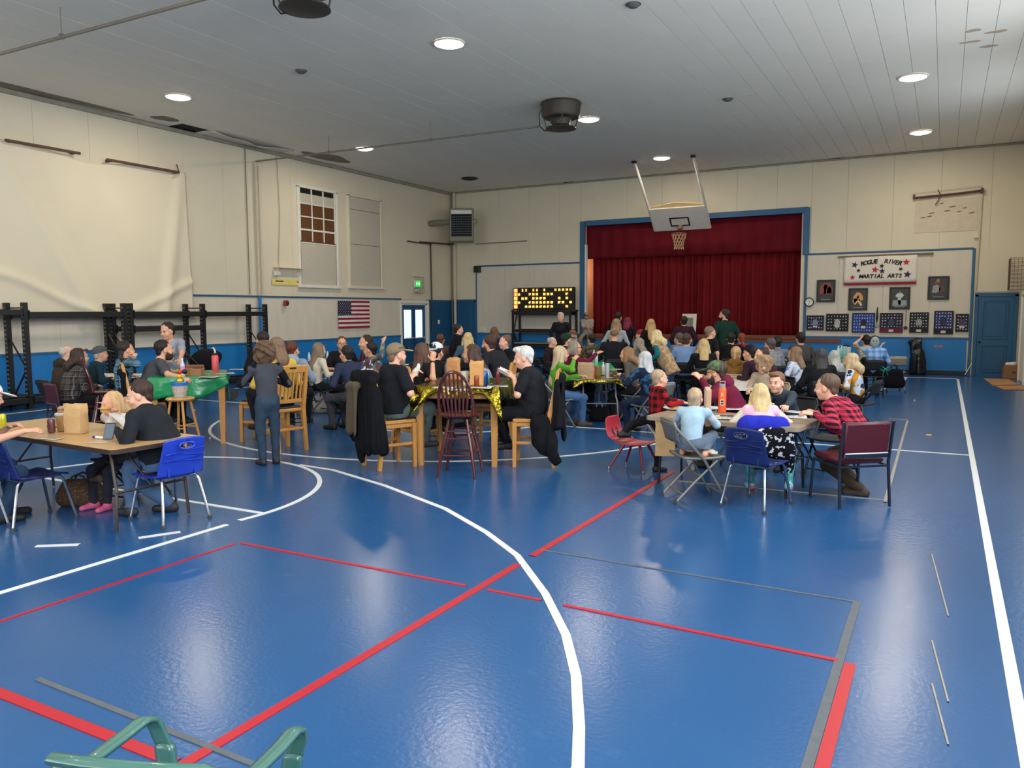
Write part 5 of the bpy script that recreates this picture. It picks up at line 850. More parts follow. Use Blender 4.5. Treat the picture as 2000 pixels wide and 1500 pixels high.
# ------------------------------------------------------------------ tables and cloths
TABT = M('tan_laminate', (192, 156, 108), .35, var=.12, scale=3, coat=.15, stretch=(1, 8, 1)); TABG = M('grey_laminate', (150, 132, 112), .4, var=.1, coat=.1); EDGE = M('brown_table_edge', (54, 38, 30), .5); LEGM = M('brown_steel', (62, 52, 46), .4, metal=.4); WHT = M('white_tabletop', (206, 204, 198), .5)
def rrect(w, d, r, n=5): return [(sx * (w / 2 - r) + r * math.cos(a), sy * (d / 2 - r) + r * math.sin(a)) for sx, sy, a0 in ((1, 1, 0), (-1, 1, PI / 2), (-1, -1, PI), (1, -1, 1.5 * PI)) for a in np.linspace(a0, a0 + PI / 2, n)]
def folding_table(lb, x, y, rz, w, d, h, topm, legm=LEGM, edge=EDGE):
    o = thing('folding_table', lb, 'table', (x, y, 0), rz); MB().prism(rrect(w, d, .05), h - .006, h).build('tabletop', topm, o); MB().prism(rrect(w + .012, d + .012, .055), h - .04, h - .003).build('edge_band', edge, o)
    for s in (-1, 1):
        e = s * (w / 2 - .22)
        for t in (-1, 1): MB().tube([(e, t * (d / 2 - .12), h - .05), (e + s * .04, t * (d / 2 - .12), h * .62), (e + s * .09, t * (d / 2 - .10), h * .5), (e + s * .10, t * (d / 2 - .08), .012)], .0135, 8).build('leg', legm, o, True)
        MB().tube([(e + s * .095, -(d / 2 - .09), h * .46), (e + s * .095, d / 2 - .09, h * .46)], .011, 6).build('crossbar', legm, o); MB().tube([(e + s * .09, 0, h * .46), (e - s * .35, 0, h - .05)], .010, 6).build('brace', legm, o); MB().tube([(e, -(d / 2 - .12), h - .05), (e, d / 2 - .12, h - .05)], .011, 6).build('hinge_bar', legm, o)
    return o
def pub_table(lb, x, y, rz, w, d, h):
    o = thing('pub_table', lb, 'table', (x, y, 0), rz); MB().box((0, 0, h - .018), (w, d, .036), bev=.01).build('tabletop', OAK, o)
    for sx in (-1, 1):
        for sy in (-1, 1): MB().tube([(sx * (w / 2 - .05), sy * (d / 2 - .05), h - .03), (sx * (w / 2 - .055), sy * (d / 2 - .055), 0)], [.062, .042], 4).build('leg', OAK, o)
    for c, q in (((0, d / 2 - .06, h - .09), (w - .14, .022, .10)), ((0, -d / 2 + .06, h - .09), (w - .14, .022, .10)), ((w / 2 - .06, 0, h - .09), (.022, d - .14, .10)), ((-w / 2 + .06, 0, h - .09), (.022, d - .14, .10))): MB().box(c, q, bev=.004).build('apron', OAK, o)
    return o
def tablecloth(lb, x, y, rz, w, d, h, mat, drop, crump=.006, seed=0, flare=.10):
    r = np.random.default_rng(seed); n = 120; per = 2 * (w + d); pts = []
    for i in range(n):
        s = per * i / n
        if s < w: pts.append((-w / 2 + s, -d / 2, 0, -1))
        elif s < w + d: pts.append((w / 2, -d / 2 + s - w, 1, 0))
        elif s < 2 * w + d: pts.append((w / 2 - (s - w - d), d / 2, 0, 1))
        else: pts.append((-w / 2, d / 2 - (s - 2 * w - d), -1, 0))
    V = []; F = []; ph = r.uniform(0, 6, 5); nz = lambda i, k: math.sin(i * .7 + ph[0] + k) * .5 + math.sin(i * 1.9 + ph[1]) * .3 + math.sin(i * .31 + ph[2] + k * .5) * .6
    for f_ in (.0, .35, .7, .92, 1.0):
        for i, (a, b, nx, ny) in enumerate(pts): V.append((a * f_, b * f_, h + .004 + crump * .5 * nz(i, f_ * 7) * (f_ < 1)))
    for k in range(1, 8):
        t = k / 7
        for i, (a, b, nx, ny) in enumerate(pts):
            dl = drop(i / n, a / (w / 2), b / (d / 2)); o_ = .012 + (flare * .25 * math.sin(i * .55 + ph[3]) + flare * .2 + crump * 1.5 * nz(i, t * 5)) * t * min(1, dl * 4); V.append((a + (nx + .0) * max(.008, o_) + (a / w * .1 if abs(ny) else 0) * t, b + ny * max(.008, o_), h + .002 - dl * t))
    R_ = len(V) // n
    for k in range(R_ - 1):
        for i in range(n): F.append((k * n + i, k * n + (i + 1) % n, (k + 1) * n + (i + 1) % n, (k + 1) * n + i))
    o = MB().add(V, F).build('tablecloth', mat, None, True, loc=(x, y, 0), rot=(0, 0, rz), solid=.003); return tag(o, lb, 'tablecloth')
GREENP = M('green_plastic_cloth', (14, 134, 78), .22, var=.08, scale=4, bump=.35, bscale=9, coat=.2); GREEN2 = M('light_green_cloth', (30, 176, 120), .25, var=.1, bump=.3, bscale=9); GOLD = M('gold_foil', (140, 122, 40), .2, metal=1, var=.15, bump=1.0, bscale=11)
# ------------------------------------------------------------------ small things on tables
def can(lb, x, y, z, col, h=.12, r=.033, tone=None):
    o = thing('drink_can', lb, 'can', (x, y, z)); MB().lathe([(r * .78, 0), (r, .012), (r, h - .018), (r * .8, h)], n=14).build('body', M('can_%d_%d_%d' % col, col, .3, metal=.4, var=.4, scale=40), o, True); MB().lathe([(r * .78, h - .004), (r * .8, h + .003), (r * .7, h + .001), (.001, h - .002)], n=14, cap=False).build('lid', CHROME, o, True); return o
def bottle(lb, x, y, z, h=.23, r=.035, body=(200, 214, 220), cap=(230, 230, 230), label=None, name='bottle', clear=True):
    o = thing(name, lb, 'bottle', (x, y, z)); mt = M('bottle_%d_%d_%d' % body, body, .15 if clear else .35, coat=.3)
    MB().lathe([(r * .8, 0), (r, .012), (r, h * .62), (r * .9, h * .7), (r * .42, h * .86), (r * .4, h * .93)], n=14).build('body', mt, o, True); MB().lathe([(r * .45, h * .92), (r * .46, h)], n=12).build('cap', M('cap_%d_%d_%d' % cap, cap, .4), o, True)
    if label: MB().lathe([(r * 1.02, h * .25), (r * 1.02, h * .55)], n=14, cap=False).build('label_band', M('lab_%d_%d_%d' % label, label, .5), o, True)
    return o
PAPER = M('brown_paper', (178, 134, 88), .85, var=.18, scale=10, bump=.6, bscale=14); PAPER2 = M('kraft_pale', (196, 160, 112), .85, var=.15, scale=10, bump=.5, bscale=14); SHEETW = M('white_paper', (226, 224, 218), .8)
def paper_bag(lb, x, y, z, rz, w=.17, d=.11, h=.26, mat=None, op=.7):
    o = thing('paper_bag', lb, 'bag', (x, y, z), rz); r = random.Random(int(x * 100)); q = [(-1, -1), (-.3, -1.1), (.4, -.95), (1, -1), (1.05, 0), (1, 1), (.2, .95), (-.5, 1.08), (-1, 1), (-.95, 0)]
    V = []; F = []; n = len(q)
    for k in range(7):
        t = k / 6
        for i, (a, b) in enumerate(q): j = .06 * r.uniform(-1, 1) * (0 < k); s = 1 + (op - 1) * t * (abs(b) > .5); V.append((a * w / 2 * (1 + j), b * d / 2 * s * (1 + j), h * t * (1 + (.05 * r.uniform(-1, 1) if k == 6 else 0))))
    for k in range(6):
        for i in range(n): F.append((k * n + i, k * n + (i + 1) % n, (k + 1) * n + (i + 1) % n, (k + 1) * n + i))
    F.append(tuple(range(n))[::-1]); MB().add(V, F).build('bag_wall', mat or PAPER, o, True, solid=.003); return o
def sheet_(lb, x, y, z, rz, w=.28, d=.21, mat=None, name='paper_sheet', cat='paper', cells=True):
    o = thing(name, lb, cat, (x, y, z), rz); MB().grid(lambda u, v: ((u - .5) * w, (v - .5) * d, .003 + .003 * math.sin(5 * u + 3 * v)), 6, 4).build('sheet', mat or SHEETW, o, True, solid=.0015)
    if cells:
        m = MB()
        for i in range(6): m.box((-.4 * w + .16 * w * i, 0, .008), (.003, d * .8, .001))
        for j in range(5): m.box((0, -.38 * d + .19 * d * j, .008), (w * .8, .003, .001))
        m.build('printed_grid', M('print_grey', (120, 120, 126), .8), o)
    return o
def plate(lb, x, y, z, r=.115, food=None):
    o = thing('paper_plate', lb, 'plate', (x, y, z)); MB().lathe([(.001, .004), (r * .65, .004), (r * .78, .010), (r, .018), (r * 1.01, .020), (r * .98, .014), (r * .6, 0), (.001, 0)], n=24, cap=False).build('dish', SHEETW, o, True)
    if food: q = SDF((-.09, -.09, -.01), (.09, .09, .06), .007); q.ell((0, 0, .015), (.055, .045, .02), None, .01); q.ell((.03, .02, .02), (.03, .03, .02), None, .01); q.build('food', M('food_%d' % food[0], food, .7, var=.4, scale=40), o, folds(.003, 2))
    return o
def cup(lb, x, y, z, col, h=.13, r=.04, name='cup', lid=None, straw=None):
    o = thing(name, lb, 'cup', (x, y, z)); MB().lathe([(r * .72, 0), (r * .74, .004), (r, h), (r * .95, h), (r * .7, .01), (.001, .008)], n=18, cap=False).build('body', M('cup_%d_%d_%d' % col, col, .5, var=.1), o, True)
    if lid: MB().lathe([(r * 1.05, h - .004), (r * 1.06, h + .012), (r * .8, h + .02), (.001, h + .022)], n=18, cap=False).build('lid', M('lid_%d' % lid[0], lid, .4), o, True)
    if straw: MB().tube([(.01, 0, h * .3), (.02, .01, h + .09)], .004, 6).build('straw', M('straw_%d' % straw[0], straw, .5), o)
    return o
def dauber(lb, x, y, z, col):
    o = thing('dauber', lb, 'marker', (x, y, z)); MB().lathe([(.02, 0), (.021, .08), (.012, .095)], n=10).build('body', M('daub_%d_%d_%d' % col, col, .3), o, True); MB().lathe([(.013, .09), (.014, .125), (.004, .13)], n=10).build('cap', M('cap_230_230_230', (230, 230, 230), .4), o, True); return o
def tumbler(lb, x, y, z, col, h=.26, r=.042, capc=(30, 30, 34), loop=True):
    o = thing('water_bottle', lb, 'bottle', (x, y, z)); MB().lathe([(r * .96, 0), (r, .008), (r, h * .80), (r * .84, h * .87), (r * .70, h * .89)], n=20).build('body', M('tumbler_%d_%d_%d' % col, col, .4, var=.04), o, True); MB().lathe([(r * .72, h * .88), (r * .76, h * .9), (r * .74, h), (r * .6, h * 1.01)], n=16).build('lid', M('lid2_%d' % capc[0], capc, .4), o, True)
    if loop: MB().tube([(-r * .6, 0, h), (-r * .6, 0, h * 1.10), (r * .6, 0, h * 1.10), (r * .6, 0, h)], .007, 6).build('carry_loop', M('lid2_%d' % capc[0], capc, .4), o, True)
    return o
# ------------------------------------------------------------------ tables set out in the hall
rd = math.radians
T1z, T2z, T3z, TZ = .71, .93, .93, .71
folding_table('long tan folding table with dark brown edge at the left front', -6.98, 4.42, rd(-3), 2.44, .84, T1z, TABT)
pub_table('tall oak pub table under the green cloth', -9.36, 7.62, rd(48), .95, 1.22, T2z); pub_table('tall oak pub table under the gold foil cloth', -5.13, 8.2, rd(22), .98, 1.2, T3z)
tablecloth('shiny green plastic cloth on the tall left pub table', -9.36, 7.62, rd(48), .98, 1.25, T2z + .003, GREENP, lambda s, a, b: (.27 - .16 * max(0, a) ** 2 + .02 * math.sin(a * 5) + (.28 if a > .9 and -.8 < b < -.1 else 0)) if b < -.97 or a > .97 else .2, .004, 1, .06)
tablecloth('crumpled gold foil cloth on the tall middle pub table', -5.13, 8.2, rd(22), 1.0, 1.22, T3z + .003, GOLD, lambda s, a, b: .10 + .15 * abs(a) ** 3 + .05 * math.sin(a * 7 + 1) + (.12 * abs(a) ** 8), .018, 2, .16)
folding_table('long grey folding table on the right with a gap of open floor beside it', -1.87, 8.08, rd(-7), 1.55, .74, TZ, TABG, M('dark_steel', (40, 40, 44), .4, metal=.4), M('pale_edge', (150, 138, 122), .4))
u5 = np.array([-.42, .908]); rz5 = math.atan2(.42, .908)
T5c = [np.array([-5.1, 12.36]) + u5 * 1.86 * i for i in range(4)]
for i, (c, nm) in enumerate(zip(T5c, ('nearest', 'second', 'third', 'farthest'))): folding_table('folding table, %s of the row running towards the stage in the middle' % nm, c[0], c[1], rz5 + PI / 2, 1.83, .76, TZ, WHT, STEEL, WHT)
tablecloth('gold foil cloth on the nearest table of the middle row', *T5c[0], rz5 + PI / 2, 1.85, .78, TZ + .003, GOLD, lambda s, a, b: .05 + .10 * abs(b) ** 4 + .03 * math.sin(a * 9), .014, 3, .08); tablecloth('light green cloth on the second table of the middle row', *T5c[1], rz5 + PI / 2, 1.85, .78, TZ + .003, GREEN2, lambda s, a, b: .16 + .03 * math.sin(a * 6), .004, 4, .06)
tablecloth('light green cloth on the third table of the middle row', *T5c[2], rz5 + PI / 2, 1.85, .78, TZ + .003, GREEN2, lambda s, a, b: .16, .004, 5, .06); tablecloth('gold foil cloth on the farthest table of the middle row', *T5c[3], rz5 + PI / 2, 1.85, .78, TZ + .003, GOLD, lambda s, a, b: .12, .01, 6, .06)
u4 = np.array([-.62, .785]); rz4 = math.atan2(.62, .785); T4c = [np.array([-10.77, 12.1]) + u4 * 1.86 * i for i in range(2)]
for c, nm in zip(T4c, ('nearer', 'farther')): folding_table('folding table, %s of two on the left beyond the oak bar chairs' % nm, c[0], c[1], rz4 + PI / 2, 1.83, .76, TZ, WHT, STEEL, WHT)
tablecloth('gold foil cloth on the nearer left folding table', *T4c[0], rz4 + PI / 2, 1.85, .78, TZ + .003, GOLD, lambda s, a, b: .07 + .05 * math.sin(a * 8) + .05 * abs(a) ** 6, .014, 7, .08); tablecloth('gold foil cloth on the farther left folding table', *T4c[1], rz4 + PI / 2, 1.85, .78, TZ + .003, GOLD, lambda s, a, b: .09, .012, 8, .08)
folding_table('small folding table at the far left among the old couple', -12.95, 8.75, rd(20), 1.2, .76, TZ, WHT, STEEL, WHT)
u6 = np.array([-.25, .968]); rz6 = math.atan2(.25, .968); T6c = [np.array([-2.75, 12.1]) + u6 * 1.86 * i for i in range(4)]
for i, (c, nm) in enumerate(zip(T6c, ('nearest', 'second', 'third', 'farthest'))): folding_table('folding table, %s of the crowded row right of the middle' % nm, c[0], c[1], rz6 + PI / 2, 1.83, .76, TZ, WHT, STEEL, WHT)
gr = P(1655, 697, TZ); folding_table('folding table at the far right before the martial arts wall', -1.9, 18.9, rd(83), 1.83, .76, TZ, WHT, STEEL, WHT); tablecloth('green cloth on the far right folding table', -1.9, 18.9, rd(83), 1.85, .78, TZ + .003, GREENP, lambda s, a, b: .22 + .03 * math.sin(a * 6), .004, 9, .06)
# ------------------------------------------------------------------ people
pr = person
DGREY = cloth((52, 54, 60)); NAVY = cloth((34, 42, 66)); TEAL = cloth((16, 96, 104)); GREYT = cloth((86, 88, 92)); GREYL = cloth((176, 184, 194)); MAROON = cloth((104, 22, 54)); KHAKI = cloth((70, 62, 50)); OLIVE = cloth((76, 88, 82)); CREAMC = cloth((206, 196, 176)); WHITEC = cloth((222, 222, 220)); DPURPLE = cloth((52, 30, 44)); LBLUE = cloth((150, 168, 188)); SKYB = cloth((140, 178, 208)); DGREEN = cloth((24, 58, 48)); BOOTB = M('boot_brown', (70, 56, 44), .7); RUN = M('shoe_grey', (120, 122, 126), .6); SHW = M('shoe_white', (206, 206, 206), .6)
# --- tan table, left front
p = pr('man in black sweater and jeans hunched at the end of the tan table', 272, 772, 6.95, 54, lean=19, b=1.52, top=cloth((32, 36, 42)), legs=cloth((74, 100, 134)), shoes=M('sneaker_black', (32, 34, 38), .6), hair=('short', hairm((58, 40, 32))), head=(24, -16, 0), L=(214, 848, 6.75), R=(232, 846, 7.0), fL=(.16, .05, .07), fR=(-.05, .30, .07), sk=SKIN2); man1 = p
chair('school', -5.90, 4.53, rd(82), 'bright blue plastic chair behind the man in the black sweater')
p = pr('blond child in white top eating at the far side of the tan table', 217, 789, 7.35, 130, lean=14, top=WHITEC, sl='long', legs=cloth((40, 40, 52)), shoes=M('shoe_pink', (206, 90, 130), .5), hair=('bob', hairm((196, 160, 116))), L=(210, 803, 7.15), R=(222, 805, 7.15), head=(-10, -6, 0)); chair('foldb', *(p['org'][:2]), p['yaw'], 'black folding chair hidden behind the tan table under the blond child')
p = pr('girl with long light brown hair partly hidden behind the man in black sweater', 246, 795, 7.75, 40, lean=10, top=CREAMC, legs=cloth((30, 28, 34)), shoes=BOOTB, hair=('long', hairm((170, 138, 104))), fL=(176, 950, 7.1), fR=(190, 935, 7.2)); chair('foldb', *(p['org'][:2]), p['yaw'], 'black folding chair hidden behind the tan table under the long haired girl')
p = pr('man in white cap and jeans at the left edge of the tan table', -22, 776, 6.75, -74, lean=22, b=1.2, top=cloth((40, 34, 36)), sl='short', legs=cloth((44, 66, 92)), hair=('short', DKB), hat=('cap', cloth((220, 220, 222))), beard=DKB, R=(62, 846, 6.55), L=(30, 840, 6.9), head=(0, -14, 0), fR=(.08, .25, .07)); chair('school2', p['org'][0], p['org'][1], p['yaw'], 'navy plastic chair under the man in the white cap')
chair('school2', -6.9, 3.93, rd(-3), 'empty navy plastic chair at the left front corner')
# --- green pub table
p = pr('man in dark grey t-shirt with short beard leaning on the green table', 322, 683, 11.1, -82, seat=.56, lean=22, b=1.15, top=cloth((72, 74, 80)), sl='short', legs=DARKP, hair=('short', hairm((38, 28, 24))), beard=hairm((62, 44, 34)), R=(362, 741, 10.6), L=(356, 734, 10.9)); under(p, 'oak', 'the bearded man in grey')
p = pr('woman in light grey t-shirt standing with her hands on the green table', 326, 647, 11.9, 160, mode='stand', lean=20, female=1, top=cloth((150, 156, 170)), sl='short', legs=DARKP, hair=('short', hairm((46, 32, 28))), head=(-22, -14, 0), L=(352, 718, 11.4), R=(342, 722, 11.3))
p = pr('curly haired boy in dark grey raglan shirt standing at the green table', 515, 692, 9.35, 18, mode='stand', lean=6, top=cloth((66, 68, 76)), stripe=BLACKC, legs=cloth((50, 66, 84)), shoes=M('sneaker_dark', (40, 40, 46), .6), hair=('curly', hairm((92, 70, 52))), L=(476, 740, 9.5), R=(.16, .26, .95)); boy = p
p = pr('person in yellow top sitting at the green table behind the curly haired boy', 538, 680, 10.3, 30, seat=.56, lean=6, top=cloth((206, 176, 84)), legs=DARKP, hair=('bob', hairm((120, 96, 76)))); under(p, 'oak', 'the person in yellow')
q = P(500, 850); chair('oak', -8.42, 8.02, math.radians(112), 'honey oak slat back bar chair between the boy and the green table')
p = pr('dark haired person just behind the curly haired boy', 512, 664, 11.4, 20, mode='stand', top=BLACKC, hair=('short', DKB))
# --- old couple group
p = pr('old balding man in brown hooded sweatshirt at the far left', 132, 692, 12.4, -62, lean=10, b=1.2, top=cloth((62, 54, 46)), hood=cloth((58, 50, 42)), hair=('bald', hairm((190, 180, 166))), sk=SKIN2); under(p, 'foldb', 'the old man in brown')
p = pr('woman in dark plaid shirt with sunglasses on her hair', 157, 698, 11.6, -70, lean=14, b=1.2, top=plaid('plaid_dark', (34, 32, 34), (84, 78, 76), (150, 142, 136), .09, .5), legs=DARKP, hair=('bob', hairm((60, 44, 38))), glasses=('top', 1), fR=(.1, .42, .06), shoes=RUN); under(p, 'pad', 'the woman in dark plaid')
p = pr('man in grey cap and dark teal jacket beyond the woman in dark plaid', 197, 692, 12.9, -75, lean=16, b=1.1, top=cloth((24, 52, 62)), hair=('buzz', GREYH), hat=('cap', cloth((82, 84, 86)))); under(p, 'foldb', 'the man in the grey cap')
p = pr('young woman with a braid in blue plaid shirt, hand at her chin', 247, 684, 11.0, -72, seat=.62, lean=4, female=1, top=plaid('plaid_blue', (30, 50, 66), (80, 120, 146), (170, 200, 210), .10, .6), legs=DARKP, hair=('braid', hairm((44, 32, 30))), R=(268, 694, 10.9), L=(262, 740, 11.1)); chair('cherry', p['org'][0] - .55, p['org'][1] + .1, math.radians(-30), 'dark cherry windsor bar chair left of the young woman in blue plaid')
# --- far left gold table
p = pr('girl in light blue hooded top with auburn hair in a bun', 572, 684, 12.5, -14, lean=8, female=1, top=cloth((142, 160, 180)), hood=cloth((150, 166, 184)), hair=('bun', hairm((92, 48, 34))), head=(-20, 0, 0)); under(p, 'foldb', 'the girl in light blue')
p = pr('woman with long grey brown hair in cream top at the left gold table', 625, 684, 13.8, -60, lean=8, female=1, top=CREAMC, hair=('long', hairm((128, 108, 86)))); under(p, 'foldb', 'the woman in cream')
p = pr('woman in black t-shirt with glasses facing us at the left gold table', 668, 672, 14.7, 185, lean=6, b=1.15, female=1, top=cloth((28, 26, 32)), sl='short', hair=('bun', hairm((88, 62, 44))), glasses=('eye', 0)); under(p, 'foldb', 'the woman in black with glasses')
p = pr('man in navy long sleeved shirt with his back to us at the left gold table', 676, 692, 12.0, 38, lean=16, b=1.1, top=cloth((44, 52, 78)), legs=cloth((70, 72, 80)), hair=('short', DKB)); under(p, 'foldb', 'the man in navy')
p = pr('person in tie dye shirt with an arm stretched out at the left gold table', 722, 684, 13.6, 70, lean=12, top=camo('tie_dye', (150, 130, 96), (60, 96, 110), 7, .48, (130, 60, 70)), hair=('short', DKB), L=(752, 664, 13.4), R=(712, 715, 13.6)); under(p, 'foldb', 'the person in tie dye')
p = pr('person in maroon top behind the one in tie dye', 713, 670, 14.4, 110, lean=6, top=cloth((96, 34, 44)), hair=('short', hairm((50, 36, 30)))); under(p, 'foldb', 'the person in maroon behind tie dye')
# --- gold pub table, middle
p = pr('man in black t-shirt and tan cap on an oak bar chair at the gold table', 775, 693, 9.2, -62, seat=.56, lean=6, b=1.6, top=cloth((24, 25, 31)), sl='short', legs=cloth((84, 96, 92)), shoes=M('shoe_brown_dark', (50, 42, 38), .6), hair=('buzz', hairm((120, 92, 74))), hat=('cap', cloth((128, 112, 90)), cloth((176, 158, 128))), glasses=('brow', 1), R=(812, 742, 9.15), L=(815, 733, 9.4), fR=(.06, .40, .26), fL=(-.08, .42, .24), sk=SKIN2, beard=hairm((140, 110, 92))); man3 = p; under(p, 'oak', 'the man in the tan cap')
p = pr('woman in black t-shirt with short silver hair on an oak bar chair', 1022, 699, 9.25, 84, seat=.54, lean=8, b=1.5, female=1, top=cloth((27, 28, 34)), sl='short', legs=cloth((22, 22, 28)), hair=('swept', hairm((206, 204, 200))), L=(994, 742, 9.15), R=(990, 735, 9.4), fL=(.0, .30, .24), sk=SKIN2, head=(4, -10, 0)); wom3 = p; under(p, 'oak', 'the silver haired woman')
p = pr('woman with very long brown hair beyond the gold table', 828, 690, 10.2, -48, seat=.56, lean=10, female=1, top=cloth((30, 28, 32)), sl='short', hair=('verylong', hairm((86, 60, 48))), R=(848, 700, 9.9), L=(842, 745, 10.0), glasses=('top', 1)); under(p, 'oak', 'the long haired woman')
m = MB(); wv = p['wr'][1]; m.lathe([(.034, -.018), (.036, 0), (.034, .018)], tuple(wv - p['hd'][1] * .01), 12, Vector(p['hd'][1]).to_track_quat('Z', 'Y').to_matrix()); m.build('watch', BLACKM, p['root'], True)
p = pr('boy in white backwards cap and black shirt beyond the gold table', 853, 688, 11.1, -30, seat=.5, lean=8, top=cloth((26, 26, 30)), hair=('short', DKB), hat=('back', cloth((214, 222, 232)), cloth((160, 190, 220)))); under(p, 'foldb', 'the boy in the white cap')
p = pr('girl with dark brown hair leaning over the far end of the gold table', 919, 692, 10.7, 78, seat=.54, lean=26, female=1, top=cloth((150, 160, 176)), hair=('wavy', hairm((74, 52, 44)))); under(p, 'oak', 'the leaning girl')
chair('cherry', *P(888, 931)[:2] + np.array([0, .12]), math.radians(28.6 + 4.2 - 14), 'empty dark cherry windsor bar chair in front of the gold table')
# --- behind the gold table
p = pr('heavy man in black sweater hunched with his back to us behind the gold table', 954, 672, 13.4, 52, lean=30, b=1.35, top=cloth((34, 36, 42)), hair=('short', hairm((70, 46, 38))), beard=hairm((80, 54, 42))); under(p, 'fold', 'the hunched man in black')
p = pr('young woman in black top with a bun looking over her shoulder', 985, 669, 15.2, 120, lean=4, female=1, top=BLACKC, hair=('bun', hairm((110, 80, 58))), sk=SKIN2); under(p, 'foldb', 'the young woman with a bun')
p = pr('woman with long blond hair seen from behind near the corner', 914, 662, 17, 0, lean=4, female=1, top=cloth((74, 96, 112)), hair=('long', hairm((212, 184, 128)))); under(p, 'foldb', 'the blond woman near the corner')
p = pr('woman with long brown hair in navy top seen from behind near the tackboard', 966, 650, 20.5, -15, lean=2, female=1, top=NAVY, hair=('long', hairm((110, 82, 62)))); under(p, 'foldb', 'the brown haired woman in navy')
p = pr('standing woman in black cardigan over a blue patterned top', 896, 644, 17.4, -70, mode='stand', lean=6, b=1.35, female=1, top=cloth((24, 24, 30)), legs=DARKP, hair=('tail', hairm((40, 30, 30))), sk=SKIN2); c = p
g = SDF(np.array([-.3, -.1, .5]), np.array([.3, .45, 1.5]), .016); S = p['S']; g.cap((0.02, .07, p['hz'] - .1), (0.02, .08, p['nb'][2] - .12), .165, .13, .03, ((0, 1, 0), .75)); g.build('patterned_top', camo('blue_pattern', (46, 66, 86), (160, 186, 204), 13, .5), p['root'])
p = pr('person with brown hair sitting behind the woman in black cardigan', 861, 664, 17.6, -20, lean=4, top=cloth((90, 70, 66)), hair=('short', hairm((96, 62, 46)))); under(p, 'foldb', 'the person behind the cardigan')
# --- stage front
p = pr('old woman with white hair in dark jacket standing before the number rack', 1095, 620, 22.2, 175, mode='stand', top=cloth((30, 30, 36)), female=1, hair=('swept', hairm((222, 218, 208))), sk=SKIN2)
p = pr('man in grey t-shirt and glasses sitting on the stage edge', 1146, 616, 26.45, 165, seat=.965, lean=10, b=1.2, top=cloth((170, 162, 150)), sl='short', legs=cloth((150, 142, 126)), hair=('bald', GREYH), glasses=('eye', 1), L=(.02, .3, 1.22), R=(-.1, .3, 1.18), fL=(-.12, .35, .55), fR=(.15, .34, .5), sk=SKIN3)
p = pr('standing woman in grey cardigan and black trousers seen from behind', 1204, 634, 17.6, -8, mode='stand', female=1, top=cloth((150, 154, 160)), hair=('wavy', hairm((146, 116, 90))), legs=BLACKC)
p = pr('balding man in black sweater seen from behind before the grey cardigan', 1199, 655, 16.8, 5, lean=6, b=1.3, top=cloth((24, 26, 32)), hair=('bald', hairm((120, 96, 80)))); under(p, 'foldb', 'the balding man in black sweater')
p = pr('dark haired man standing at the stage behind the woman in grey cardigan', 1208, 620, 21, -20, mode='stand', top=BLACKC, hair=('short', DKB))
p = pr('woman with magenta hair in black standing at the stage', 1226, 630, 19.8, -10, mode='stand', female=1, top=BLACKC, hair=('bob', hairm((112, 22, 58))))
p = pr('woman with long blond hair in black standing at the stage', 1271, 634, 18.4, 5, mode='stand', female=1, top=BLACKC, hair=('long', hairm((186, 150, 100))))
p = pr('dark haired person in plum sweater standing with back to us at the stage', 1336, 628, 19.4, 0, mode='stand', b=1.3, top=cloth((48, 24, 42)), hair=('short', DKB))
p = pr('man in dark green jacket standing at the stage looking left', 1414, 616, 18.6, 30, mode='stand', b=1.3, top=cloth((20, 50, 42)), hair=('short', hairm((44, 36, 30))), head=(40, 0, 0), beard=DKB)
pc = PB(1327, 636, 23.6); o = thing('framed_print', 'white mounted picture propped on the stage edge behind the plum sweater', 'picture', (pc[0], YB - .02, SZ0 + .09)); MB().box((0, 0, .32), (.46, .03, .64), rot=(-.12, 0, 0), bev=.005).build('mount', M('mount_cream', (214, 206, 190), .8), o); MB().box((0, -.02, .34), (.26, .006, .36), rot=(-.12, 0, 0)).build('image', M('mount_image', (120, 118, 108), .7, var=.5, scale=12), o)
# --- middle row
p = pr('woman in bright green hooded jacket with long blond grey hair', 1097, 692, 12.3, -74, lean=6, female=1, top=cloth((88, 158, 52)), hair=('verylong', hairm((196, 176, 142))), legs=cloth((70, 102, 144)), R=(1128, 700, 12.1), L=(1140, 738, 12.4), shoes=BOOTB); under(p, 'fold', 'the woman in bright green')
p = pr('woman in maroon sweater with grey bob and glasses reaching across', 1124, 680, 13.9, -82, lean=12, female=1, top=cloth((100, 20, 52)), hair=('bob', hairm((140, 130, 116))), glasses=('eye', 0), R=(1172, 690, 13.7)); under(p, 'foldb', 'the reaching woman in maroon')
p = pr('person in dark green cap behind the maroon sweater', 1107, 665, 16, -60, lean=6, top=cloth((60, 46, 50)), hair=('short', DKB), hat=('cap', cloth((20, 56, 38)))); under(p, 'foldb', 'the person in the green cap')
p = pr('bald person in dark brown jacket by the number rack', 1079, 669, 17.4, -70, lean=10, top=cloth((52, 36, 38)), hair=('bald', GREYH), sk=SKIN2); under(p, 'foldb', 'the bald person')
p = pr('person in straw hat sitting before the stage', 1118, 655, 20.0, 160, lean=6, top=cloth((90, 78, 66)), hair=('bob', GREYH), hat=('brim', cloth((120, 88, 62)))); under(p, 'foldb', 'the person in the straw hat')
p = pr('person in camouflage jacket with dark hood before the stage', 1155, 663, 18.6, 20, lean=4, top=camo('camo_brown', (62, 58, 50), (100, 92, 80), 16, .5), hair=('short', DKB), hat=('beanie', cloth((54, 60, 60)))); under(p, 'foldb', 'the person in camouflage')
p = pr('woman with brown bob in grey jacket at the middle row', 1223, 693, 12.9, 76, lean=16, female=1, top=cloth((82, 78, 76)), hair=('bob', hairm((140, 104, 74))), sk=SKIN); under(p, 'fold', 'the woman with the brown bob')
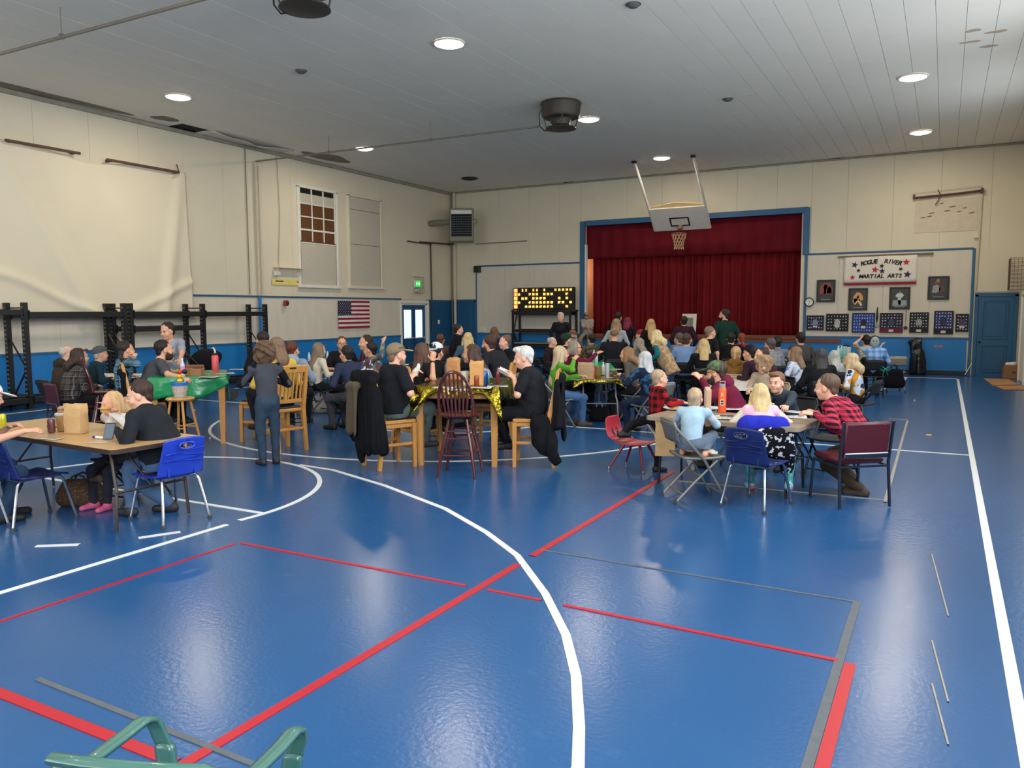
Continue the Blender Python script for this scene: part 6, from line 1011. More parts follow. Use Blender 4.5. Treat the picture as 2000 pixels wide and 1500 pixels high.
p = pr('woman with long silver hair in blue and navy patterned coat', 1257, 703, 11.5, 48, lean=14, b=1.15, female=1, top=camo('navy_floral', (22, 34, 56), (40, 86, 124), 9, .56, (30, 60, 90)), legs=cloth((30, 44, 70)), hair=('long', hairm((190, 190, 190))), L=(1208, 735, 11.6)); under(p, 'fold', 'the woman in the patterned coat')
p = pr('woman in tan patterned vest over teal sleeves standing and leaning left', 1279, 658, 14.2, 62, mode='stand', lean=30, b=1.2, female=1, sub='vest', vest=TEAL, sl=None, top=camo('tan_vest', (150, 122, 92), (176, 150, 118), 18, .5), legs=cloth((40, 66, 110)), hair=('bob', hairm((206, 186, 140))), L=(1262, 712, 13.9), R=(1258, 705, 14.2))
p = pr('child in striped top and red headband before the stage', 1250, 655, 19.6, 100, lean=4, top=camo('stripy', (60, 60, 66), (170, 170, 170), 22, .5), hair=('short', DKB), hat=('beanie', cloth((150, 40, 46)))); under(p, 'foldb', 'the child in the red headband')
p = pr('child in grey striped shirt sitting between the rows', 1246, 672, 16.2, 40, lean=6, top=cloth((96, 96, 98)), hair=('bob', hairm((150, 138, 120)))); under(p, 'foldb', 'the child in grey stripes')
p = pr('balding man in light blue polo shirt seen from behind', 1342, 664, 15.8, -12, lean=6, b=1.3, top=cloth((120, 148, 196)), sl='short', hair=('buzz', hairm((70, 52, 44))), legs=DARKP); under(p, 'foldb', 'the man in the light blue polo')
p = pr('child with grey brown hair left of the blue polo', 1325, 662, 17.4, 40, lean=4, top=cloth((120, 112, 104)), hair=('short', hairm((84, 74, 66)))); under(p, 'foldb', 'the child left of the polo')
p = pr('young man in black t-shirt with short fair hair turning right', 1388, 650, 15.3, -40, mode='stand', lean=6, top=cloth((20, 22, 26)), sl='short', hair=('short', hairm((126, 104, 84))), head=(-20, 0, 0))
p = pr('woman with wavy blond hair in black seen from behind', 1374, 676, 14.2, 5, lean=6, female=1, top=BLACKC, hair=('wavy', hairm((186, 160, 112)))); under(p, 'foldb', 'the wavy blond woman in black')
p = pr('man in black shirt and dark cap seen from behind', 1428, 662, 17, 0, lean=6, b=1.2, top=BLACKC, hair=('short', DKB), hat=('back', cloth((28, 28, 32)))); under(p, 'foldb', 'the man in black and dark cap')
p = pr('red haired person in bright red top', 1448, 662, 18.2, 10, lean=4, top=cloth((170, 24, 44)), hair=('tail', hairm((128, 58, 34)))); under(p, 'foldb', 'the red haired person')
p = pr('girl in mustard hooded top with light brown ponytail', 1438, 692, 12.9, -10, lean=8, female=1, top=cloth((128, 90, 42)), hood=cloth((122, 86, 40)), hair=('tail', hairm((178, 142, 102)))); under(p, 'foldt', 'the girl in mustard')
p = pr('boy in black hood and plum jacket leaning down', 1464, 690, 12.5, 60, lean=18, top=cloth((48, 30, 44)), hair=('short', DKB), hat=('hood', cloth((24, 24, 30)))); under(p, 'foldb', 'the boy in the black hood')
p = pr('woman with dark hair in a bun and plum sweater', 1486, 696, 11.9, 130, lean=20, female=1, top=cloth((62, 36, 48)), hair=('bun', hairm((48, 36, 34)))); under(p, 'foldb', 'the woman in the plum sweater')
p = pr('man in grey flecked sweatshirt with buzzed grey hair', 1503, 674, 14.8, 40, lean=10, b=1.2, top=camo('grey_fleck', (104, 108, 112), (140, 142, 146), 60, .5), hair=('short', hairm((80, 74, 70)))); under(p, 'foldb', 'the man in grey fleck')
p = pr('person in black hood beyond the grey flecked sweatshirt', 1518, 670, 16.2, 10, lean=4, top=cloth((110, 114, 124)), hair=('short', DKB), hat=('hood', cloth((26, 28, 36)))); under(p, 'foldb', 'the person in the black hood')
p = pr('person in black beanie and grey t-shirt in front of the stage corner', 1563, 662, 16.8, 20, lean=8, b=1.25, top=cloth((70, 66, 66)), sl='short', hair=('short', DKB), hat=('beanie', cloth((30, 30, 34)))); under(p, 'foldb', 'the person in the black beanie')
p = pr('child with straight brown hair in pale blue and white shirt', 1551, 692, 13.0, 60, lean=6, top=camo('paleblue_print', (206, 212, 226), (120, 150, 200), 10, .6), sl='short', hair=('wavy', hairm((130, 102, 78)))); under(p, 'foldb', 'the child in pale blue')
p = pr('child with curly light brown hair in pale top', 1491, 714, 11.0, 150, lean=10, top=cloth((180, 160, 140)), hair=('curly', hairm((150, 118, 88)))); under(p, 'foldt', 'the curly haired child')
p = pr('woman in black sweater with long dark hair tied back, seen from behind', 1602, 698, 11.6, 12, lean=8, b=1.4, female=1, top=cloth((22, 24, 30)), hair=('long', hairm((56, 52, 52)))); under(p, 'foldb', 'the dark haired woman in black sweater')
p = pr('person with wavy grey hair behind the black sweater', 1628, 698, 13.2, 20, lean=4, female=1, top=cloth((160, 176, 172)), hair=('wavy', hairm((170, 168, 164)))); under(p, 'foldb', 'the person with wavy grey hair')
p = pr('woman with blond bob in colourful patchwork sweater', 1660, 706, 11.6, 70, lean=12, female=1, top=camo('patchwork', (196, 138, 56), (190, 206, 226), 5, .5, (40, 40, 66)), hair=('bob', hairm((196, 172, 132)))); under(p, 'foldb', 'the woman in patchwork')
p = pr('person in light blue plaid with a grey mask behind the head', 1708, 668, 16.3, 5, lean=6, top=plaid('plaid_light_blue', (96, 140, 196), (150, 184, 222), (60, 100, 160), .12, .5), hair=('short', DKB), L=(.18, .2, 1.05)); under(p, 'foldb', 'the person in light blue plaid')
hp, hs = p['hp'], p['hs']; g = SDF(hp(0, -.1, 0) - .16, hp(0, -.1, 0) + .16, .01); g.ell(hp(0, -.095, .0), np.array([.085, .045, .115]) * hs, p['Rh'], .01); [g.ell(hp(s_ * .032, -.145, .02), np.array([.02, .03, .016]) * hs, p['Rh'], .008, 's') for s_ in (-1, 1)]; g.ell(hp(0, -.145, -.03), np.array([.01, .02, .014]) * hs, p['Rh'], .005, 's'); g.build('mask', M('mask_grey', (150, 160, 158), .5), p['root'])
p = pr('person with black hair and a raised hand beyond the plaid shirt', 1691, 666, 17.3, 20, lean=4, sl='short', top=cloth((180, 170, 160)), hair=('short', DKB), L=(1681, 657, 17.2), hat=('beanie', cloth((18, 20, 20)))); under(p, 'foldb', 'the person with a raised hand')
# --- grey table on the right
p = pr('small boy in red and black checked shirt with one knee on a red chair', 1289, 740, 8.85, -62, mode='stand', lean=4, top=plaid('buffalo', (22, 14, 16), (150, 20, 30), (16, 10, 12), .085, 0), legs=BLACKC, hair=('short', hairm((170, 148, 120))), shoes=SHOE, R=(1340, 790, 8.7), L=(1330, 785, 9.0), head=(-6, 0, 0), fL=(-.10, -.36, .42), kneel=1); redboy = p
rp = P(1228, 915); chair('red', -3.02, 8.47, rd(-100), 'small red plastic child chair behind the boy in checked shirt')
p = pr('small boy in pale blue and grey raglan top crouching on a grey folding chair', 1358, 779, 7.55, -12, seat=.50, lean=24, top=cloth((158, 186, 204)), legs=cloth((92, 106, 122)), stripe=cloth((186, 190, 190)), shoes=None, hair=('short', hairm((180, 156, 126))), L=(1342, 812, 7.75), R=(1384, 808, 7.7), fL=(-.09, .06, .47), fR=(.13, .02, .47), sl='long', S=.66); rag = p
gp = P(1358, 975); gch = chair('fold', -2.03, 7.37, rd(-53), 'grey metal folding chair under the crouching small boy')
p = pr('bearded man in maroon hooded sweatshirt and green camouflage cap', 1398, 728, 9.0, 72, lean=24, b=1.35, top=cloth((98, 20, 50)), hood=cloth((102, 22, 54)), legs=cloth((64, 58, 50)), hair=('short', hairm((60, 46, 38))), hat=('cap', camo('camo_green', (66, 84, 60), (92, 110, 84), 22, .5)), beard=hairm((62, 52, 48)), glasses=('eye', 0), L=(1362, 738, 8.7), R=(1368, 742, 9.1), head=(0, -8, 0), fL=(-.1, .35, .07)); under(p, 'fold', 'the bearded man in maroon')
p = pr('girl with long blond hair in pink and white top sitting on a blue chair', 1484, 772, 7.75, 8, lean=20, female=1, top=cloth((226, 178, 204)), stripe=cloth((214, 208, 190)), sl='long', legs=camo('mint_legging', (90, 170, 164), (60, 140, 140), 20, .5), shoes=camo('bright_shoe', (120, 200, 214), (226, 90, 90), 26, .55), hair=('long', hairm((204, 178, 128))), L=(1440, 815, 7.95), R=(1532, 818, 7.95), fR=(.24, -.14, .16), kneel=1, fL=(-.05, .3, .06)); girl = p
chair('school2', -1.46, 7.41, rd(-16), 'dark blue plastic chair under the blond girl in pink')
p = pr('woman with short brown hair in dark blue grey sweater facing us', 1516, 748, 8.9, 150, lean=34, b=1.15, female=1, top=cloth((52, 62, 72)), legs=cloth((110, 126, 146)), hair=('swept', hairm((122, 88, 64))), L=(1532, 802, 8.3), R=(1500, 805, 8.3), head=(8, -2, 0), sk=SKIN2); under(p, 'foldb', 'the woman in blue grey sweater')
p = pr('man in red and black plaid shirt hunched over the grey table', 1614, 757, 7.75, 66, lean=36, b=1.2, top=plaid('plaid_red', (40, 18, 28), (188, 52, 80), (24, 14, 20), .05, .2), legs=cloth((72, 60, 46)), shoes=BOOTB, hair=('short', hairm((96, 76, 62))), L=(1580, 815, 7.5), R=(1585, 812, 7.8), fL=(.1, .02, .06), fR=(.18, .10, .06), head=(6, -6, 0), sk=SKIN2); plm = p
chair('pad', -.73, 7.90, rd(39), 'burgundy padded chair behind the man in red plaid')
e = P(1570, 790, .43); chair('foldb', -1.0, 9.0, math.radians(165), 'empty black folding chair across the grey table from the man in red plaid')
e = P(1745, 765); chair('foldt', e[0] - .02, e[1] + .1, math.radians(28.6 - 26 + 15), 'tan folding chair with a black backpack right of the plaid shirt')
# the foreground green garden chair
GPL = M('green_garden_plastic', (62, 106, 98), .3, var=.06, coat=.3)
A, B = P(100, 1466, .83), P(372, 1488, .83); ctr = (A + B) / 2 + np.array([.03, .0, 0]); yw = math.atan2(B[1] - A[1], B[0] - A[0]); o = thing('garden_chair', 'green plastic garden armchair cut by the bottom edge of the picture', 'chair', (ctr[0], ctr[1], 0), yw)
wb = (float(np.linalg.norm(B - A)) / 2 + .05) * .82
MB().box((0, .26, .42), (.44, .46, .03), bev=.012).build('seat', GPL, o, True); bk = MB().tube([(-wb - .03, .02, .80), (-wb, -.005, .822), (-wb * .5, -.02, .826), (0, -.025, .828), (wb * .5, -.02, .826), (wb, -.005, .822), (wb + .03, .02, .80)], [.012, .018, .018, .018, .018, .018, .012], 10, flat=.8).build('back_rim', GPL, o, True)
for k in range(7): x = (-.75 + .25 * k) * wb; MB().tube([(x, -.018, .815), (x * .95, .0, .64), (x * .9, .06, .44)], .034, 4, flat=.3).build('back_slat', GPL, o)
def strip(path, w0, w1, s, name, th=.02):
    n = len(path); f = lambda t: [float(np.interp(t * (n - 1), range(n), [q[k] for q in path])) for k in range(3)]
    return rsurf(lambda u, v: (lambda c: (s * c[0] + (u - .5) * (w0 + (w1 - w0) * v), c[1], c[2] + .006 * (1 - (2 * u - 1) ** 2)))(f(v)), 4, 24).build(name, GPL, o, True, solid=th)
for s in (-1, 1):
    strip([(wb * .97, -.0, .79), (wb + .01, .05, .745), (wb + .03, .15, .72), (wb + .035, .28, .708), (wb + .035, .37, .705), (wb + .034, .405, .69), (wb + .03, .42, .66), (wb + .01, .425, .60)], .034, .045, s, 'armrest', .014); strip([(wb + .01, .424, .61), (wb - .01, .41, .48), (wb, .43, .3), (wb + .03, .46, 0)], .05, .045, s, 'leg', .025); strip([(wb * .9, .01, .80), (wb * .92, .04, .42), (wb, -.06, 0)], .06, .05, s, 'leg', .03)
# the stool with the candy bucket
st = P(352, 776, .74); o = thing('wooden_stool', 'round wooden bar stool with a bucket on it behind the man in black sweater', 'stool', (st[0], st[1], 0), .3); SZ = .74; MB().lathe([(.001, SZ - .035), (.16, SZ - .035), (.175, SZ - .015), (.16, SZ), (.001, SZ)], n=24, cap=False).build('seat', OAK, o, True)
for sx in (-1, 1):
    for sy in (-1, 1): MB().tube([(sx * .08, sy * .08, SZ - .03), (sx * .18, sy * .18, 0)], [.016, .013], 8).build('leg', OAK, o, True)
for z, r_ in ((.16, .154), (.36, .118)):
    for a, b_ in (((-1, -1), (1, -1)), ((-1, 1), (1, 1)), ((-1, -1), (-1, 1)), ((1, -1), (1, 1))): d_ = .04 if a[0] == b_[0] else 0; MB().tube([(a[0] * r_, a[1] * r_, z + d_), (b_[0] * r_, b_[1] * r_, z + d_)], .009, 6).build('stretcher', OAK, o, True)
bz = SZ + .002; o = thing('bucket', 'clear plastic bucket with blue rim on the wooden stool', 'bucket', (st[0], st[1], bz)); MB().lathe([(.07, 0), (.072, .01), (.10, .18), (.097, .18), (.068, .01), (.001, .008)], n=20, cap=False).build('wall', M('bucket_plastic', (170, 170, 160), .3), o, True); MB().lathe([(.10, .15), (.104, .19), (.098, .19)], n=20, cap=False).build('blue_rim', M('bucket_blue', (40, 110, 190), .4), o, True); MB().lathe([(.082, .06), (.095, .14)], n=20, cap=False).build('label_band', M('bucket_label', (190, 170, 160), .6, var=.6, scale=40), o, True)
for dx, dy, cs, lb in ((-.05, .02, ((40, 180, 70),), 'green ball topped stick standing in the bucket'), (.03, -.02, ((200, 60, 40), (230, 170, 50), (236, 190, 70)), 'red and yellow stacked toy standing in the bucket'), (.05, .04, ((20, 20, 22),), 'black ball topped stick standing in the bucket')):
    o = thing('party_stick', lb, 'toy', (st[0] + dx, st[1] + dy, bz + .02)); MB().tube([(0, 0, 0), (0, 0, .2)], .006, 6).build('stick', SHEETW, o)
    for k, c_ in enumerate(cs): MB().lathe([(.002, -.032), (.026, -.02), (.034, 0), (.026, .02), (.002, .032)], (0, 0, .30 - .055 * k), 14).build('ball', M('ball_%d_%d' % c_[:2], c_, .5), o, True)
# ------------------------------------------------------------------ coats, bags, things on the floor
def coat(lb, pts, mat, h=.014, nm='jacket', cat='jacket', seed=0, loc=(0, 0, 0), rz=0, amp=.01, parts=()):
    pts = [(np.array(a, float), np.array(b, float), ra, rb, fl) for a, b, ra, rb, fl in pts]; allp = np.array([q for a, b, ra, rb, fl in pts for q in (a, b)]); m_ = max(max(ra, rb) for a, b, ra, rb, fl in pts) + .05
    o = thing(nm, lb, cat, loc, rz); g = SDF(allp.min(0) - m_, allp.max(0) + m_, h)
    for a, b, ra, rb, fl in pts: g.cap(a, b, ra, rb, .04, fl)
    g.build('fabric', mat, o, folds(amp, seed, (26, 26, 4)), floor=.006); return o
def cl(p, x, y, z): c, s = math.cos(p['yaw']), math.sin(p['yaw']); return (p['org'][0] + c * x - s * y, p['org'][1] + s * x + c * y, z)
Y_ = ((0, 1, 0), .35)
BLKF = M('black_coat', (16, 16, 20), .9, bump=.5, bscale=16, spec=.2); OLV = M('brown_coat', (84, 72, 54), .9, bump=.5, bscale=16)
ox, oy, _ = cl(man3, 0, -.27, 0); coat('black jacket hung over the back of the bar chair of the man in tan cap', [((-.19, -.05, 1.06), (.19, -.05, 1.06), .075, .075, None), ((-.19, -.08, 1.0), (-.20, -.10, .42), .11, .13, Y_), ((.18, -.08, 1.0), (.22, -.08, .34), .11, .14, Y_), ((0, -.09, 1.0), (.0, -.11, .30), .14, .13, Y_), ((-.1, -.1, .8), (-.02, -.11, .14), .12, .06, Y_), ((.24, -.05, .9), (.30, -.0, .26), .07, .06, None), ((.12, -.09, .9), (.14, -.10, .22), .10, .05, Y_), ((-.23, -.06, .9), (-.27, -.02, .40), .06, .055, None)], BLKF, loc=(ox, oy, 0), rz=man3['yaw'], seed=3)
coat('brown coat hung beside the black jacket on the bar chair', [((-.17, -.17, .95), (.02, -.17, .97), .05, .05, None), ((-.14, -.18, .92), (-.16, -.19, .46), .07, .07, Y_), ((-.0, -.18, .92), (-.02, -.19, .46), .07, .07, Y_)], OLV, loc=(ox, oy, 0), rz=man3['yaw'], seed=5)
o = coat('white and grey shopping bag resting on top of the black jacket', [((-.12, -.03, 1.10), (.0, -.03, 1.28), .05, .02, Y_), ((.08, -.03, 1.10), (.12, -.03, 1.25), .06, .02, Y_), ((-.05, -.03, 1.10), (.08, -.03, 1.12), .05, .05, Y_)], camo('bag_print', (190, 196, 206), (70, 70, 72), 7, .5, (206, 212, 230)), .012, 'shopping_bag', 'bag', 6, (ox, oy, 0), man3['yaw'], .004); MB().tube([(-.13, -.03, 1.14), (-.08, -.03, 1.34), (.0, -.03, 1.28)], .008, 6).build('strap', M('strap_navy', (40, 46, 80), .7), o, True)
ox, oy, _ = cl(wom3, 0, -.27, 0); coat('black jacket hanging low from the bar chair of the silver haired woman', [((-.19, .22, .60), (-.24, .16, .50), .06, .09, None), ((-.25, .14, .50), (-.27, .10, .30), .11, .14, ((1, 0, 0), .6)), ((-.27, .10, .32), (-.28, -.04, .09), .13, .05, ((1, 0, 0), .6)), ((-.23, -.04, 1.0), (-.26, -.05, .5), .03, .06, None), ((-.1, -.08, .95), (-.1, -.1, .5), .06, .09, Y_), ((.1, -.08, .95), (.12, -.1, .34), .06, .09, Y_), ((-.16, -.06, 1.02), (.16, -.06, 1.02), .05, .05, None)], BLKF, loc=(ox, oy, 0), rz=wom3['yaw'], seed=8)
p_ = [q for q in bpy.data.objects if q.get('label', '').startswith('honey oak slat back bar chair with the bearded')][0]; coat('black jacket hung behind the bearded man in grey', [((-.17, -.3, .98), (.17, -.3, .98), .06, .06, None), ((-.15, -.3, .92), (-.15, -.3, .5), .09, .1, Y_), ((.15, -.3, .92), (.15, -.3, .46), .09, .1, Y_)], BLKF, loc=tuple(p_.location), rz=p_.rotation_euler.z, seed=9)
ox, oy, _ = cl(girl, 0, 0, 0); o = coat('royal blue and black printed jacket tied round the blond girl', [((-.10, -.17, .60), (.16, -.18, .60), .10, .11, ((0, 1, 0), .4)), ((.02, -.18, .52), (.20, -.15, .46), .10, .09, ((0, 1, 0), .5)), ((.20, -.12, .50), (.24, -.02, .28), .09, .06, None)], camo('numbers_print', (16, 17, 24), (206, 210, 220), 26, .60), .011, loc=(ox, oy, 0), rz=girl['yaw'], seed=12, amp=.005)
g = SDF((-.35, -.4, .45), (.4, .3, .95), .011); g.cap((-.14, -.10, .70), (.14, -.10, .70), .10, None, .04, ((0, 1, 0), .9)); g.cap((-.16, -.02, .68), (-.14, .06, .64), .06, .05, .04); g.cap((.15, -.02, .68), (.16, .06, .62), .06, .05, .04); g.build('blue_waistband', cloth((36, 44, 168)), o, folds(.004, 3))
ox, oy, _ = cl(rag, 0, 0, 0); coat('crumpled pale shirt on the seat of the grey folding chair', [((-.17, -.02, .475), (-.02, -.06, .475), .05, .04, ((0, 0, 1), .5)), ((-.19, .0, .47), (-.22, .05, .25), .04, .03, None), ((.0, .1, .47), (.14, .12, .47), .05, .04, ((0, 0, 1), .4))], camo('pale_print', (206, 200, 186), (120, 116, 110), 24, .62), .011, 'shirt', 'shirt', 14, (gch.location.x, gch.location.y, 0), gch.rotation_euler.z, .004)
def tote(lb, x, y, rz, w, d, h, mat, strap=None, nm='handbag', cat='bag', z=0., taper=.85):
    o = thing(nm, lb, cat, (x, y, z), rz); g = SDF((-w * .7, -d * .8, -.02), (w * .7, d * .8, h * 1.2), .012); 
    for s in (-1, 1): g.cap((s * w * .36, 0, d * .5), (s * w * .36 * taper, 0, h - d * .35), d * .52, d * .36, .05)
    g.cap((-w * .36, 0, d * .5), (w * .36, 0, d * .5), d * .52, None, .05); g.cap((-w * .3 * taper, 0, h - d * .4), (w * .3 * taper, 0, h - d * .4), d * .38, None, .05); g.cap((0, 0, d * .5), (0, 0, h - d * .4), d * .5, d * .4, .06); g.cap((-w * .2, 0, h * .5), (w * .2, 0, h * .5), d * .46, None, .08)
    g.build('bag_body', mat, o, folds(.004, 2), floor=.004); sm = strap or mat
    for s in (-1, 1): MB().tube([(-w * .22, s * d * .25, h * .9), (-w * .15, s * d * .3, h * 1.18), (0, s * d * .3, h * 1.28), (w * .15, s * d * .3, h * 1.18), (w * .22, s * d * .25, h * .9)], .010, 7).build('handle', sm, o, True)
    MB().box((0, -d * .5, h * .55), (w * .5, .012, h * .3), bev=.005).build('pocket', mat, o); return o
c = P(140, 992); tote('brown monogram handbag on the floor under the tan table', c[0], c[1] + .1, math.radians(32), .36, .16, .24, camo('monogram_brown', (74, 56, 44), (98, 78, 60), 60, .55), M('bag_strap', (54, 38, 30), .6)); c = P(632, 806); tote('pale grey and black backpack under the left gold table', c[0], c[1], math.radians(40), .26, .2, .30, M('backpack_grey', (170, 164, 156), .8, bump=.3), BLACKM, 'backpack', 'backpack', taper=.7)
c = P(598, 806); tote('tan brown bag on the floor left of the grey backpack', c[0], c[1], math.radians(40), .2, .14, .14, M('bag_tan', (140, 100, 66), .7), None); c = P(1166, 824); tote('round black bag with a pale strap under the nearest middle table', c[0], c[1] + .1, math.radians(20), .24, .14, .24, BLKF, M('pale_strap', (150, 150, 146), .5)); c = P(1200, 822); tote('large black tote bag under the nearest middle table', c[0], c[1] + .1, math.radians(20), .34, .16, .34, M('black_tote', (20, 20, 24), .6), BLKF)
e2 = P(1748, 738, .30); tote('black backpack hanging off the tan folding chair', e[0] + .0, e[1] - .18, math.radians(15), .34, .2, .40, BLKF, BLACKM, 'backpack', 'backpack', z=.10)
ch_ = [q for q in bpy.data.objects if q.get('label', '').endswith('the person in light blue plaid sitting on it')][0]; cm = ch_.matrix_basis @ Vector((.19, -.27, .60)); o = thing('ribbon_bow', 'mint green ribbon bow tied on the chair of the plaid shirt person', 'bow', tuple(cm)); MT = M('mint_ribbon', (60, 206, 180), .5)
for s in (-1, 1): MB().tube([(0, 0, 0), (s * .06, 0, .05), (s * .10, 0, .0), (s * .05, 0, -.03), (0, 0, 0)], .018, 6, flat=.4).build('loop', MT, o, True); MB().tube([(0, 0, 0), (s * .05, -.01, -.12)], .014, 5, flat=.3).build('tail', MT, o, True)
c = P(1789, 727); bx_, by_ = c[0], YB - .32; g = SDF((-.5, -.4, -.02), (.5, .4, 1.15), .014); g.cap((0.03, 0, .14), (.0, 0, .82), .18, .15, .05, ((0, 1, 0), .7)); g.cap((.12, 0, .1), (.08, 0, .6), .16, .12, .05); g.cap((-.08, 0, .9), (.08, 0, .92), .08, None, .05); o = thing('garbage_bag', 'tall shiny black bag leaning on the blue wall under the pin displays', 'bag', (bx_, by_, 0)); g.build('plastic', M('black_plastic', (10, 10, 12), .18, bump=.6, bscale=12), o, folds(.022, 21, (22, 22, 3)), floor=.004); MB().tube([(-.1, -.05, .95), (-.02, -.06, 1.02), (.08, -.05, .98)], .02, 6).build('tie', M('black_plastic', (10, 10, 12), .18), o, True)
c = P(1976, 740); o = thing('cardboard_box', 'small brown cardboard box against the blue door at the right', 'box', (c[0] - .02, YB - .42, 0), .1); CBX = M('cardboard', (150, 106, 72), .8, var=.1); MB().box((0, 0, .17), (.34, .3, .34), bev=.005).build('carton', CBX, o)
for s in (-1, 1): MB().box((s * .19, 0, .37), (.12, .29, .006), rot=(0, s * -.9, 0)).build('flap', CBX, o)
g = SDF((-.2, -.2, .3), (.25, .2, .5), .012); g.ell((0, 0, .36), (.14, .12, .05), None, .02); g.ell((.08, .03, .38), (.06, .06, .04), None, .02); g.build('packing', SHEETW, o, folds(.008, 3)); MB().box((.06, -.153, .16), (.08, .004, .05)).build('print', M('carton_print', (90, 60, 44), .8), o)
for lb, pts in (('tan doormat on the floor in front of the right blue door', [(1921, 740), (1968, 741), (1990, 752), (1940, 754)]), ('second tan doormat cut by the right edge', [(1945, 755), (1996, 754), (2030, 762), (1962, 762)])): o = tag(MB().prism([tuple(P(*q)[:2]) for q in pts], .002, .016).build('doormat', M('mat_tan', (176, 132, 88), .9, var=.3, scale=4), None), lb, 'mat')
c = P(1814, 850); o = tag(MB().prism(rrect(.07, .07, .01), .001, .006, None, (c[0], c[1], 0)).build('sticky_note', M('note_yellow', (232, 196, 60), .8), None), 'small yellow paper square on the floor right of the burgundy chair', 'paper')
for i, (a, b) in enumerate([(410, 857), (380, 802), (471, 855), (1786, 783), (1330, 783)]): c = P(a, b); o = tag(MB().lathe([(.002, 0), (.014, .006), (.012, .018), (.002, .024)], (c[0], c[1], 0), 8).build('paper_scrap', SHEETW, None, True), ['white scrap near the circle line by the stool', 'white scrap near the stool legs', 'white scrap by the front leg of the green table', 'white scrap on the open floor at the far right', 'white scrap on the floor by the vest woman'][i], 'scrap')
c = PB(1893, 722); o = thing('door_stop', 'white stick leaning on the wall beside the right blue door', 'stick', (c[0], YB - .1, 0)); MB().tube([(-.1, -.06, .02), (.05, .05, .34)], .012, 6).build('rod', SHEETW, o); MB().lathe([(.016, 0), (.016, .03)], (-.1, -.06, 0), 8).build('tip', BLACKM, o)
# strollers behind the green table
sc = P(400, 745, .45); o = thing('stroller', 'black baby stroller with white piping beyond the green table', 'stroller', (sc[0] - .55, sc[1] + .55, 0), math.radians(-30)); g = SDF((-.5, -.6, .2), (.5, .6, 1.3), .016); g.ell((0, 0, .80), (.26, .34, .26), None, .02); g.ell((0, .18, .72), (.2, .3, .22), None, .02, 's'); g.build('canopy', BLKF, o); g = SDF((-.5, -.6, .1), (.5, .6, 1.), .016); g.cap((0, -.12, .78), (0, 0, .48), .17, .17, .04, ((0, 1, 0), .5)); g.cap((0, 0, .45), (0, .25, .45), .17, .17, .04, ((0, 0, 1), .5)); g.build('seat', M('stroller_grey', (60, 62, 66), .8), o); MB().tube([(-.26 * math.cos(t), .12 + .18 * math.sin(t) * 0, .82 + .25 * math.sin(t)) for t in np.linspace(0, PI, 14)], .018, 6).build('piping', SHEETW, o, True)
for s in (-1, 1): MB().tube([(s * .24, .42, .12), (s * .24, .0, .5), (s * .24, -.42, .98)], .014, 7).build('frame_tube', BLACKM, o); MB().tube([(s * .24, -.35, .12), (s * .24, .1, .55)], .014, 7).build('frame_tube', BLACKM, o)
for s in (-1, 1):
    for y in (.42, -.35): MB().lathe([(.05, -.02), (.115, -.025), (.12, 0), (.115, .025), (.05, .02)], (s * .26, y, .12), 16, RY(PI / 2)).build('wheel', M('rubber', (60, 60, 60), .8), o, True)
MB().tube([(-.24, -.42, .98), (.24, -.42, .98)], .016, 7).build('handle_bar', BLACKM, o, True)
# ------------------------------------------------------------------ what lies on the tables
def on(px, py, z): q = P(px, py, z); return float(q[0]), float(q[1]), z + .004
# tan table
x, y, z = on(150, 846, T1z); paper_bag('crumpled brown paper bag standing on the tan table', x, y, z, .3, .17, .11, .26, PAPER2, .8); x, y, z = on(101, 846, T1z); can('drink can on the tan table left of the foam cup', x, y, z, (112, 74, 80), .13); x, y, z = on(122, 842, T1z); cup('tan paper cup with a white lid beside the paper bag', x, y, z, (178, 140, 92), .15, .055, lid=(206, 200, 190), straw=(230, 226, 220)); x, y, z = on(5, 838, T1z); can('yellow and green drink can at the left edge of the tan table', x, y, z, (196, 190, 50), .14, .036)
x, y, z = on(200, 858, T1z); o = thing('pen_marker', 'white marker with a blue end lying on the tan table', 'marker', (x, y, z), .1); MB().tube([(-.08, 0, .01), (.07, 0, .01)], .010, 8).build('barrel', SHEETW, o, True); MB().tube([(-.11, 0, .01), (-.08, 0, .01)], .011, 8).build('cap', M('cap_blue', (30, 40, 110), .4), o, True)
x, y, z = on(180, 866, T1z); o = thing('plastic_knife', 'clear plastic cutlery lying near the front of the tan table', 'cutlery', (x, y, z), .4); MB().box((0, 0, .004), (.16, .014, .004), bev=.002).build('handle', M('clear_plastic', (196, 190, 176), .2), o); MB().box((.10, .0, .004), (.07, .02, .003), bev=.001).build('blade', M('clear_plastic', (196, 190, 176), .2), o); x, y, z = on(105, 836, T1z); o = thing('red_pen', 'red pen lying on the tan table behind the can', 'pen', (x, y, z), .1); MB().tube([(-.09, 0, .008), (.09, 0, .008)], .007, 7).build('barrel', M('pen_red', (170, 30, 34), .4), o); MB().tube([(.09, 0, .008), (.115, 0, .008)], [.007, .002], 7).build('tip', BLACKM, o); x, y, z = on(98, 858, T1z); sheet_('clear plastic wrapper on the front of the tan table', x, y, z, .2, .2, .1, M('clear_wrap', (190, 184, 172), .2), cells=False)
def bun(lb, at_, mt, r_=.045):
    o = thing('sandwich', lb, 'food', at_); m = MB(); m.lathe([(.001, .03), (r_ * .8, .022), (r_, .006), (r_ * .9, 0), (.001, 0)], n=14, cap=False); m.build('bun_top', mt, o, True); MB().lathe([(r_ * .96, -.008), (r_, 0)], n=14).build('filling', M('lettuce', (110, 130, 60), .7), o); MB().lathe([(.001, -.03), (r_ * .9, -.026), (r_ * .95, -.008)], n=14, cap=False).build('bun_bottom', mt, o, True); return o
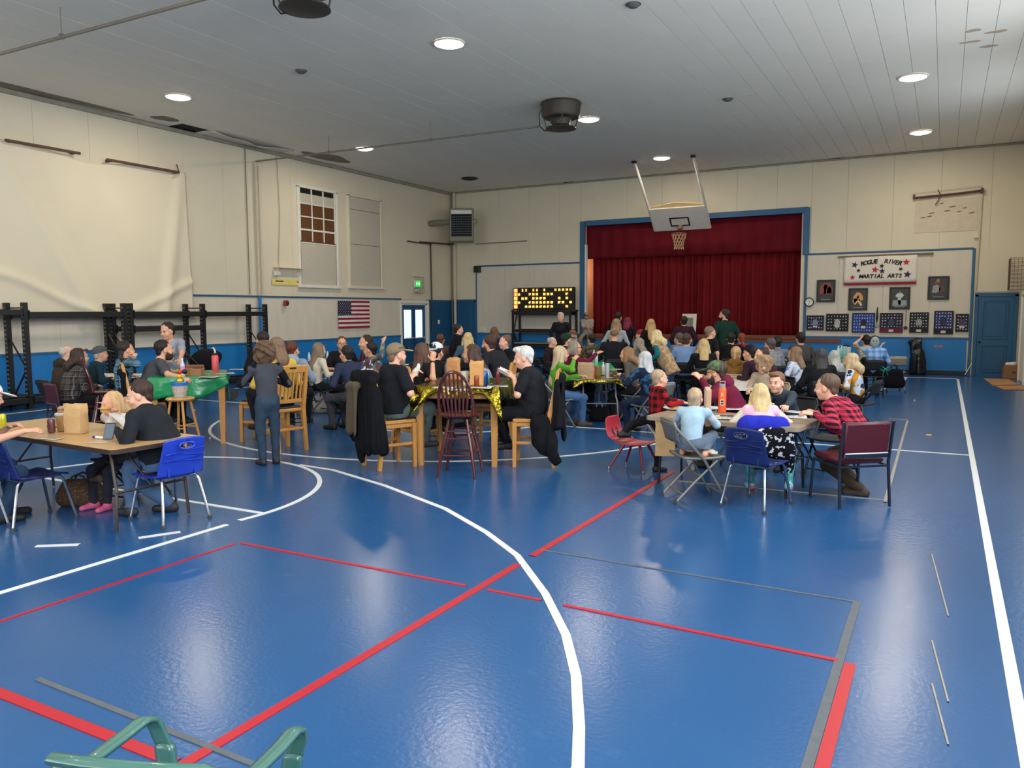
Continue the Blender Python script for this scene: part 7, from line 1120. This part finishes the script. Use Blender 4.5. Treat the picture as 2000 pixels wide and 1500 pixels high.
bun('sandwich held to the mouth of the blond child', tuple(PD(206, 799, 7.05)), M('bun', (196, 140, 84), .7)); bun('bread roll on the lid of the tan paper cup', tuple(P(122, 842, T1z) + np.array([0, 0, .205])), M('bun2', (176, 130, 110), .7), .035); o = thing('phone', 'dark phone held by the man in black sweater', 'phone', tuple(PD(214, 842, 6.5)), .6); MB().box((0, 0, 0), (.08, .012, .15), rot=(-.6, 0, 0), bev=.004).build('case', BLACKM, o); MB().box((0, -.009, .0), (.07, .002, .135), rot=(-.6, 0, 0)).build('screen', M('screen_grey', (90, 100, 110), .1), o)
# green pub table
x, y, z = on(421, 726, T2z); tumbler('coral red water bottle on the green pub table', x, y, z, (222, 84, 88), .27, .05, loop=False); x, y, z = on(378, 734, T2z); o = thing('tissue_box', 'brown cardboard box on the green pub table', 'box', (x, y, z), .5); MB().box((0, 0, .05), (.26, .14, .10), bev=.006).build('carton', CBX, o); MB().box((0, .06, .115), (.25, .012, .06), rot=(.5, 0, 0)).build('flap', CBX, o); MB().box((.06, 0, .102), (.1, .1, .006)).build('opening', DARK, o); x, y, z = on(400, 728, T2z); sheet_('stack of white papers by the coral bottle', x, y, z, .5, .2, .14, None, 'paper_stack', 'papers'); x, y, z = on(357, 736, T2z); bottle('clear bottle with a pink label on the green pub table', x, y, z, .25, .032, (186, 196, 210), (230, 232, 236), (214, 130, 170)); x, y, z = on(366, 729, T2z); bottle('dark blue bottle on the green pub table', x, y, z, .2, .03, (36, 44, 80), (24, 24, 28), clear=False)
for i, (a, b, r_) in enumerate([(408, 737, .4), (440, 730, 1.0), (466, 722, .6)]): x, y, z = on(a, b, T2z); sheet_(['paper plate card at the front of the green pub table', 'white game sheet in the middle of the green pub table', 'white game sheet near the curly haired boy'][i], x, y, z, r_, .24, .18)
# gold pub table
x, y, z = on(927, 754, T3z); paper_bag('tall brown paper bag standing on the gold pub table', x, y + .05, z, .4, .15, .1, .29, M('paper_tall', (206, 152, 92), .8, bump=.4, bscale=12), .95); x, y, z = on(931, 754, T3z); can('small red and brown can in front of the tall paper bag', x, y, z, (150, 70, 50), .12, .03); x, y, z = on(945, 752, T3z); can('blue and red tub on the gold pub table', x, y, z, (40, 84, 170), .16, .05); x, y, z = on(953, 748, T3z); dauber('green marker standing on the gold pub table', x, y, z, (30, 170, 110)); x, y, z = on(972, 748, T3z); bottle('small sauce bottle with red cap near the silver haired woman', x, y, z, .17, .02, (160, 60, 60), (220, 40, 60), clear=False); x, y, z = on(908, 752, T3z); cup('pale foam cup left of the tall paper bag', x, y, z, (206, 202, 186), .16, .05); x, y, z = on(886, 742, T3z); paper_bag('opened brown bag with food at the far side of the gold pub table', x, y, z, .2, .14, .1, .28, M('paper_open', (196, 140, 90), .8, bump=.6, bscale=18), 1.1); x, y, z = on(873, 735, T3z); bottle('grey drink bottle at the far side of the gold pub table', x, y, z, .2, .035, (120, 130, 146), (90, 96, 104), clear=False)
for i, (a, b, r_) in enumerate([(940, 758, .3), (972, 755, .5), (868, 758, .2), (895, 762, .6)]): x, y, z = on(a, b, T3z); sheet_(['white sheet right of the paper bag on the gold table', 'white sheet before the silver haired woman', 'white sheet seen through the windsor chair spindles', 'folded white napkin on the gold table'][i], x, y, z, r_, .24, .17)
hb = (wom3['wr'][0] + wom3['wr'][1]) / 2 + np.array([0, .10, .05]); bk = thing('booklet', 'open booklet held by the silver haired woman', 'book', cl(wom3, *hb), wom3['yaw']); MB().box((-.06, 0, 0), (.12, .16, .006), rot=(.5, .5, 0)).build('left_page', SHEETW, bk); MB().box((.06, 0, 0), (.12, .16, .006), rot=(.5, -.5, 0)).build('right_page', SHEETW, bk); MB().box((0, 0, -.035), (.03, .16, .008), rot=(.5, 0, 0)).build('spine', BLACKM, bk)
hb = (man3['wr'][0] + man3['wr'][1]) / 2 + man3['hd'][1] * .12; o = thing('napkin', 'white napkin held by the man in tan cap', 'napkin', cl(man3, *hb)); g = SDF((-.1, -.1, -.1), (.1, .1, .1), .009); g.ell((0, 0, 0), (.04, .05, .05), None); g.ell((.02, .01, .05), (.02, .03, .04), None); g.build('paper', SHEETW, o, folds(.008, 4))
# left gold table
for i, (a, b, col, k) in enumerate([(607, 716, (160, 40, 50), 'c'), (612, 712, (206, 210, 206), 'b'), (622, 713, (190, 60, 60), 'c'), (634, 712, (170, 40, 40), 'c'), (641, 711, (200, 160, 60), 'd'), (650, 706, (206, 210, 206), 'b'), (658, 710, (150, 60, 60), 'c'), (640, 704, (206, 214, 214), 'b'), (604, 706, (206, 210, 214), 'b'), (628, 706, (190, 190, 190), 'b')]):
    x, y, z = on(a, b, TZ); nm = ['first', 'second', 'third', 'fourth', 'fifth', 'sixth', 'seventh', 'eighth', 'ninth', 'tenth'][i]; lb = {'c': 'red can', 'b': 'clear bottle', 'd': 'yellow marker'}[k] + ' among the drinks on the left gold table, %s counted from the front' % nm
    (can(lb, x, y, z, col) if k == 'c' else bottle(lb, x, y, z, .2, .03) if k == 'b' else dauber(lb, x, y, z, col))
# middle row tables
x, y, z = on(1144, 740, TZ); paper_bag('crumpled tan paper bag at the front of the middle row', x, y, z, .4, .24, .15, .26, M('paper_tan', (176, 146, 112), .85, bump=.6), .8); x, y, z = on(1158, 736, TZ); bottle('pink bottle beside the tan paper bag', x, y, z, .2, .035, (206, 80, 110), (240, 220, 226), clear=False); x, y, z = on(1168, 735, TZ); cup('gold and green popcorn tub at the front of the middle row', x, y, z, (150, 130, 70), .17, .06, 'tub'); x, y, z = on(1186, 737, TZ); tumbler('shiny steel water bottle at the front of the middle row', x, y, z, (170, 172, 176), .26, .036, loop=False); x, y, z = on(1178, 733, TZ); bottle('clear bottle behind the steel water bottle', x, y, z, .22, .03)
for i, (a, b) in enumerate([(1165, 708), (1178, 706), (1184, 704), (1160, 703), (1172, 700), (1180, 697), (1166, 694), (1177, 694)]): x, y, z = on(a, b, TZ); bottle('clear water bottle with white cap on the green middle tables, %s from the front' % ['nearest', 'second', 'third', 'fourth', 'fifth', 'sixth', 'seventh', 'farthest'][i], x, y, z, .22, .034)
for i, (a, b) in enumerate([(1200, 738), (1128, 742), (1215, 735), (1150, 722), (1200, 722)]): x, y, z = on(a, b, TZ); sheet_(['game sheet before the woman in the patterned coat', 'game sheet before the woman in bright green', 'game sheet under the patterned sleeve', 'game sheet beyond the tan paper bag', 'game sheet before the brown bob woman'][i], x, y, z, .4 + i, .26, .2)
# far right green table
for i, (a, b, col, kk) in enumerate([(1637, 700, (190, 226, 214), 'b'), (1643, 699, (196, 228, 220), 'b'), (1650, 700, (150, 206, 216), 't'), (1657, 701, (190, 200, 214), 't')]): x, y, z = on(a, b, TZ); lb = ['pale green bottle leftmost on the far right green table', 'pale green bottle second on the far right green table', 'light blue flask with dark top on the far right green table', 'pale lilac flask rightmost on the far right green table'][i]; (bottle(lb, x, y, z, .28, .04, col, (214, 240, 230)) if kk == 'b' else tumbler(lb, x, y, z, col, .3, .05))
# grey table
x, y, z = on(1410, 806, TZ); ob = tumbler('tall orange water bottle with steel collar on the grey table', x, y, z, (226, 92, 42), .30, .042, (150, 150, 150)); text('R', .06, 'logo', M('logo_cream', (240, 190, 150), .5), ob, (0, -.043, .19), FACE_S @ RZ(0)); MB().box((.0, -.0425, .11), (.042, .002, .062), bev=.0008).build('label_card', M('label_pale', (236, 214, 190), .5), ob); MB().box((0, -.044, .122), (.03, .002, .022)).build('label_print', M('label_dark', (60, 50, 54), .5), ob); MB().box((0, -.044, .096), (.03, .002, .018)).build('label_print', M('label_dark', (60, 50, 54), .5), ob)
ob.rotation_euler.z = math.radians(15)
x, y, z = on(1318, 800, TZ); plate('white plate with food before the boy in checked shirt', x, y, z, .13, (196, 150, 80)); x, y, z = on(1388, 800, TZ); plate('white plate before the bearded man in maroon', x, y, z, .13, None)
for i, (a, b, r_) in enumerate([(1392, 814, .1), (1425, 818, .3), (1545, 815, .2), (1440, 800, .4), (1560, 806, -.2)]): x, y, z = on(a, b, TZ); sheet_(['white sheet beside the orange bottle on the grey table', 'white sheet with a pen right of the orange bottle', 'wide white game sheet right of the blond girl', 'white sheet behind the orange bottle', 'crumpled white paper before the man in red plaid'][i], x, y, z, r_, .30, .2)
x, y, z = on(1420, 816, TZ); o = thing('black_pen', 'black pen on the white sheet by the orange bottle', 'pen', (x, y, z + .01), .3); MB().tube([(-.07, 0, .006), (.06, 0, .006)], .006, 7).build('barrel', BLACKM, o); MB().tube([(.06, 0, .006), (.08, 0, .006)], [.006, .002], 7).build('tip', STEEL, o)
q = PD(1382, 800, 7.65); o = thing('game_card', 'tall brown backed card held up by the crouching small boy', 'card', tuple(q), math.radians(20)); MB().box((0, 0, .03), (.05, .16, .36), rot=(.1, 0, 0), bev=.003).build('card', M('card_back', (206, 170, 130), .7), o); MB().box((-.027, 0, .03), (.004, .14, .32), rot=(.1, 0, 0)).build('face', SHEETW, o)
x, y, z = on(1296, 812, TZ); paper_bag('brown paper bag hanging below the left end of the grey table', x + .02, y - .0, .30, .3, .2, .12, .38, PAPER2, 1.2)
